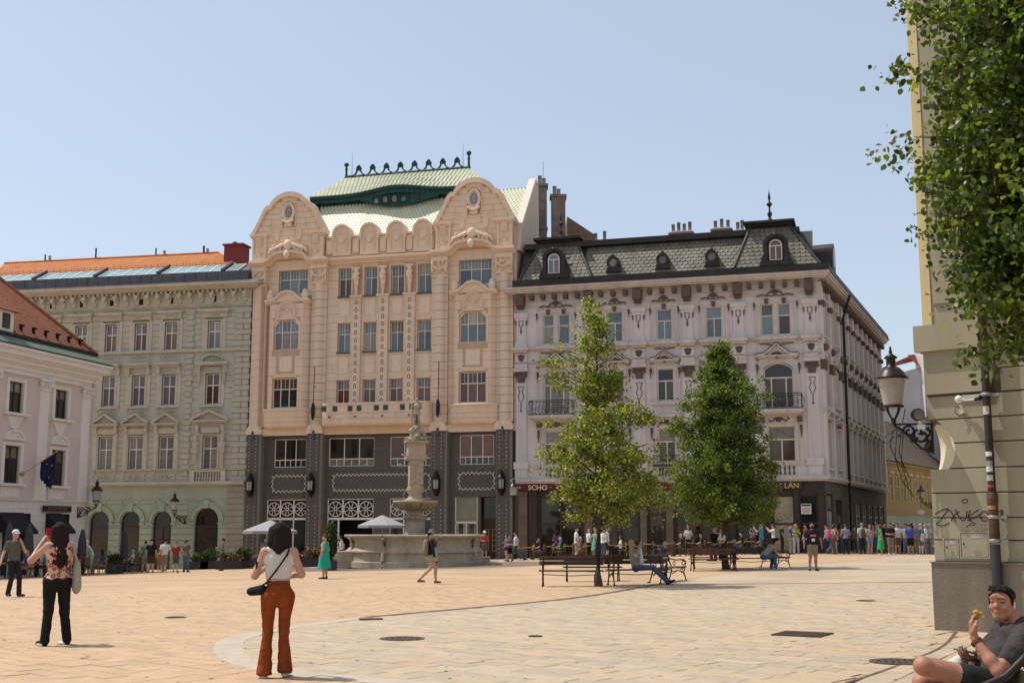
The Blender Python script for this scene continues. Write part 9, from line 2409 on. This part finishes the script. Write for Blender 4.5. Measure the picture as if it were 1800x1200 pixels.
tree(2.52, 35.9, 8.3, 2.0, interp_env([(1.8, .7, 1.3), (2.3, 1.1, 2.3), (3.0, 1.25, 2.6), (3.6, 2.1, 2.4), (4.1, 1.5, 1.6), (4.6, 1.2, 1.5), (5.0, 1.2, 2.6), (5.35, .8, 1.2), (5.9, .7, .7), (6.2, 1.6, .9), (6.7, 1.5, .6), (6.95, .4, .35), (7.5, 1.0, .3), (8.0, .75, .35), (8.4, .1, .1)]), 'sparse lime tree with yellow green leaves, the left one of the two in the square', 112, 112, .08, LA, 5, .1, .66, .14, ms=(.4, .7, .95, 1.05, 1.15), thin=.5)
tree(8.55, 49.2, 8.95, 2.1, interp_env([(1.9, 1.6, 1.5), (2.5, 2.9, 2.3), (3.1, 2.6, 2.05), (3.8, 2.7, 1.9), (4.5, 2.0, 2.5), (5.2, 2.1, 1.4), (5.8, 1.6, 1.3), (6.5, 1.9, 1.8), (7.3, 1.2, 1.3), (8.2, .75, .6), (9.0, .1, .1)]), 'dense dark green lime tree, the right one of the two in the square', 190, 105, .09, LB, 9, .13, .75, .145, ms=(.6, .8, 1, 1.08))
# foreground tree at the right
LC_ = [leaf_mat("glossy green leaf", (.035, .065, .01), (.08, .115, .018), .35), leaf_mat("light green leaf", (.09, .125, .02), (.17, .2, .032), .45), leaf_mat("dark green leaf", (.02, .04, .008), (.045, .07, .012), .25)]
t, PF = tree(7.35, 12.6, 10.5, 3.8, interp_env([(3.5, 1.5, 1.2), (3.9, 2.4, 2.4), (4.4, 2.85, 3), (5.2, 2.95, 3), (6.2, 2.85, 3), (8.0, 2.5, 2.8), (9.5, 1.8, 2), (10.6, .3, .3)]), 'leafy foreground tree with glossy broad leaves hanging in at the right edge', 460, 84, .078, LC_, 21, .12, 1.0, .14, ms=(.8, .9, 1, 1, 1))
rng = np.random.default_rng(2)
me1 = leaves_mesh('leaf', np.zeros((1, 3)), .085, [LC_[1]], rng); me2 = leaves_mesh('leaf', np.zeros((1, 3)), .085, [LC_[0]], rng)
vis = PF[(PF[:, 0] < -.9) & (PF[:, 1] < -.2) & (PF[:, 2] < 7.2)]
for i,p in enumerate(vis[rng.choice(len(vis),min(290,len(vis)),replace=False)]):
	link('leaf', me1 if i % 2 else me2, t, tuple(p + rng.normal(0, .06, 3)), tuple(rng.uniform(-1, 1, 2)) + (rng.uniform(0, 6.28),))
# ------------------------------------------------------------------ street lamps, cafe furniture, plants
def small_lantern(loc,rotz,label,L=.7):
	t = thing('street_lantern', label, 'lantern', loc, rotz); lantern(t, .95, 'lant_glass')
	a = bpy.data.objects.new('arm', None); COL.objects.link(a); a.parent = t; a.location = (0, 0, -.4); KIDS.setdefault(t.name, []).append(a); scroll_arm(a, L, 1.0)
w = W2(T, 10.05 - .15, -1.2, 3.3); small_lantern((at(167, 71.3), 71.3, 3.1), R_(195), 'black street lantern on a scroll bracket at the corner of the pink house', 1.0)
w = W2(T, 16.5, -1.0, 3.2); small_lantern((at(305, 84.5), 84.5, 2.75), R_(-12), 'black street lantern on a bracket between the third and fourth green arches', .9)
w = W2(Yh, 9, -1.6, 0); small_lantern((w[0], w[1], 4.2), R_(20), 'small black lantern on the ochre yellow house down the lane', 1.2)
t = thing('hanging_sign', 'small oval white shop sign hanging below the lantern on the yellow house', 'sign', (w[0] - .1, w[1], 2.9), R_(10))
b = MB(); b.prism(arc(0, 0, .45, .28, 0, 345, 23), -.04, .04); b.build('oval_board', MAT['white'], t); b = MB(); b.path(arc(0, 0, .38, .22, 0, 345, 23), .03, -.05, -.041, closed=True); b.tube([(0, 0, .28), (0, 0, .8)], .02); b.build('rim', MAT['black'], t)
t = thing('street_lamp', 'standing black street lamp between the palace and the corner house', 'street lamp', (at(903, 77.6), 77.6, gz(0, 77.6)))
b = MB(); b.lathe([(.2, 0), (.2, .3), (.12, .5), (.07, 1.0), (.06, 3.6), (.1, 3.7)], 10); b.build('post', MAT['castiron'], t); h = bpy.data.objects.new('lamp_head', None); COL.objects.link(h); h.parent = t; h.location = (0, 0, 4.0); lantern(h, .9, 'lant_glass')
MAT['wicker'] = mat("brown wicker", (.12, .075, .045), .8, var=.3, scale=30); MAT['wicker2'] = mat("honey wicker", (.28, .16, .07), .8, var=.3, scale=30); MAT['wicker3'] = mat("grey wicker", (.13, .12, .115), .8, var=.3, scale=30)
def chair_proto(m):
	t = thing('cafe_chair', 'chair', 'chair', (0, 0, 0))
	b = MB(); b.box(-.22, .22, -.22, .2, .42, .46, bevel=.02); b.build('seat', m, t)
	b = MB(); pts = [(-.2, .5)] + arc(0, .74, .2, .14, 180, 0, 8) + [(.2, .5)]; b.prism(pts, .19, .215); b.path(pts, .03, .18, .225); b.build('backrest', m, t)
	for x in (-.19,.19):
		for y in (-.18, .19): b = MB(); b.tube([(x, y, .43), (x * 1.1, y * 1.15, 0)], .018, 5); b.build('leg', m, t)
	b = MB(); b.tube([(-.22, .2, .66), (-.25, -.05, .66), (-.24, -.18, .6), (-.21, -.18, .44)], .016, 4); b.tube([(.22, .2, .66), (.25, -.05, .66), (.24, -.18, .6), (.21, -.18, .44)], .016, 4); b.build('armrest', m, t, kind='stuff'); return t
def table_proto(m):
	t = thing('cafe_table', 'table', 'table', (0, 0, 0))
	b = MB(); b.lathe([(.38, .72), (.4, .74), (.38, .76)], 16); b.build('table_top', m, t)
	for i in range(4): a = i * 1.57 + .8; b = MB(); b.tube([(.08 * math.cos(a), .08 * math.sin(a), .72), (.06 * math.cos(a), .06 * math.sin(a), .4), (.3 * math.cos(a), .3 * math.sin(a), 0)], .02, 5); b.build('leg', m, t)
	return t
CH = [chair_proto(MAT[k]) for k in ('wicker', 'wicker2', 'wicker3')]; TB_ = table_proto(MAT['wicker2']); used = set(); rc = random.Random(12)
def place(o,px_,Y,rot,label,grp):
	q = o if o.name not in used else copy_tree(o); used.add(o.name)
	x = at(px_, Y); q.location = (x, Y, gz(x, Y)); q.rotation_euler = (0, 0, R_(rot)); q['label'] = label; q['group'] = grp; return x
sit_cols = [(WHT,NVY),((.2,.03,.05),BLK),(NVY,GRY),((.25,.06,.2),BLK),((.05,.08,.2),KHK),(BLK,JEAN),((.4,.3,.25),GRY),((.03,.2,.25),NVY),((.45,.12,.08),JEAN),((.12,.13,.1),KHK)]
def row(name,n,p0,p1,Y0_,Y1_,cks,occ,lab,seed,hgy=.3):
	r = random.Random(seed)
	for i in range(n):
		f = (i + .5) / n; px_ = p0 + (p1 - p0) * f; Y = Y0_ + (Y1_ - Y0_) * f + r.uniform(-.6,.6); x = at(px_,Y)
		where = '%s table from left %s' % (('first', 'second', 'third', 'fourth', 'fifth', 'sixth', 'seventh', 'eighth', 'ninth', 'tenth', 'eleventh', 'twelfth')[i], lab)
		place(TB_, px_, Y, r.uniform(0, 90), 'round cafe %s' % where, 'cafe tables ' + lab)
		for s in (-1,1):
			dx = .75; k = r.choice(cks); xx = x + s * dx; px2 = xx / Y * 2155 + 900; rot = -90 * s + r.uniform(-30,30)
			c = ('brown', 'honey coloured', 'grey')[k]
			place(CH[k], px2, Y + r.uniform(-.2, .2), rot, '%s wicker chair %s of the %s' % (c, 'left' if s < 0 else 'right', where), 'wicker chairs ' + lab)
			if r.random() < occ:
				a,bb_ = r.choice(sit_cols); xx = x + s * (dx - .06); hc = r.choice([HB,HBR,HGY,HBL]); fe = r.random() < .5
				hn = {HB: 'black', HBR: 'brown', HGY: 'grey', HBL: 'blond'}[hc]; cn = {0: 'white', 1: 'dark red', 2: 'navy', 3: 'purple', 4: 'blue', 5: 'black', 6: 'sand coloured', 7: 'teal', 8: 'orange red', 9: 'olive'}[sit_cols.index((a, bb_))]
				person(xx, Y + .02, 180 if s > 0 else 0, '%s haired %s in %s, %s of %s' % (hn, 'woman' if fe else 'man', cn, 'left' if s < 0 else 'right', where), dict(top=a, bot=bb_, hair=hc), 'sit', res=.036, fem=fe, hair='bob' if fe else 'short', H=1.7, group='seated cafe guests')
row('corner', 12, 912, 1335, 74.5, 71.5, [0, 0, 1, 2], .42, 'before the corner house', 4)
row('palace', 5, 445, 600, 74, 75, [1, 0], .7, 'before the palace', 8)
row('left', 5, 8, 175, 57, 66, [1, 1, 0], .85, 'by the pink house', 15)
row('green', 3, 185, 245, 70, 73, [0, 2], .5, 'by the green arches', 3)
MAT['parasol'] = mat("off white parasol cloth", (.31, .295, .315), .8, var=.05); MAT['dkcloth'] = mat("dark grey folded cloth", (.055, .05, .052), .9, var=.2, bump=.6, bscale=8)
def parasol(px_,Y,r,top,label):
	x = at(px_, Y); t = thing('parasol', label, 'parasol', (x, Y, gz(x, Y)), .3); n = 8
	b = MB(); b.tube([(0, 0, 0), (0, 0, top)], .035, 6); b.build('pole', MAT['galv'], t)
	b = MB(); R1 = [(r * math.cos(i * math.pi / 4),r * math.sin(i * math.pi / 4),top - .62) for i in range(8)]
	b.add([(0, 0, top)] + R1, [(0, i + 1, (i + 1) % 8 + 1) for i in range(8)]); b.add(R1 + [(x_, y_, z_ - .16) for x_, y_, z_ in R1], [(i, (i + 1) % 8, (i + 1) % 8 + 8, i + 8) for i in range(8)]); b.build('canopy', MAT['parasol'], t)
	for x_, y_, z_ in R1: b = MB(); b.tube([(0, 0, top - .03), (x_, y_, z_ - .02)], .015, 3); b.build('rib', MAT['wicker'], t)
	b = MB(); b.lathe([(.35, 0), (.35, .12), (.06, .16)], 10); b.build('base', MAT['castiron'], t)
parasol(475, 70.5, 1.55, 2.75, 'open white parasol behind the woman in the white top'); parasol(672, 74.5, 1.5, 2.95, 'open white parasol just left of the fountain column')
for px_, Y, h, l in ((17, 58, 2.6, 'folded dark parasol at the picture edge beneath the nearer awning'), (52, 60, 2.6, 'folded dark parasol behind the man in the white cap'), (146, 65, 2.4, 'folded dark parasol right of the long haired woman'), (220, 72, 2.5, 'folded dark grey parasol before the second green arch')):
	x = at(px_, Y); t = thing('folded_parasol', l, 'parasol', (x, Y, gz(x, Y))); b = MB(); b.tube([(0, 0, 0), (0, 0, h)], .03, 6); b.build('pole', MAT['galv'], t)
	b = MB(); b.lathe([(.26, h - 1.75), (.24, h - 1.2), (.2, h - .6), (.1, h - .1), (.02, h)], 14, fn=lambda a: 1 + .16 * math.sin(a * 7)); b.build('cloth', MAT['dkcloth'], t)
MAT['plbox'] = mat("dark planter box", (.04, .04, .042), .7)
def plant(px_,Y,w_,h,label,n=500,flowers=0,pot=True,seed=1):
	rng = np.random.default_rng(seed); x = at(px_, Y); t = thing('potted_plant', label, 'plant', (x, Y, gz(x, Y)))
	b = MB(); ph = .5 if pot else .35; b.box(-w_ / 2, w_ / 2, -.25, .25, 0, ph); b.build('planter', MAT['plbox'], t)
	p = rng.normal(0,1,(n,3)); p *= (rng.random(n) ** .4 / np.linalg.norm(p,axis=1))[:, None] * np.array([w_ * .55,.35,(h - ph) * .5]); p[:, 2] += ph + (h - ph) * .5
	link('foliage', leaves_mesh('foliage', p, .12, [LB[0], LC_[2], LC_[2]] + ([cm((.45, .08, .1), .8, 'blossom')] if flowers else []), rng), t)['kind'] = 'stuff'
	b = MB(); b.tube([(0, 0, ph), (0, 0, h * .7)], .03, 5); b.build('stem', MAT['bark'], t)
plant(582, 60, .6, 2.35, 'bushy bright green potted tree behind the woman in turquoise', 1400, seed=2)
for i, (px_, Y, w_, h, l) in enumerate(((243, 74, 1.1, 1.2, 'round green shrub in a planter before the third green arch'), (350, 76, 1.4, 1.0, 'dark green shrub row left part before the last arch'), (372, 76, 1.1, 1.25, 'taller green shrub before the last arch'), (405, 72, 1.5, .95, 'low planter with reddish flowers at the cafe corner'), (430, 73, 1.1, 1.3, 'dark shrub at the left foot of the palace'), (205, 66.5, .8, 1.1, 'dark green tub plant beside the bicycle'), (553, 72.5, 1.4, 1.1, 'low planter with flowers before the palace terrace'), (1262, 73.8, 2.4, .8, 'long low planter on the terrace right of the second trunk'))):
	plant(px_,Y,w_,h,l,500,i in (3,6),seed=i + 5)
# bicycle by the left terrace
x = at(222, 65); t = thing('bicycle', 'black bicycle parked at the edge of the left cafe terrace', 'bicycle', (x, 65, gz(x, 65)), R_(25))
for dx in (-.52,.52):
	b = MB(); b.path(arc(dx, .34, .33, .33, 0, 345, 23), .03, -.015, .015, closed=True); wl = b.build('wheel', MAT['black'], t)
	b = MB(); [b.path([(dx, .34), (dx + .32 * math.cos(a), .34 + .32 * math.sin(a))], .006, -.004, .004) for a in [k * .7 for k in range(9)]]; b.build('spokes', MAT['galv'], wl)
b = MB(); fr_ = [((-.52,.34),(-.15,.82)),((-.15,.82),(.38,.84)),((.38,.84),(-.05,.32)),((-.05,.32),(-.15,.82)),((-.05,.32),(-.52,.34)),((.38,.84),(.52,.34)),((.38,.84),(.34,1.0)),((-.15,.82),(-.18,.95))]
for p,q in fr_: b.tube([(p[0],0,p[1]),(q[0],0,q[1])],.018,5)
b.build('frame', MAT['black'], t); b = MB(); b.ball((-.2, 0, .98), .12, 0, 8, 5, (1.1, .5, .3)); b.build('saddle', MAT['black'], t); b = MB(); b.tube([(.3, -.28, 1.02), (.36, 0, 1.02), (.3, .28, 1.02)], .015, 5); b.build('handlebar', MAT['galv'], t)
# living statue figure in white on the left terrace
person(at(164, 66.5), 66.5, 200, 'white painted street performer figure leaning forward beside the left terrace', dict(top=(.55, .55, .52), bot=(.5, .5, .48), hair=WHT, shoe=WHT, hat=WHT), ['carry', dict(lean=.2)], skin=MAT['plastic'], hat='sun', top='long', z=.1)
